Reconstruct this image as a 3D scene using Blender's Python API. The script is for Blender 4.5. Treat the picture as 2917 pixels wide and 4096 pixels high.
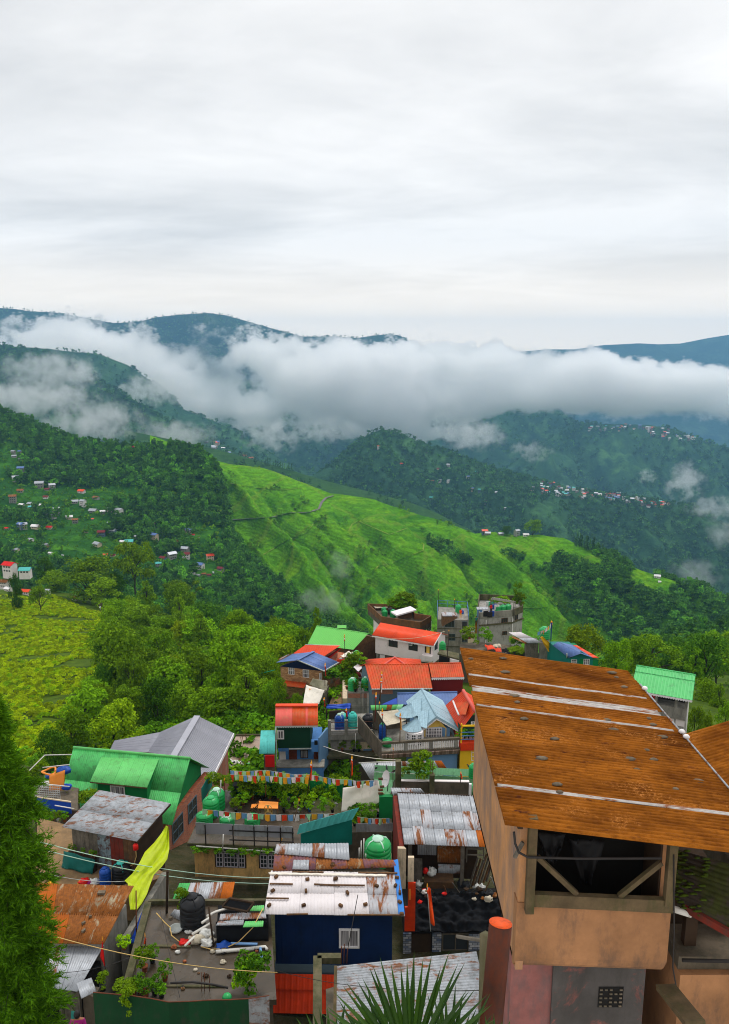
import bpy,bmesh,math,random
import numpy as np
from mathutils import Vector,Matrix,noise as mnoise
for _o in list(bpy.data.objects):
 bpy.data.objects.remove(_o,do_unlink=True)
SC=bpy.context.scene
COL=SC.collection
R=math.radians
def V3(x,y,z):return Vector((x,y,z))
rnd=random.Random(11)
nrg=np.random.RandomState(7)
#camera
PW,PH=2917.0,4096.0
TILT=R(11.5)
LENS=28.0
F=LENS/36.0*PH
cam_d=bpy.data.cameras.new('camera')
cam_d.sensor_fit='VERTICAL';cam_d.sensor_height=36.0;cam_d.sensor_width=36.0
cam_d.lens=LENS;cam_d.clip_start=0.1;cam_d.clip_end=60000
cam=bpy.data.objects.new('camera',cam_d);COL.objects.link(cam)
cam.location=(0,0,0);cam.rotation_euler=(R(90)-TILT,0,0)
SC.camera=cam
SC.render.resolution_x=729;SC.render.resolution_y=1024
#sky and sun (overcast)
SUN_EL,SUN_AZ=R(60),R(158)
world=bpy.data.worlds.new('World');SC.world=world;world.use_nodes=True
wt=world.node_tree;wt.nodes.clear()
def wn(t,**k):
 n=wt.nodes.new(t)
 for a,b in k.items():setattr(n,a,b)
 return n
w_out=wn('ShaderNodeOutputWorld');w_bg=wn('ShaderNodeBackground')
w_sky=wn('ShaderNodeTexSky',sky_type='NISHITA',sun_disc=False)
w_sky.sun_elevation=SUN_EL;w_sky.sun_rotation=R(180)-SUN_AZ;w_sky.dust_density=3.0
w_skym=wn('ShaderNodeVectorMath',operation='SCALE');w_skym.inputs['Scale'].default_value=0.07
wt.links.new(w_sky.outputs[0],w_skym.inputs[0])
w_tc=wn('ShaderNodeTexCoord');w_sep=wn('ShaderNodeSeparateXYZ')
wt.links.new(w_tc.outputs['Generated'],w_sep.inputs[0])
#cloud layer on a plane high above: direction / (height + small)
w_abs=wn('ShaderNodeMath',operation='ABSOLUTE');wt.links.new(w_sep.outputs['Z'],w_abs.inputs[0])
w_zz=wn('ShaderNodeMath',operation='ADD');w_zz.inputs[1].default_value=0.10
wt.links.new(w_abs.outputs[0],w_zz.inputs[0])
w_dx=wn('ShaderNodeMath',operation='DIVIDE');w_dy=wn('ShaderNodeMath',operation='DIVIDE')
wt.links.new(w_sep.outputs['X'],w_dx.inputs[0]);wt.links.new(w_zz.outputs[0],w_dx.inputs[1])
wt.links.new(w_sep.outputs['Y'],w_dy.inputs[0]);wt.links.new(w_zz.outputs[0],w_dy.inputs[1])
w_cb=wn('ShaderNodeCombineXYZ')
wt.links.new(w_dx.outputs[0],w_cb.inputs[0]);wt.links.new(w_dy.outputs[0],w_cb.inputs[1])
w_map=wn('ShaderNodeMapping');w_map.inputs['Scale'].default_value=(0.75,1.0,1);w_map.inputs['Location'].default_value=(3.1,0.7,0)
w_map.inputs['Rotation'].default_value=(0,0,R(14))
wt.links.new(w_cb.outputs[0],w_map.inputs[0])
w_n1=wn('ShaderNodeTexNoise');w_n1.inputs['Scale'].default_value=0.62;w_n1.inputs['Detail'].default_value=7;w_n1.inputs['Roughness'].default_value=0.52;w_n1.inputs['Distortion'].default_value=0.6
w_n2=wn('ShaderNodeTexNoise');w_n2.inputs['Scale'].default_value=2.1;w_n2.inputs['Detail'].default_value=6;w_n2.inputs['Roughness'].default_value=0.6;w_n2.inputs['Distortion'].default_value=0.4
wt.links.new(w_map.outputs[0],w_n1.inputs['Vector']);wt.links.new(w_map.outputs[0],w_n2.inputs['Vector'])
w_add=wn('ShaderNodeMath',operation='MULTIPLY_ADD');w_add.inputs[1].default_value=0.30
wt.links.new(w_n2.outputs[0],w_add.inputs[0]);wt.links.new(w_n1.outputs[0],w_add.inputs[2])
w_cr=wn('ShaderNodeValToRGB')
e=w_cr.color_ramp.elements
e[0].position=0.50;e[0].color=(0.70,0.705,0.71,1)
e[1].position=0.78;e[1].color=(0.965,0.955,0.945,1)
wt.links.new(w_add.outputs[0],w_cr.inputs[0])
w_hz=wn('ShaderNodeMapRange');w_hz.interpolation_type='SMOOTHSTEP'
for k_,v_ in(('From Min',0.0),('From Max',0.14),('To Min',1.0),('To Max',0.0)):w_hz.inputs[k_].default_value=v_
wt.links.new(w_abs.outputs[0],w_hz.inputs['Value'])
w_pale=wn('ShaderNodeMixRGB');w_pale.inputs[2].default_value=(1.52,1.27,1.0,1)
wt.links.new(w_hz.outputs[0],w_pale.inputs[0]);wt.links.new(w_cr.outputs[0],w_pale.inputs[1])
w_mix=wn('ShaderNodeMixRGB');w_mix.inputs[0].default_value=0.96
wt.links.new(w_skym.outputs[0],w_mix.inputs[1]);wt.links.new(w_pale.outputs[0],w_mix.inputs[2])
wt.links.new(w_mix.outputs[0],w_bg.inputs[0]);w_bg.inputs[1].default_value=1.0
wt.links.new(w_bg.outputs[0],w_out.inputs[0])
sun_d=bpy.data.lights.new('sun','SUN');sun_d.energy=1.5;sun_d.angle=R(14);sun_d.color=(1.0,0.96,0.90)
sun=bpy.data.objects.new('sun',sun_d);COL.objects.link(sun)
_sd=Vector((math.sin(SUN_AZ)*math.cos(SUN_EL),-math.cos(SUN_AZ)*math.cos(SUN_EL),math.sin(SUN_EL)))
sun.rotation_euler=_sd.to_track_quat('Z','Y').to_euler()
sun.location=(0,-20,40)
SC.view_settings.view_transform='Standard';SC.view_settings.look='None'
SC.view_settings.exposure=0.2;SC.view_settings.gamma=1.0;SC.view_settings.use_curve_mapping=False
SC.render.engine='CYCLES'
cy=SC.cycles
cy.use_denoising=True
try:cy.denoiser='OPENIMAGEDENOISE'
except Exception:pass
cy.use_adaptive_sampling=True;cy.adaptive_threshold=0.012;cy.pixel_filter_type='BLACKMAN_HARRIS';cy.filter_width=1.05
cy.max_bounces=34;cy.diffuse_bounces=3;cy.glossy_bounces=2;cy.transmission_bounces=3
cy.transparent_max_bounces=6;cy.volume_bounces=32
cy.volume_step_rate=1.5;cy.volume_max_steps=256
cy.caustics_reflective=False;cy.caustics_refractive=False
#measuring: photograph pixel -> place in the world
CT,ST=math.cos(TILT),math.sin(TILT)
def ray(px,py):
 """direction of the line of sight through a pixel, scaled to 1 m along the optical axis"""
 u=(px-PW/2)/F;v=(py-PH/2)/F
 return Vector((u,CT-v*ST,-(ST+v*CT)))
def P(px,py,D):return ray(px,py)*D
def Zp(px,py,z):
 r=ray(px,py);return r*(z/r.z)
#measuring frames (x0, y0, scale) of enlarged views of the photograph
FR={'A':(0,2900,.4495),'B':(0,3400,.4495),'C':(700,2900,.4495),'D':(630,3400,.4495),'E':(1280,2700,.4495),'F':(1280,3300,.4495),'G':(1040,2360,.3079),'H':(1440,2360,.3202),'I':(1840,2360,.3695),'J':(1000,2780,.3264),'K':(1840,2560,.6632),'L':(1840,3250,.6632),'M':(380,2820,.3818),'N':(2400,2500,.3183),'S':(0,1650,.6158),'T':(0,2150,.7389),'U':(850,1800,.7081),'V':(1900,1900,.6262),'X':(1460,1250,.8972),'Y':(0,2150,.3079),'W':(0,1150,.899)}
def q(k,x,y):
 a,b,s=FR[k];return(a+x*s,b+y*s)
def qz(k,x,y,z):return Zp(*q(k,x,y),z)
def qd(k,x,y,D):return P(*q(k,x,y),D)
class Wall:
 """vertical plane through two points; rect() finds where a pixel rectangle lies on it"""
 def __init__(s,a,b,off=0.0):
  a=Vector(a);b=Vector(b)
  d=Vector((b.x-a.x,b.y-a.y,0));s.len=d.length;s.u=d.normalized()
  n=Vector((s.u.y,-s.u.x,0))
  if n.dot(a)>0:n=-n;
  s.n=n;s.a=Vector((a.x,a.y,0))+n*off
 def hit(s,px,py):
  r=ray(px,py);t=s.n.dot(s.a)/s.n.dot(r);return r*t
 def uv(s,px,py):
  h=s.hit(px,py);return(h-s.a).dot(s.u),h.z
 def rect(s,k,x0,y0,x1,y1):
  a=s.uv(*q(k,x0,y0));b=s.uv(*q(k,x1,y1))
  return min(a[0],b[0]),max(a[0],b[0]),min(a[1],b[1]),max(a[1],b[1])
 def p(s,u,z,n=0.0):return s.a+s.u*u+s.n*n+Vector((0,0,z))
#materials
MATS={}
def _nd(nt,t,**k):
 n=nt.nodes.new(t)
 for a,b in k.items():
  if a.startswith('i_'):n.inputs[a[2:].replace('_',' ')].default_value=b
  else:setattr(n,a,b)
 return n
def mix(nt,fac,a,b,mode='MIX'):
 m=nt.nodes.new('ShaderNodeMixRGB');m.blend_type=mode
 for i,v in enumerate((fac,a,b)):
  if hasattr(v,'is_linked'):nt.links.new(v,m.inputs[i])
  elif i==0:m.inputs[0].default_value=v
  else:m.inputs[i].default_value=tuple(v)+((1,)if len(v)==3 else())
 return m.outputs[0]
def ramp(nt,src,p0,p1,c0=(0,0,0),c1=(1,1,1)):
 r=nt.nodes.new('ShaderNodeValToRGB');e=r.color_ramp.elements
 e[0].position=p0;e[0].color=tuple(c0)+(1,);e[1].position=p1;e[1].color=tuple(c1)+(1,)
 nt.links.new(src,r.inputs[0]);return r.outputs[0]
def noise(nt,vec,scale,detail=5,rough=0.6,dist=0.0):
 n=nt.nodes.new('ShaderNodeTexNoise');n.inputs['Scale'].default_value=scale;n.inputs['Detail'].default_value=detail
 n.inputs['Roughness'].default_value=rough;n.inputs['Distortion'].default_value=dist
 if vec is not None:nt.links.new(vec,n.inputs['Vector'])
 return n.outputs[0]
def mapping(nt,vec,scale=(1,1,1),loc=(0,0,0),rot=(0,0,0)):
 m=nt.nodes.new('ShaderNodeMapping');m.inputs['Scale'].default_value=scale;m.inputs['Location'].default_value=loc;m.inputs['Rotation'].default_value=rot
 nt.links.new(vec,m.inputs[0]);return m.outputs[0]
def new_mat(name):
 m=bpy.data.materials.new(name);m.use_nodes=True;nt=m.node_tree
 b=nt.nodes['Principled BSDF'];MATS[name]=m
 return m,nt,b
GRIME=.16
def mat(name,base,var=0.25,scale=1.3,rough=0.75,metal=0.0,spec=0.3,dirt=0.0,dirtc=(0.05,0.045,0.035),rust=None,rustc=(0.24,0.075,0.016),rscale=0.9,rstretch=None,bump=0.0,bscale=30,wet=0.0,objvar=0.0):
 """painted / weathered surface: base colour with blotches, dirt, rust patches, fine relief"""
 m,nt,b=new_mat(name)
 g=nt.nodes.new('ShaderNodeNewGeometry');pos=g.outputs['Position']
 n1=noise(nt,pos,scale,6,0.65)
 dk=tuple(c*(1-var)for c in base);lt=tuple(min(1,c*(1+var*0.7))for c in base)
 col=ramp(nt,n1,0.30,0.72,dk,lt)
 n2=noise(nt,pos,scale*9,4,0.7)
 col=mix(nt,var*0.6,col,ramp(nt,n2,0.35,0.7,(0.72,)*3,(1.1,)*3),'MULTIPLY')
 if objvar:
  oi=nt.nodes.new('ShaderNodeObjectInfo')
  col=mix(nt,1.0,col,ramp(nt,oi.outputs['Random'],0,1,(1-objvar,)*3,(1+objvar*0.5,)*3),'MULTIPLY')
 if rust:
  v=mapping(nt,pos,rstretch)if rstretch else pos
  rn=noise(nt,v,rscale,8,0.72,0.5)
  rc=ramp(nt,noise(nt,pos,6,5,0.7),0.3,0.75,tuple(c*0.55 for c in rustc),tuple(min(1,c*1.35)for c in rustc))
  col=mix(nt,ramp(nt,rn,1-rust-0.035,1-rust+0.05),col,rc)
 if dirt and name!='glass':
  dirt=min(.75,dirt+GRIME)
  dn=noise(nt,mapping(nt,pos,(1,1,0.35)),scale*2.2,7,0.75)
  f=ramp(nt,dn,0.62-dirt*0.35,0.86-dirt*0.2)
  col=mix(nt,f,col,dirtc)
 nt.links.new(col,b.inputs['Base Color'])
 b.inputs['Roughness'].default_value=rough;b.inputs['Metallic'].default_value=metal
 b.inputs['Specular IOR Level'].default_value=spec
 if wet:
  wn_=ramp(nt,noise(nt,pos,0.45,4,0.6),0.45,0.6,(0.12,)*3,(rough,)*3)
  nt.links.new(wn_,b.inputs['Roughness'])
 if bump:
  bp=nt.nodes.new('ShaderNodeBump');bp.inputs['Strength'].default_value=bump;bp.inputs['Distance'].default_value=0.03
  nt.links.new(noise(nt,pos,bscale,4,0.6),bp.inputs['Height']);nt.links.new(bp.outputs[0],b.inputs['Normal'])
 return m
def leaf_mat(name,dark,light,trans=0.35,objvar=0.35,hue=None,rough=0.8,spec=0.05):
 """foliage: every leaf a little different, every plant a little different"""
 m,nt,b=new_mat(name)
 g=nt.nodes.new('ShaderNodeNewGeometry');oi=nt.nodes.new('ShaderNodeObjectInfo')
 c=ramp(nt,g.outputs['Random Per Island'],0.0,1.0,dark,light)
 c=mix(nt,1.0,c,ramp(nt,oi.outputs['Random'],0,1,(1-objvar,)*3,(1+objvar*0.8,)*3),'MULTIPLY')
 if hue:
  mm=nt.nodes.new('ShaderNodeMath');mm.operation='FRACT'
  m2=nt.nodes.new('ShaderNodeMath');m2.operation='MULTIPLY';m2.inputs[1].default_value=17.31
  nt.links.new(oi.outputs['Random'],m2.inputs[0]);nt.links.new(m2.outputs[0],mm.inputs[0])
  c=mix(nt,ramp(nt,mm.outputs[0],0.60,0.95),c,mix(nt,1.0,c,hue,'MULTIPLY'))
 nt.links.new(c,b.inputs['Base Color']);b.inputs['Roughness'].default_value=rough;b.inputs['Specular IOR Level'].default_value=spec
 tr=nt.nodes.new('ShaderNodeBsdfTranslucent');nt.links.new(c,tr.inputs[0])
 mx=nt.nodes.new('ShaderNodeMixShader');mx.inputs[0].default_value=trans
 nt.links.new(b.outputs[0],mx.inputs[1]);nt.links.new(tr.outputs[0],mx.inputs[2])
 nt.links.new(mx.outputs[0],nt.nodes['Material Output'].inputs['Surface'])
 return m
#mesh building
ORG={}
def origin(o):return ORG.get(o.name,Vector((0,0,0)))
def tag(o,label=None,cat=None,group=None,kind=None):
 if label:o['label']=label
 if cat:o['category']=cat
 if group:o['group']=group
 if kind:o['kind']=kind
 return o
def thing(name,label,cat,loc,group=None):
 o=bpy.data.objects.new(name,None);COL.objects.link(o);o.location=loc;o.empty_display_size=0.2
 ORG[o.name]=Vector(loc)
 return tag(o,label,cat,group)
class MB:
 def __init__(s):s.v=[];s.f=[];s.mi=[];s.sm=[];s.cur=0;s.smooth=False
 def add(s,vs,fs,mi=None):
  b=len(s.v);s.v+=[tuple(v)for v in vs]
  for f in fs:
   s.f.append(tuple(b+i for i in f));s.mi.append(s.cur if mi is None else mi);s.sm.append(s.smooth)
  return s
 def quad(s,a,b,c,d):return s.add((a,b,c,d),((0,1,2,3),))
 def hexa(s,bot,top):
  """solid between two rings of equal length (bottom, top), wound counter-clockwise seen from above"""
  n=len(bot)
  return s.add(list(bot)+list(top),[tuple(range(n-1,-1,-1)),tuple(range(n,2*n))]+[(i,(i+1)%n,n+(i+1)%n,n+i)for i in range(n)])
 def prism(s,poly,z0,z1):
  poly=[Vector(p)for p in poly]
  ar=sum(poly[i].x*poly[(i+1)%len(poly)].y-poly[(i+1)%len(poly)].x*poly[i].y for i in range(len(poly)))
  if ar<0:poly=poly[::-1]
  return s.hexa([(p.x,p.y,z0)for p in poly],[(p.x,p.y,z1)for p in poly])
 def obox(s,c,u,w,h,lu,lw,lh):
  """box about centre c, axes u, w, h and full lengths"""
  c=Vector(c);u=Vector(u).normalized()*lu/2;w=Vector(w).normalized()*lw/2;h=Vector(h).normalized()*lh/2
  return s.hexa([c-u-w-h,c+u-w-h,c+u+w-h,c-u+w-h],[c-u-w+h,c+u-w+h,c+u+w+h,c-u+w+h])
 def box(s,x0,x1,y0,y1,z0,z1):
  return s.hexa([(x0,y0,z0),(x1,y0,z0),(x1,y1,z0),(x0,y1,z0)],[(x0,y0,z1),(x1,y0,z1),(x1,y1,z1),(x0,y1,z1)])
 def wbox(s,w,u0,u1,z0,z1,n0,n1):
  """box on a Wall: u range, z range, depth range along the outward normal"""
  a,b=w.p(u0,z0,n0),w.p(u1,z0,n0);c,d=w.p(u1,z0,n1),w.p(u0,z0,n1)
  k=Vector((0,0,z1-z0))
  return s.hexa([a,b,c,d],[a+k,b+k,c+k,d+k])
 def bar(s,a,b,t,t2=None,up=(0,0,1)):
  a=Vector(a);b=Vector(b);d=b-a
  if d.length<1e-6:return s
  up=Vector(up)
  w=d.cross(up)
  if w.length<1e-4:w=d.cross(Vector((1,0,0)))
  h=w.cross(d)
  return s.obox((a+b)/2,d,w,h,d.length,t,t2 or t)
 def tube(s,pts,r,n=6,caps=True):
  pts=[Vector(p)for p in pts];m=len(pts)
  rr=r if isinstance(r,(list,tuple))else[r]*m
  vs=[];ref=Vector((0.13,0.2,1))
  for i,p in enumerate(pts):
   t=(pts[min(i+1,m-1)]-pts[max(i-1,0)])
   if t.length<1e-9:t=Vector((0,0,1))
   t.normalize();a=t.cross(ref)
   if a.length<1e-3:a=t.cross(Vector((1,0,0)))
   a.normalize();b=t.cross(a)
   for k in range(n):
    an=2*math.pi*k/n;vs.append(p+(a*math.cos(an)+b*math.sin(an))*rr[i])
  fs=[(i*n+k,i*n+(k+1)%n,(i+1)*n+(k+1)%n,(i+1)*n+k)for i in range(m-1)for k in range(n)]
  if caps:fs+=[tuple(range(n-1,-1,-1)),tuple((m-1)*n+k for k in range(n))]
  o=s.smooth;s.smooth=True;s.add(vs,fs);s.smooth=o
  return s
 def lathe(s,c,prof,n=20,sx=1.0,sy=1.0):
  c=Vector(c);m=len(prof)
  vs=[c+Vector((r*math.cos(2*math.pi*k/n)*sx,r*math.sin(2*math.pi*k/n)*sy,z))for r,z in prof for k in range(n)]
  fs=[(i*n+k,i*n+(k+1)%n,(i+1)*n+(k+1)%n,(i+1)*n+k)for i in range(m-1)for k in range(n)]
  fs+=[tuple(range(n-1,-1,-1)),tuple((m-1)*n+k for k in range(n))]
  o=s.smooth;s.smooth=True;s.add(vs,fs);s.smooth=o
  return s
 def corr(s,a,b,c,d,pitch=0.15,amp=0.02,per=6,along=1,thick=0.012,box=False,jit=None):
  """corrugated sheet; a-b is the top edge (left, right), d-c the bottom; ridges run from a to d"""
  a,b,c,d=map(Vector,(a,b,c,d))
  n=(b-a).cross(d-a).normalized()
  if n.z<0:n=-n
  L=max((b-a).length,(c-d).length);cnt=max(2,int(round(L/pitch)))
  cols=cnt*per
  vs=[]
  for j in range(along+1):
   t=j/along
   for i in range(cols+1):
    f=i/cols;p=(a*(1-f)+b*f)*(1-t)+(d*(1-f)+c*f)*t
    ph=(f*cnt)%1.0
    if box:h=amp if(ph<0.22)else 0.0
    else:h=amp*(abs(math.sin(math.pi*f*cnt))**.85-.5)
    if jit:h+=jit(f,t)
    vs.append(p+n*h)
  w=cols+1
  fs=[(j*w+i,(j+1)*w+i,(j+1)*w+i+1,j*w+i+1)for j in range(along)for i in range(cols)]
  if(d-a).cross(b-a).dot(n)<0:fs=[f[::-1]for f in fs]
  thick+=amp*.5 if not box else 0
#underside and rim give the sheet a body
  k=len(vs)
  vs+=[a-n*thick,b-n*thick,c-n*thick,d-n*thick]
  fs.append((k,k+1,k+2,k+3))
  top=list(range(0,w));bot=list(range(along*w,along*w+w))
  fs.append((k,)+tuple(top)+(k+1,))
  fs.append((k+2,)+tuple(bot[::-1])+(k+3,))
  fs.append((k+3,)+tuple(j*w for j in range(along,-1,-1))+(k,))
  fs.append((k+1,)+tuple(j*w+cols for j in range(along+1))+(k+2,))
  b0=len(s.f);s.add(vs,fs)
  for i in range(b0,b0+along*cols):s.sm[i]=not box
  return s
 def build(s,name,m,parent=None,label=None,cat=None,group=None,kind=None):
  me=bpy.data.meshes.new(name)
  pts=np.array(s.v,dtype=float);
  lo=pts.min(0);hi=pts.max(0)
  c=Vector(((lo[0]+hi[0])/2,(lo[1]+hi[1])/2,lo[2]if parent is None else(lo[2]+hi[2])/2))
  me.from_pydata([tuple(p)for p in(pts-np.array(c))],[],s.f)
  ms=m if isinstance(m,(list,tuple))else[m]
  for x in ms:me.materials.append(MATS[x]if isinstance(x,str)else x)
  me.polygons.foreach_set('material_index',s.mi);me.polygons.foreach_set('use_smooth',s.sm)
  me.update()
  o=bpy.data.objects.new(name,me);COL.objects.link(o)
  ORG[o.name]=c
  if parent is not None:
   o.parent=parent;o.location=c-origin(parent)
  else:o.location=c
  return tag(o,label,cat,group,kind)
def clone(o,loc,rotz=None,scale=None,label=None,parent=None):
 """a copy of a thing with copies of its parts and sub-parts"""
 def cp(src,par):
  c=src.copy();COL.objects.link(c);c.parent=par
  for ch in src.children:cp(ch,c)
  return c
 r=cp(o,parent)
 r.location=loc;ORG[r.name]=Vector(loc)
 if rotz is not None:r.rotation_euler=(0,0,rotz)
 if scale is not None:r.scale=scale if hasattr(scale,'__len__')else(scale,)*3
 if label:r['label']=label
 return r
#fractal noise for shaping the ground
_tab=np.random.RandomState(3).rand(65536)
def _h(ix,iy):return _tab[((ix*374761393+iy*668265263)^((ix*1274126177)>>7))&65535]
def vnoise(x,y):
 x=np.asarray(x,float);y=np.asarray(y,float)
 ix=np.floor(x).astype(np.int64);iy=np.floor(y).astype(np.int64);fx=x-ix;fy=y-iy
 fx=fx*fx*fx*(fx*(fx*6-15)+10);fy=fy*fy*fy*(fy*(fy*6-15)+10)
 a=_h(ix,iy);b=_h(ix+1,iy);c=_h(ix,iy+1);d=_h(ix+1,iy+1)
 return(a*(1-fx)+b*fx)*(1-fy)+(c*(1-fx)+d*fx)*fy
def fbm(x,y,oct=5,gain=0.5,ridged=False):
 s=0;a=1.0;t=0
 for i in range(oct):
  n=vnoise(x*2**i+17.3*i,y*2**i-9.1*i)
  if ridged:n=1-np.abs(2*n-1)
  s=s+a*n;t+=a;a*=gain
 return s/t
def rayn(px,py):
 u=(np.asarray(px,float)-PW/2)/F;v=(np.asarray(py,float)-PH/2)/F
 return np.stack([u,CT-v*ST,-(ST+v*CT)],-1)
def proj(p):
 """world points -> photograph pixels and depth along the axis"""
 p=np.asarray(p,float);d=p[...,1]*CT-p[...,2]*ST
 v=-(p[...,1]*ST+p[...,2]*CT)/d
 return p[...,0]/d*F+PW/2,v*F+PH/2,d
def polyline(row,xs):
 r=np.array(row,float)
 return np.interp(xs,r[:,0],r[:,1]),np.interp(xs,r[:,0],r[:,2])
def hill(name,rows,m,cols=220,sub=30,amp=20,wav=300,back=(400,300),rid=0.5,seed=0,edge=0.15,label=None,fine=.2,folds=None):
 """terrain sheet lofted through survey lines (ridge first), with a back slope behind the ridge; returns the vertex grid"""
 x0=rows[0][0][0];x1=rows[0][-1][0];xs=np.linspace(x0,x1,cols)
 L=[]
 for r in rows:
  py,D=polyline(r,xs);L.append(rayn(xs,py)*D[:,None])
 k=np.array([0.03,.12,.24,.12,.03]);
 ridge=L[0]
 bk=ridge.copy();dirh=ridge[:,:2]/np.linalg.norm(ridge[:,:2],axis=1)[:,None]
 b1=bk.copy();b1[:,:2]+=dirh*back[0]*0.35;b1[:,2]-=back[1]*0.2
 b2=bk.copy();b2[:,:2]+=dirh*back[0];b2[:,2]-=back[1]
 L=[b2,b1]+L
 G=[]
 n=len(L)
 for i in range(n-1):
  p0=L[max(i-1,0)];p1=L[i];p2=L[i+1];p3=L[min(i+2,n-1)]
  if i==1:p0=p1-(p2-p1);p3=p2+(p2-p1)
  if i==2:p0=p1
  ns=sub if i>=2 else 4
  for j in range(ns):
   t=j/ns;t2=t*t;t3=t2*t
   G.append(0.5*((2*p1)+(p2-p0)*t+(2*p0-5*p1+4*p2-p3)*t2+(3*p1-p0-3*p2+p3)*t3))
 G.append(L[-1]);G=np.array(G)
 rr=np.arange(G.shape[0]);a=np.clip((rr-8)/(sub*0.6),edge,1.0)[:,None]
 x=G[...,0]/wav+seed*7.7;y=G[...,1]/wav+seed*3.1
 h=(fbm(x,y,5)-0.5)*2*(1-rid)+(fbm(x*0.8,y*0.8,4,ridged=True)-0.55)*2*rid
 h+=(fbm(x*9,y*9,3)-0.5)*fine
 G[...,2]+=h*amp*a
 if folds:
  t_=np.clip((rr-8)/(len(rr)-8),0,1)[:,None];c_=(xs[None,:]-folds[2]*t_)/folds[1]
  w_=c_+.5*fbm(c_*.6,t_*5+3,3)
  f_=1-np.abs(2*(w_%1)-1);g_=.5*np.abs(2*((w_*2.7+.3)%1)-1)+.25*np.abs(2*((w_*6.1)%1)-1)
  G[...,2]+=(f_-.5+g_*.7)*folds[0]*np.clip(t_*3.5,.06,1)
 r_,c_=G.shape[:2]
 me=bpy.data.meshes.new(name)
 idx=np.arange(r_*c_).reshape(r_,c_)
 fs=np.stack([idx[:-1,:-1],idx[1:,:-1],idx[1:,1:],idx[:-1,1:]],-1).reshape(-1,4)
 me.from_pydata(G.reshape(-1,3).tolist(),[],fs.tolist())
 me.polygons.foreach_set('use_smooth',np.ones(len(fs),bool));me.materials.append(MATS[m]);me.update()
 o=bpy.data.objects.new(name,me);COL.objects.link(o);o['kind']='structure'
 if label:o['label']=label
 return o,G
def land_mat(name,cols,s1,s2,bump=0.6,bs=0.05,bdist=6.0,rough=0.95,extra=None):
 """ground cover seen from far: patches of several greens (base colours of the cover itself)"""
 m,nt,b=new_mat(name)
 g=nt.nodes.new('ShaderNodeNewGeometry');pos=g.outputs['Position']
 c=ramp(nt,noise(nt,pos,s1,6,0.6,0.4),0.38,0.62,cols[0],cols[1])
 c=mix(nt,ramp(nt,noise(nt,pos,s2,7,0.7),0.50,0.66),c,cols[2])
 if len(cols)>3:c=mix(nt,ramp(nt,noise(nt,mapping(nt,pos,(1,1,1),(40,9,3)),s1*1.7,6,0.65,0.5),0.56,0.66),c,cols[3])
 c=mix(nt,0.7,c,ramp(nt,noise(nt,pos,bs*1.7,5,0.75),0.3,0.7,(0.5,)*3,(1.25,)*3),'MULTIPLY')
 if extra:c=extra(nt,c,pos)
 nt.links.new(c,b.inputs['Base Color']);b.inputs['Roughness'].default_value=rough;b.inputs['Specular IOR Level'].default_value=0.02
 if bump:
  bp=nt.nodes.new('ShaderNodeBump');bp.inputs['Strength'].default_value=bump;bp.inputs['Distance'].default_value=bdist
  nt.links.new(noise(nt,pos,bs,5,0.7),bp.inputs['Height']);nt.links.new(bp.outputs[0],b.inputs['Normal'])
 return m
land_mat('far_forest',[(.010,.030,.018),(.022,.054,.026),(.040,.085,.036),(.055,.105,.040)],.0022,.008,1.0,.02,22)
land_mat('mid_forest',[(.026,.076,.036),(.042,.110,.042),(.062,.155,.052),(.085,.200,.058)],.003,.011,0.9,.05,9)  # lighter, bluish base: part of the distance haze is in the colour
land_mat('slope_forest',[(.020,.085,.010),(.034,.130,.012),(.060,.200,.012),(.090,.270,.012)],.008,.03,0.9,.15,3)
def tea_rows(nt,c,pos):
#clipped bush rows follow the contours, worn footpaths between the sections, reddish scars where the soil slipped
 w=nt.nodes.new('ShaderNodeTexWave');w.wave_type='BANDS';w.bands_direction='Z';w.inputs['Scale'].default_value=0.10;w.inputs['Distortion'].default_value=5;w.inputs['Detail'].default_value=3;w.inputs['Detail Scale'].default_value=0.6
 nt.links.new(mapping(nt,pos,(0.35,0.35,1.0)),w.inputs['Vector'])
 c=mix(nt,0.30,c,ramp(nt,w.outputs[0],0.2,0.8,(0.55,)*3,(1.15,)*3),'MULTIPLY')
 n=nt.nodes.new('ShaderNodeTexVoronoi');n.feature='DISTANCE_TO_EDGE';n.inputs['Scale'].default_value=0.0075
 nz=noise(nt,pos,0.02,4,0.6)
 vv=nt.nodes.new('ShaderNodeVectorMath');vv.operation='MULTIPLY_ADD';vv.inputs[1].default_value=(50,50,50)
 cb=nt.nodes.new('ShaderNodeCombineXYZ');nt.links.new(nz,cb.inputs[0]);nt.links.new(nz,cb.inputs[1])
 nt.links.new(cb.outputs[0],vv.inputs[0]);nt.links.new(pos,vv.inputs[2]);nt.links.new(vv.outputs[0],n.inputs['Vector'])
 c=mix(nt,ramp(nt,n.outputs['Distance'],0.012,0.03,(0.32,)*3,(0,)*3),c,(.24,.32,.035))
 sc_=ramp(nt,noise(nt,mapping(nt,pos,(1,1,1),(300,70,5)),0.012,6,0.7),0.70,0.74)
 return mix(nt,mix(nt,1.0,sc_,(0.6,)*3,'MULTIPLY'),c,(.10,.055,.030))
land_mat('tea_hill',[(.095,.300,.004),(.145,.400,.006),(.215,.455,.007),(.060,.225,.005)],.010,.026,1.0,.12,7.0,extra=tea_rows)
land_mat('tea_slope',[(.065,.120,.006),(.115,.190,.008),(.050,.095,.008),(.145,.215,.010)],.03,.09,0.8,.4,0.6)
land_mat('dull_hill',[(.030,.085,.020),(.045,.110,.024),(.022,.062,.018),(.055,.125,.026)],.005,.02,0.7,.08,4)
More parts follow.
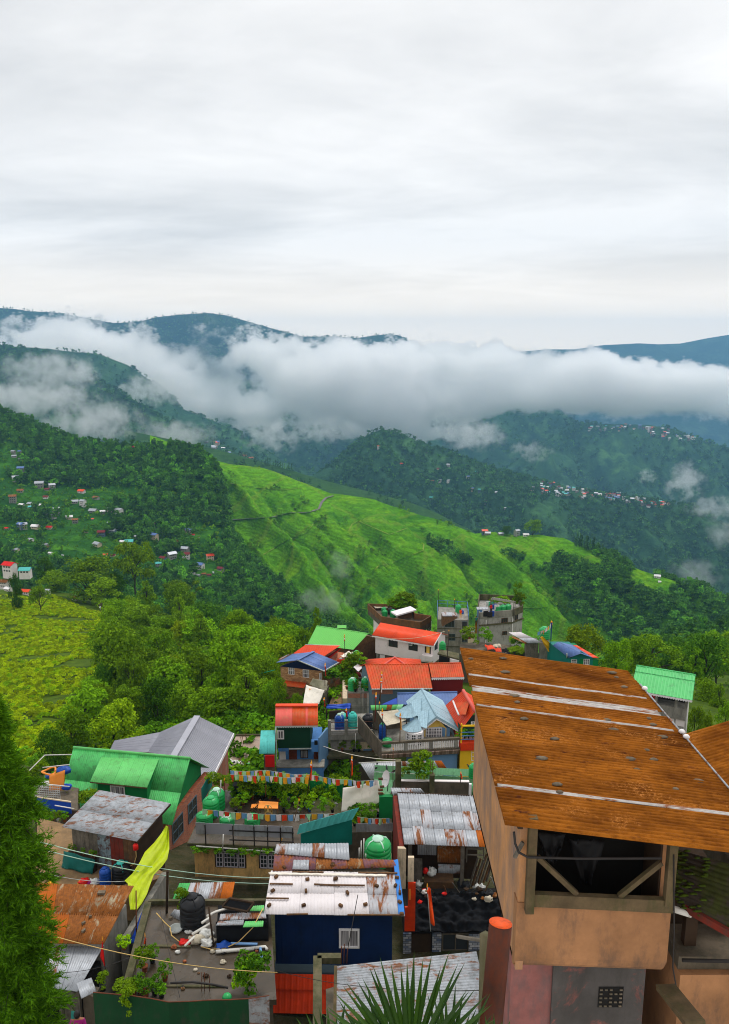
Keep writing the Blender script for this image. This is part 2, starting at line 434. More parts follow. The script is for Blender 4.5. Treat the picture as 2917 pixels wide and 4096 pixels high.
land_mat('soil',[(.030,.040,.018),(.022,.034,.010),(.045,.050,.022),(.028,.050,.010)],.2,.6,0.8,2.0,0.3)
land_mat('valley',[(.02,.05,.02),(.03,.07,.025),(.02,.05,.02)],.002,.01,0.5,.02,8)
GR={}
def _hill(name,*a,key=None,**k):
 o,g=hill(name,*a,**k);GR[key or len(GR)]=(o,g);return o
#far mountains
_hill('mountain',[[(-900,1190,6500),(-300,1215,6500),(0,1232,6500),(60,1238,6500),(120,1247,6500),(220,1252,6500),(330,1272,6500),(450,1294,6500),(540,1290,6600),(640,1270,6600),(740,1260,6600),(830,1255,6600),(900,1262,6650),(960,1278,6700),(1080,1312,6700),(1160,1335,6800),(1220,1348,6800),(1330,1346,6800),(1430,1354,6800),(1520,1341,6900),(1590,1340,6900),(1625,1358,6900),(1665,1382,6900),(1760,1425,6900),(1900,1480,6900),(2300,1600,6900)],[(-900,1420,5800),(2300,1680,6000)],[(-900,1800,4800),(2300,1900,5200)]],'far_forest',cols=300,sub=34,amp=210,wav=900,back=(2500,900),rid=0.6,seed=1,key='far_left',edge=0.05)
_hill('mountain',[[(1500,1500,10000),(1800,1440,10000),(2065,1409,10000),(2180,1398,10000),(2300,1397,10000),(2400,1380,10000),(2470,1376,10000),(2550,1372,10000),(2640,1377,10000),(2720,1375,10000),(2820,1356,10000),(2917,1341,10000),(3200,1310,10000),(3800,1290,10000)],[(1500,1640,8800),(3800,1560,8800)],[(1500,1850,7600),(3800,1850,7600)]],'far_forest',cols=220,sub=26,amp=240,wav=1600,back=(1800,900),rid=0.6,seed=2,key='far_right',edge=0.06)
#mountains wrapped in the cloud bank
_hill('mountain',[[(-900,1300,3900),(-200,1370,3800),(135,1390,3700),(400,1420,3700),(512,1462,3700),(584,1512,3650),(701,1590,3600),(728,1635,3600),(854,1682,3500),(953,1727,3400),(1078,1812,3300),(1180,1868,3200),(1350,1920,3100),(1600,1990,3000)],[(-900,1700,3100),(1600,2100,2800)],[(-900,2000,2500),(1600,2300,2300)]],'mid_forest',cols=240,sub=34,amp=55,wav=420,back=(900,500),rid=0.6,seed=3,key='mid_back')
_hill('mountain',[[(-900,1290,3000),(-200,1340,3000),(60,1395,2950),(150,1400,2950),(270,1450,2900),(386,1520,2850),(450,1547,2800),(512,1583,2750),(640,1660,2700),(780,1730,2600),(900,1790,2500),(1100,1880,2400),(1300,1950,2300)],[(-900,1700,2500),(1300,2050,2150)],[(-900,2050,1900),(1300,2200,1900)]],'mid_forest',cols=240,sub=34,amp=45,wav=360,back=(600,350),rid=0.6,seed=4,key='mid_left')
_hill('mountain',[[(700,1500,5000),(1100,1540,5000),(1500,1580,4900),(1800,1600,4800),(2050,1590,4700),(2200,1620,4600),(2300,1690,4500),(2500,1800,4300),(2800,1900,4200),(3100,1950,4200)],[(700,1800,4200),(3100,2100,3800)],[(700,2100,3300),(3100,2300,3200)]],'mid_forest',cols=260,sub=36,amp=60,wav=520,back=(900,500),rid=0.7,folds=(130,420,500),seed=5,key='mid_dark')
_hill('mountain',[[(2000,1900,3700),(2150,1790,3800),(2270,1706,3900),(2330,1696,3900),(2420,1700,3900),(2500,1697,3850),(2600,1702,3800),(2690,1722,3700),(2800,1760,3700),(2917,1792,3600),(3300,1880,3500),(3700,1950,3500)],[(2000,2000,3400),(3700,2100,3000)],[(2000,2300,2700),(3700,2400,2600)]],'mid_forest',cols=240,sub=36,amp=50,wav=420,back=(900,500),rid=0.6,folds=(110,330,300),seed=6,key='mid_right')
_hill('hill',[[(1150,1960,2300),(1330,1862,2350),(1420,1775,2400),(1490,1730,2400),(1530,1717,2400),(1600,1733,2400),(1700,1778,2380),(1800,1812,2360),(1900,1852,2340),(2050,1892,2320),(2200,1936,2300),(2350,1962,2280),(2480,1985,2260),(2640,2012,2240),(2760,2022,2220),(2830,2056,2200),(2917,2122,2180),(3200,2300,2150),(3700,2500,2100)],[(1150,2080,2050),(2200,2150,1950),(3700,2600,1900)],[(1150,2300,1700),(2200,2500,1550),(3700,2900,1500)]],'mid_forest',cols=300,sub=40,amp=24,wav=260,back=(500,300),rid=0.6,folds=(60,420,900),seed=7,key='centre')
_hill('hill',[[(500,1720,1800),(700,1760,1800),(900,1805,1780),(1100,1862,1760),(1300,1922,1740),(1500,1972,1700),(1650,2012,1680),(1750,2052,1660),(1900,2130,1640)],[(500,2000,1500),(1900,2250,1500)],[(500,2200,1300),(1900,2400,1300)]],'dull_hill',cols=160,sub=24,amp=14,wav=160,back=(300,200),rid=0.3,seed=8,key='dull')
#tea hill
TEA=_hill('hill',[[(600,1740,1120),(760,1800,1110),(870,1845,1100),(950,1862,1090),(1050,1877,1080),(1150,1906,1070),(1240,1940,1060),(1330,1975,1050),(1420,1987,1040),(1500,2000,1030),(1650,2052,1010),(1800,2100,990),(1900,2131,970),(1980,2131,960),(2070,2148,950),(2150,2138,930),(2250,2150,910),(2330,2190,890),(2450,2236,870),(2560,2281,850),(2700,2331,820),(2820,2371,800),(2917,2420,780),(3200,2540,740),(3700,2700,700)],[(600,2050,900),(1500,2250,850),(2200,2400,770),(3700,2850,640)],[(600,2400,720),(1500,2520,690),(2200,2640,640),(3700,3000,560)],[(600,2700,560),(1500,2800,540),(3700,3200,480)]],'tea_hill',cols=380,sub=60,amp=20,wav=120,back=(300,240),rid=0.5,folds=(30,330,900),seed=9,key='tea',edge=0.12)
#forested slope across the valley
_hill('hill',[[(-900,1380,1150),(-300,1530,1100),(0,1650,1050),(100,1690,1040),(200,1735,1030),(330,1775,1020),(430,1792,1010),(560,1802,1000),(700,1795,980),(800,1815,960),(850,1850,940),(890,1930,900),(905,2050,850),(930,2160,800),(1000,2245,760),(1110,2350,700),(1250,2470,640),(1500,2620,560)],[(-900,1800,900),(0,2000,830),(850,2130,800),(905,2180,780),(1110,2390,680),(1500,2640,540)],[(-900,2300,640),(0,2350,610),(600,2400,600),(1110,2500,570),(1500,2680,500)],[(-900,2650,480),(0,2650,470),(1110,2700,450),(1500,2800,430)]],'slope_forest',cols=260,sub=44,amp=10,wav=90,back=(300,240),rid=0.4,seed=10,key='wood')
_hill('hill',[[(2100,2700,520),(2400,2640,500),(2600,2580,480),(2760,2540,470),(2917,2520,470),(3400,2440,470),(3900,2400,470)],[(2100,2850,380),(2917,2700,360),(3900,2600,360)],[(2100,3050,280),(2917,2900,260),(3900,2800,260)]],'slope_forest',cols=120,sub=24,amp=9,wav=70,back=(200,200),rid=0.4,seed=11,key='near_right')
#near ground: the spur the town stands on
_ctl=[(-900,2150,430),(-500,2230,400),(0,2300,370),(300,2340,350),(480,2430,320),(700,2480,310),(900,2540,290),(1100,2600,250),(1300,2620,215),(1600,2600,190),(0,2430,270),(250,2500,240),(480,2600,200),(0,2700,170),(300,2750,150),(0,2950,110),(300,2980,100),(600,2900,130),(900,2820,130),(1100,2780,125),(-600,2700,200),(-600,3000,120),(-500,3300,60),(0,3330,56),(500,3300,62),(800,3250,70),(1000,3180,76),(1200,3120,82),(1500,3060,84),(1800,3040,84),(1150,2880,98),(1400,2850,96),(1600,2820,98),(1450,2720,116),(1700,2700,116),(1500,2640,135),(1900,2640,135),(2250,2690,130),(2100,2640,142),(1700,2560,160),(2600,3000,88),(2900,3000,90),(2400,2850,100),(3300,2950,100),(2917,2760,160),(2500,2740,170),(3400,2700,200),(2900,2660,240),(2300,2680,200),(3400,2600,300),(2600,2640,290),(200,3560,42),(700,3560,46),(1200,3500,48),(1700,3550,46),(200,3900,35),(900,4150,34),(1500,4250,34),(2100,4096,34),(2700,3800,40),(-400,3900,34),(3300,3700,40)]
_cw=np.array([tuple(P(a,b,c))for a,b,c in _ctl]+[(-12,8,-21),(0,8,-21),(12,8,-21),(0,-10,-12),(-40,-10,-14),(40,-10,-14),(-60,20,-26),(60,20,-26),(-30,18,-23),(30,18,-24)])
def _tps(r2):return 0.5*r2*np.log(r2+1e-9)
_xy=_cw[:,:2]/100.0
_K=_tps(((_xy[:,None]-_xy[None])**2).sum(-1))+np.eye(len(_xy))*0.004
_Pm=np.c_[np.ones(len(_xy)),_xy]
_A=np.block([[_K,_Pm],[_Pm.T,np.zeros((3,3))]])
_sol=np.linalg.solve(_A,np.r_[_cw[:,2],0,0,0])
def ground_z(x,y):
 x=np.atleast_1d(np.asarray(x,float));y=np.atleast_1d(np.asarray(y,float))
 s=np.stack([x,y],-1).reshape(-1,2)/100.0
 z=_tps(((s[:,None]-_xy[None])**2).sum(-1))@_sol[:-3]+np.c_[np.ones(len(s)),s]@_sol[-3:]
 return z.reshape(x.shape)
def gz(x,y):return float(ground_z(x,y)[0])
_a=np.linspace(R(-44),R(44),200);_r=np.exp(np.linspace(math.log(4),math.log(520),170))
_gx=np.sin(_a)[None,:]*_r[:,None];_gy=np.cos(_a)[None,:]*_r[:,None]
_gz=ground_z(_gx,_gy)
_az=np.degrees(_a);_st=np.interp(_az,[-44,-20,-12,-6,0,10,18,25,44],[360,340,280,215,165,165,190,240,300])
_far=np.clip((_r[:,None]-_st[None,:])/200,0,1.6)**1.1
_gz=_gz-_far*150+(fbm(_gx/14,_gy/14,4)-.5)*np.clip(_r/60,0.1,2.2)[:,None]
_me=bpy.data.meshes.new('ground');_i=np.arange(_gx.size).reshape(_gx.shape)
_me.from_pydata(np.stack([_gx,_gy,_gz],-1).reshape(-1,3).tolist(),[],np.stack([_i[:-1,:-1],_i[:-1,1:],_i[1:,1:],_i[1:,:-1]],-1).reshape(-1,4).tolist())
_me.polygons.foreach_set('use_smooth',np.ones(len(_me.polygons),bool));
m_,nt_,b_=new_mat('near_ground')
_g=nt_.nodes.new('ShaderNodeNewGeometry');_pos=_g.outputs['Position']
_c1=ramp(nt_,noise(nt_,_pos,0.25,6,.6),.38,.62,(.045,.085,.006),(.090,.150,.008))
_sep=nt_.nodes.new('ShaderNodeSeparateXYZ');nt_.links.new(_pos,_sep.inputs[0])
_c2=ramp(nt_,noise(nt_,_pos,0.7,6,.7),.35,.65,(.030,.040,.014),(.085,.070,.038))
_mr=nt_.nodes.new('ShaderNodeMapRange');_mr.inputs['From Min'].default_value=60;_mr.inputs['From Max'].default_value=95;nt_.links.new(_sep.outputs['Y'],_mr.inputs['Value'])
_cc=mix(nt_,_mr.outputs[0],_c2,_c1)
nt_.links.new(_cc,b_.inputs['Base Color']);b_.inputs['Roughness'].default_value=0.95;b_.inputs['Specular IOR Level'].default_value=0.1
_bp=nt_.nodes.new('ShaderNodeBump');_bp.inputs['Distance'].default_value=0.4;nt_.links.new(noise(nt_,_pos,0.9,5,.7),_bp.inputs['Height']);nt_.links.new(_bp.outputs[0],b_.inputs['Normal'])
_me.materials.append(m_);_me.update()
ground=bpy.data.objects.new('ground',_me);COL.objects.link(ground);ground['kind']='structure'
#valley floor and the land beyond, out to the horizon
_m=MB();_m.add([(-9400,-55,-900),(9400,-55,-900),(9400,12400,-900),(-9400,12400,-900)],[(0,1,2,3)])
_m.build('valley_floor','valley',kind='structure')
#the air: haze, cloud bank and drifting mist (real volumes)
def vol_mat(name,color,density,aniso=0.0,attr=None):
 m=bpy.data.materials.new(name);m.use_nodes=True;nt=m.node_tree;nt.nodes.clear()
 o=nt.nodes.new('ShaderNodeOutputMaterial');v=nt.nodes.new('ShaderNodeVolumePrincipled')
 v.inputs['Color'].default_value=tuple(color)+(1,);v.inputs['Density'].default_value=density;v.inputs['Anisotropy'].default_value=aniso
 if attr is None:v.inputs['Density Attribute'].default_value=''
 nt.links.new(v.outputs[0],o.inputs['Volume']);MATS[name]=m
 return m
vol_mat('haze_air',(0.29,0.63,1.0),7.4e-5)
_hz=MB();_hz.box(-9500,9500,-60,12500,-902,460)
haze=_hz.build('haze','haze_air',kind='stuff',label='thin bluish haze filling the valley air',cat='haze')
vol_mat('cloud_vapour',(1,1,1),1.0,0.80,attr=True)
def gmath(g,op,a,b=None,c=None,clamp=False):
 n=g.nodes.new('ShaderNodeMath');n.operation=op;n.use_clamp=clamp
 for i,v in enumerate((a,b,c)):
  if v is None:continue
  if hasattr(v,'is_linked'):g.links.new(v,n.inputs[i])
  else:n.inputs[i].default_value=v
 return n.outputs[0]
def gnoise(g,vec,scale,detail=4,rough=0.6):
 n=g.nodes.new('ShaderNodeTexNoise');n.inputs['Scale'].default_value=scale;n.inputs['Detail'].default_value=detail;n.inputs['Roughness'].default_value=rough
 g.links.new(vec,n.inputs['Vector']);return n.outputs[0]
def gmap(g,v,a,b,c=0.0,d=1.0,smooth=True):
 n=g.nodes.new('ShaderNodeMapRange');n.interpolation_type='SMOOTHSTEP' if smooth else 'LINEAR'
 g.links.new(v,n.inputs['Value']);n.inputs['From Min'].default_value=a;n.inputs['From Max'].default_value=b;n.inputs['To Min'].default_value=c;n.inputs['To Max'].default_value=d
 return n.outputs[0]
def gcurve(g,fac,pts):
 n=g.nodes.new('ShaderNodeFloatCurve');c=n.mapping.curves[0]
 while len(c.points)>2:c.points.remove(c.points[-1])
 c.points[0].location=pts[0];c.points[1].location=pts[-1]
 for p in pts[1:-1]:c.points.new(*p)
 for p in c.points:p.handle_type='AUTO_CLAMPED'
 n.mapping.update();g.links.new(fac,n.inputs['Value']);return n.outputs[0]
def volume_object(name,label,lo,hi,res,field,group=None):
 """a cloud: fog grid inside a box, density from a 3-D field of world position"""
 g=bpy.data.node_groups.new(name,'GeometryNodeTree')
 g.interface.new_socket('Geometry',in_out='INPUT',socket_type='NodeSocketGeometry');g.interface.new_socket('Geometry',in_out='OUTPUT',socket_type='NodeSocketGeometry')
 go=g.nodes.new('NodeGroupOutput');vc=g.nodes.new('GeometryNodeVolumeCube')
 vc.inputs['Min'].default_value=lo;vc.inputs['Max'].default_value=hi
 for k,r in zip('XYZ',res):vc.inputs['Resolution '+k].default_value=r
 pos=g.nodes.new('GeometryNodeInputPosition').outputs[0]
 g.links.new(field(g,pos),vc.inputs['Density'])
 sm=g.nodes.new('GeometryNodeSetMaterial');sm.inputs['Material'].default_value=MATS['cloud_vapour']
 g.links.new(vc.outputs[0],sm.inputs[0]);g.links.new(sm.outputs[0],go.inputs[0])
 me=bpy.data.meshes.new(name);me.from_pydata([lo,hi],[],[]);me.materials.append(MATS['cloud_vapour'])
 o=bpy.data.objects.new(name,me);COL.objects.link(o)
 md=o.modifiers.new('vapour','NODES');md.node_group=g
 return tag(o,label,'cloud',group,'stuff')
#main bank: between two levels that change along the valley
BX0,BX1,BY=-2700.0,2900.0,4150.0
def _lev(pts):
 """(pixel x, pixel y) on the bank's middle plane -> curve points (0..1 along x, 0..1 of height range)"""
 out=[]
 for px,py in pts:
  r=ray(px,py);p=r*(BY/r.y)
  out.append(((p.x-BX0)/(BX1-BX0),(p.z+800)/1200.0))
 return out
TOP=_lev([(-600,1330),(0,1352),(90,1335),(150,1318),(400,1322),(520,1345),(620,1375),(700,1395),(800,1330),(900,1372),(1000,1362),(1150,1398),(1400,1400),(1560,1398),(1750,1385),(1960,1390),(2080,1408),(2350,1412),(2550,1455),(2700,1470),(2917,1480),(3500,1490)])
BOT=_lev([(-600,1430),(0,1440),(130,1440),(250,1465),(400,1510),(600,1570),(800,1620),(1000,1655),(1200,1660),(1400,1670),(1560,1690),(1700,1720),(1850,1715),(1920,1655),(2050,1625),(2300,1635),(2600,1655),(2917,1665),(3500,1670)])
def bank_field(g,pos):
 s=g.nodes.new('ShaderNodeSeparateXYZ');g.links.new(pos,s.inputs[0]);x,y,z=s.outputs
 fx=gmap(g,x,BX0,BX1,smooth=False)
 top=gmap(g,gcurve(g,fx,TOP),0,1,-800,400,False);bot=gmap(g,gcurve(g,fx,BOT),0,1,-800,400,False)
 d1=gmath(g,'SUBTRACT',top,z);d2=gmath(g,'SUBTRACT',z,bot)
 n1=gnoise(g,pos,0.0052,8,0.72);n2=gnoise(g,pos,0.0017,2,0.5);n3=gnoise(g,pos,0.0038,8,0.74)
#left half is broken and billowy, right half is a smooth stratus roll
 right=gmap(g,x,100,900)
 a_top=gmap(g,right,0,1,360,190,False)
 d1n=gmath(g,'ADD',d1,gmath(g,'MULTIPLY',gmath(g,'SUBTRACT',n1,0.5),gmath(g,'MULTIPLY',a_top,2.0)))
 a_bot=gmap(g,right,0,1,620,200,False)
 d2n=gmath(g,'ADD',d2,gmath(g,'MULTIPLY',gmath(g,'SUBTRACT',n3,0.5),gmath(g,'MULTIPLY',a_bot,2.0)))
 e1=gmap(g,d1n,0,16);e2=gmap(g,d2n,-10,40)
 yy=gmath(g,'ABSOLUTE',gmath(g,'SUBTRACT',y,BY));yn=gmath(g,'ADD',yy,gmath(g,'MULTIPLY',gmath(g,'SUBTRACT',n2,0.5),-900))
 e3=gmap(g,yn,210,40)
 xe=gmath(g,'MULTIPLY',gmap(g,x,BX0,BX0+200),gmap(g,x,BX1,BX1-200))
 d=gmath(g,'MULTIPLY',gmath(g,'MULTIPLY',e1,e2),gmath(g,'MULTIPLY',e3,xe))
 hole=gmap(g,gmath(g,'ADD',n3,gmath(g,'MULTIPLY',right,0.30)),0.44,0.53)
 d=gmath(g,'MULTIPLY',d,hole)
 return gmath(g,'MULTIPLY',d,0.056)
volume_object('cloud_bank','long white cloud bank lying across the mountains',(BX0,BY-560,-460),(BX1,BY+560,230),(620,84,140),bank_field)
def puff_field(c,rad,dens,seed,ns=2.2,ero=1.1):
 def f(g,pos):
  sub=g.nodes.new('ShaderNodeVectorMath');sub.operation='SUBTRACT';sub.inputs[1].default_value=c;g.links.new(pos,sub.inputs[0])
  dv=g.nodes.new('ShaderNodeVectorMath');dv.operation='DIVIDE';dv.inputs[1].default_value=rad;g.links.new(sub.outputs[0],dv.inputs[0])
  ln=g.nodes.new('ShaderNodeVectorMath');ln.operation='LENGTH';g.links.new(dv.outputs[0],ln.inputs[0])
  mp=g.nodes.new('ShaderNodeVectorMath');mp.operation='SCALE';mp.inputs['Scale'].default_value=1.0/min(rad[0],rad[2]);g.links.new(pos,mp.inputs[0])
  ad=g.nodes.new('ShaderNodeVectorMath');ad.operation='ADD';ad.inputs[1].default_value=(seed*13.7,seed*5.1,seed*9.3);g.links.new(mp.outputs[0],ad.inputs[0])
  n=gnoise(g,ad.outputs[0],ns*0.75,8,0.72)
  v=gmath(g,'ADD',gmath(g,'SUBTRACT',1.0,ln.outputs['Value']),gmath(g,'MULTIPLY',gmath(g,'SUBTRACT',n,0.54),ero*4.5))
  v=gmath(g,'MULTIPLY',gmap(g,v,0.10,0.60),gmap(g,ln.outputs['Value'],1.0,0.6))
  return gmath(g,'MULTIPLY',v,dens*1.8)
 return f
def puff(label,px,py,D,wx,wz,wy,dens,seed,res=36,name='mist',ns=2.2,ero=1.1):
 c=P(px,py,D);k=D/F;rad=(wx*k/2,wy/2,wz*k/2)
 lo=tuple(c[i]-rad[i]for i in range(3));hi=tuple(c[i]+rad[i]for i in range(3))
 mx=max(rad)
 volume_object(name,label,lo,hi,tuple(max(10,int(res*2*r/mx))for r in rad),puff_field(tuple(c),rad,dens,seed,ns,ero),'drifting mist')
puff('mist pouring down behind the forested ridge at the picture left',120,1590,1900,760,200,220,.012,1,50,ero=1.5)
puff('low mist drifting behind the red roofed ridge houses',370,1690,1750,560,190,200,.012,2,46,ero=1.5)
puff('thin mist veil above the terraced ridge, centre left',700,1740,1900,420,150,220,.008,3,36)
puff('wisp hanging against the dark left mountain below the bank',180,1480,2400,520,190,200,.009,4,36)
puff('small wisp on the dark mountain flank',330,1500,2400,200,120,120,.011,5,30)
puff('ragged cloud tongue hanging from the bank into the valley',1080,1750,3300,300,210,200,.013,6,44,ero=1.6)
puff('thin cloud shred below the bank at centre',1300,1720,3300,360,150,200,.010,16,44,ero=1.6)
puff('cloud shred over the dark left mountain',620,1560,3000,420,180,200,.011,17,44,ero=1.6)
puff('long cloud shred along the dark mountain side',420,1640,2600,300,110,150,.010,18,36,ero=1.6)
puff('white cloud tongue below the thick end of the bank',1890,1740,3300,340,170,260,.011,7,40)
puff('small wisp over the blue valley slope',2125,1805,3000,220,110,120,.010,8,36,ero=1.8)
puff('tall ragged cloud scrap on the right slope',2740,1925,2600,200,210,110,.016,9,44,ero=1.8)
puff('tiny cloud scrap beside the tall one',2588,1905,2600,100,80,70,.016,10,34,ero=1.7)
puff('low mist at the right end of the far village ridge',2860,2030,2000,280,120,120,.012,11,36,ero=1.7)
puff('thin mist over the right valley bottom',2780,2295,1300,240,150,120,.009,12,30)
puff('faint mist beside the valley houses',2890,2130,1600,160,170,120,.008,13,28)
puff('grey chimney smoke drifting over the tea hill',1300,2400,300,330,150,22,.030,14,34,name='smoke')
puff('faint upper curl of the chimney smoke',1360,2270,310,170,190,18,.022,15,30,name='smoke')
#vegetation
from mathutils.bvhtree import BVHTree
_bv={}
def bvh(o):
 if o.name not in _bv:
  me=o.data;off=o.location
  _bv[o.name]=BVHTree.FromPolygons([v.co+off for v in me.vertices],[tuple(p.vertices)for p in me.polygons])
 return _bv[o.name]
def land(o,px,py):
 """where the line of sight through a pixel meets a piece of land"""
 h=bvh(o).ray_cast(Vector((0,0,0)),ray(px,py).normalized());return h[0]
def hland(key,px,py):return land(GR[key][0],px,py)
def inpoly(px,py,poly):
 px=np.asarray(px,float);py=np.asarray(py,float);r=np.zeros(px.shape,bool);n=len(poly);j=n-1
 for i in range(n):
  xi,yi=poly[i];xj,yj=poly[j]
  c=((yi>py)!=(yj>py))&(px<(xj-xi)*(py-yi)/(yj-yi+1e-12)+xi);r^=c;j=i
 return r
def leaf_quads(centres,normals,size,asp=0.7,rs=None):
 """one small quad per leaf or leaf spray"""
 n=len(centres);rs=rs or nrg
 t=rs.normal(size=(n,3));t-=(t*normals).sum(1)[:,None]*normals;t/=np.linalg.norm(t,axis=1)[:,None]+1e-9
 b=np.cross(normals,t);s=size*(0.6+0.8*rs.rand(n))[:,None]
 c=centres
 V=np.stack([c-t*s*.5-b*s*.5*asp*.6,c+t*s*.1-b*s*.5*asp,c+t*s*.6,c+t*s*.1+b*s*.5*asp],1)
 V[:,0]-=normals*(s*0.12);V[:,2]-=normals*(s*0.15)
 return V.reshape(-1,3),np.arange(n*4).reshape(n,4)
def np_mesh(name,V,Fq,m,smooth=False):
 me=bpy.data.meshes.new(name);me.from_pydata(np.asarray(V).tolist(),[],np.asarray(Fq).tolist()if not isinstance(Fq,list)else Fq);me.materials.append(MATS[m])
 if smooth:me.polygons.foreach_set('use_smooth',np.ones(len(me.polygons),bool))
 me.update();return me
def crown(name,m,kind,seed,leaf,count,clumps):
 """crown in a unit box: z from 0 to 1, radius about 0.5; leaves gathered in clumps with gaps between them"""
 rs=np.random.RandomState(seed);C=[];Rr=[]
 for i in range(clumps):
  if kind=='round':
   z=0.22+0.70*rs.rand()**0.8;rr=0.42*math.sqrt(max(0.05,1-((z-0.52)/0.50)**2));a=rs.rand()*6.283;k=rr*(rs.rand()**0.45);r=0.13+0.07*rs.rand()
  elif kind=='flat':
   z=0.55+0.40*rs.rand();rr=0.50*math.sqrt(max(0.05,1-((z-0.62)/0.42)**2));a=rs.rand()*6.283;k=rr*rs.rand()**0.5;r=0.10+0.07*rs.rand()
  elif kind=='column':
   z=0.06+0.90*rs.rand();rr=0.34*(1-0.55*abs(z-0.45));a=rs.rand()*6.283;k=rr*rs.rand()**0.6;r=0.12+0.06*rs.rand()
  else:
   z=0.08+0.88*rs.rand();rr=0.46*(1-z)**0.8+0.02;a=rs.rand()*6.283;k=rr*(0.35+0.65*rs.rand());r=0.055+0.07*(1-z)
  C.append((k*math.cos(a),k*math.sin(a),z));Rr.append(r)
 C=np.array(C);Rr=np.array(Rr)
 w=Rr**2;ci=rs.choice(clumps,count,p=w/w.sum())
 d=rs.normal(size=(count,3));d[:,2]=np.abs(d[:,2])*1.1-0.35;d/=np.linalg.norm(d,axis=1)[:,None]
 sq=np.array([1,1,0.72 if kind!='column' else 1.0])
 pts=C[ci]+d*sq*(Rr[ci]*(0.55+0.5*rs.rand(count)))[:,None]
 nr=d+rs.normal(size=(count,3))*0.45+np.array([0,0,0.8]);nr/=np.linalg.norm(nr,axis=1)[:,None]
 V,Fq=leaf_quads(pts,nr,leaf,0.75,rs)
 return np_mesh(name,V,Fq,m),C
def trunk_mesh(name,m,C,seed,r=0.022,limbs=9):
 rs=np.random.RandomState(seed);b=MB()
 top=max(c[2]for c in C)*0.86
 pts=[(0.015*math.sin(k*1.7+seed),0.015*math.cos(k*1.3+seed),top*k/5)for k in range(6)]
 b.tube(pts,[r*(1.15-0.9*k/5)for k in range(6)],6)
 for i in range(min(limbs,len(C))):
  c=C[rs.randint(len(C))];z0=min(top*0.85,max(0.12,c[2]-0.22-0.2*rs.rand()))
  mid=(c[0]*0.5,c[1]*0.5,(z0+c[2])/2+0.02)
  b.tube([(0,0,z0),mid,tuple(c)],[r*.55,r*.4,r*.15],5)
 me=bpy.data.meshes.new(name);me.from_pydata(b.v,[],b.f);me.materials.append(MATS[m]);me.polygons.foreach_set('use_smooth',b.sm);me.update()
 return me
mat('bark',(.055,.045,.034),var=.4,scale=4,rough=.95)
mat('bark_far',(.04,.045,.03),var=.3,scale=1,rough=.95)
leaf_mat('leaf_mid',(.080,.190,.004),(.250,.480,.010),.25,.40,hue=(1.7,1.15,.7))
leaf_mat('leaf_olive',(.085,.180,.005),(.250,.430,.012),.25,.30,hue=(1.1,1.3,.8))
leaf_mat('leaf_bright',(.080,.160,.004),(.220,.360,.010),.30,.25)
leaf_mat('leaf_dark',(.034,.110,.005),(.110,.265,.010),.20,.35)
leaf_mat('leaf_wood',(.032,.120,.018),(.125,.300,.030),.20,.50,hue=(1.6,1.7,.8))
leaf_mat('leaf_far',(.030,.098,.038),(.100,.215,.062),.15,.45,hue=(1.5,1.6,.9))
leaf_mat('leaf_tea',(.220,.320,.002),(.500,.640,.004),.25,.40,hue=(.55,.8,.9))
leaf_mat('leaf_shrub',(.060,.180,.005),(.190,.440,.012),.25,.45,hue=(1.8,1.35,.6))
#prototypes of near trees: (crown mesh, trunk mesh)
TREE={}
for nm,kd,mt,sd,cl in(('round_a','round','leaf_mid',1,34),('round_b','round','leaf_mid',2,42),('round_c','round','leaf_olive',3,36),('round_d','round','leaf_olive',4,46),('bright','flat','leaf_bright',5,30),('bright_b','round','leaf_bright',15,36),('flat','flat','leaf_olive',6,26),('dark','round','leaf_dark',7,40),('column','column','leaf_dark',8,34),('conifer','conifer','leaf_olive',9,70),('conifer_dark','conifer','leaf_dark',10,70)):
 cm,C=crown('crown_'+nm,mt,kd,sd,0.045,3400,cl)
 TREE[nm]=(cm,trunk_mesh('trunk_'+nm,'bark',C,sd))
TREE_N=[0]
KINDW={'round_a':'leafy green','round_b':'dense green','round_c':'olive green','round_d':'broad olive','bright':'bright yellow-green flat-topped','bright_b':'bright yellow-green','flat':'flat-topped olive','dark':'dark green','column':'dark columnar','conifer':'feathery olive conifer','conifer_dark':'dark pointed conifer'}
def tree(kind,base,h,w,label,group,rz=None,name=None):
 nm=name or('conifer_tree' if 'conifer' in kind else 'leafy_tree')
 t=thing(nm,label,'tree',base,group)
 rz=rnd.random()*6.28 if rz is None else rz
 for pn,me in(('trunk',TREE[kind][1]),('crown',TREE[kind][0])):
  o=bpy.data.objects.new(pn,me);COL.objects.link(o);o.parent=t;o.scale=(w,w,h);o.rotation_euler=(0,0,rz)
 TREE_N[0]+=1
 return t
def tree_px(kind,px,top,bot,wpx,D,label,group,name=None):
 """a tree whose crown tip, foot and width were read off the photograph at a known distance"""
 b=P(px,bot,D);g=gz(b.x,b.y);r=ray(px,top);tz=r.z*(b.y/r.y)
 base=Vector((b.x,b.y,min(g,b.z+1.0)-0.2))
 return tree(kind,base,tz-base.z,wpx*D/F/0.9,label,group,name=name)
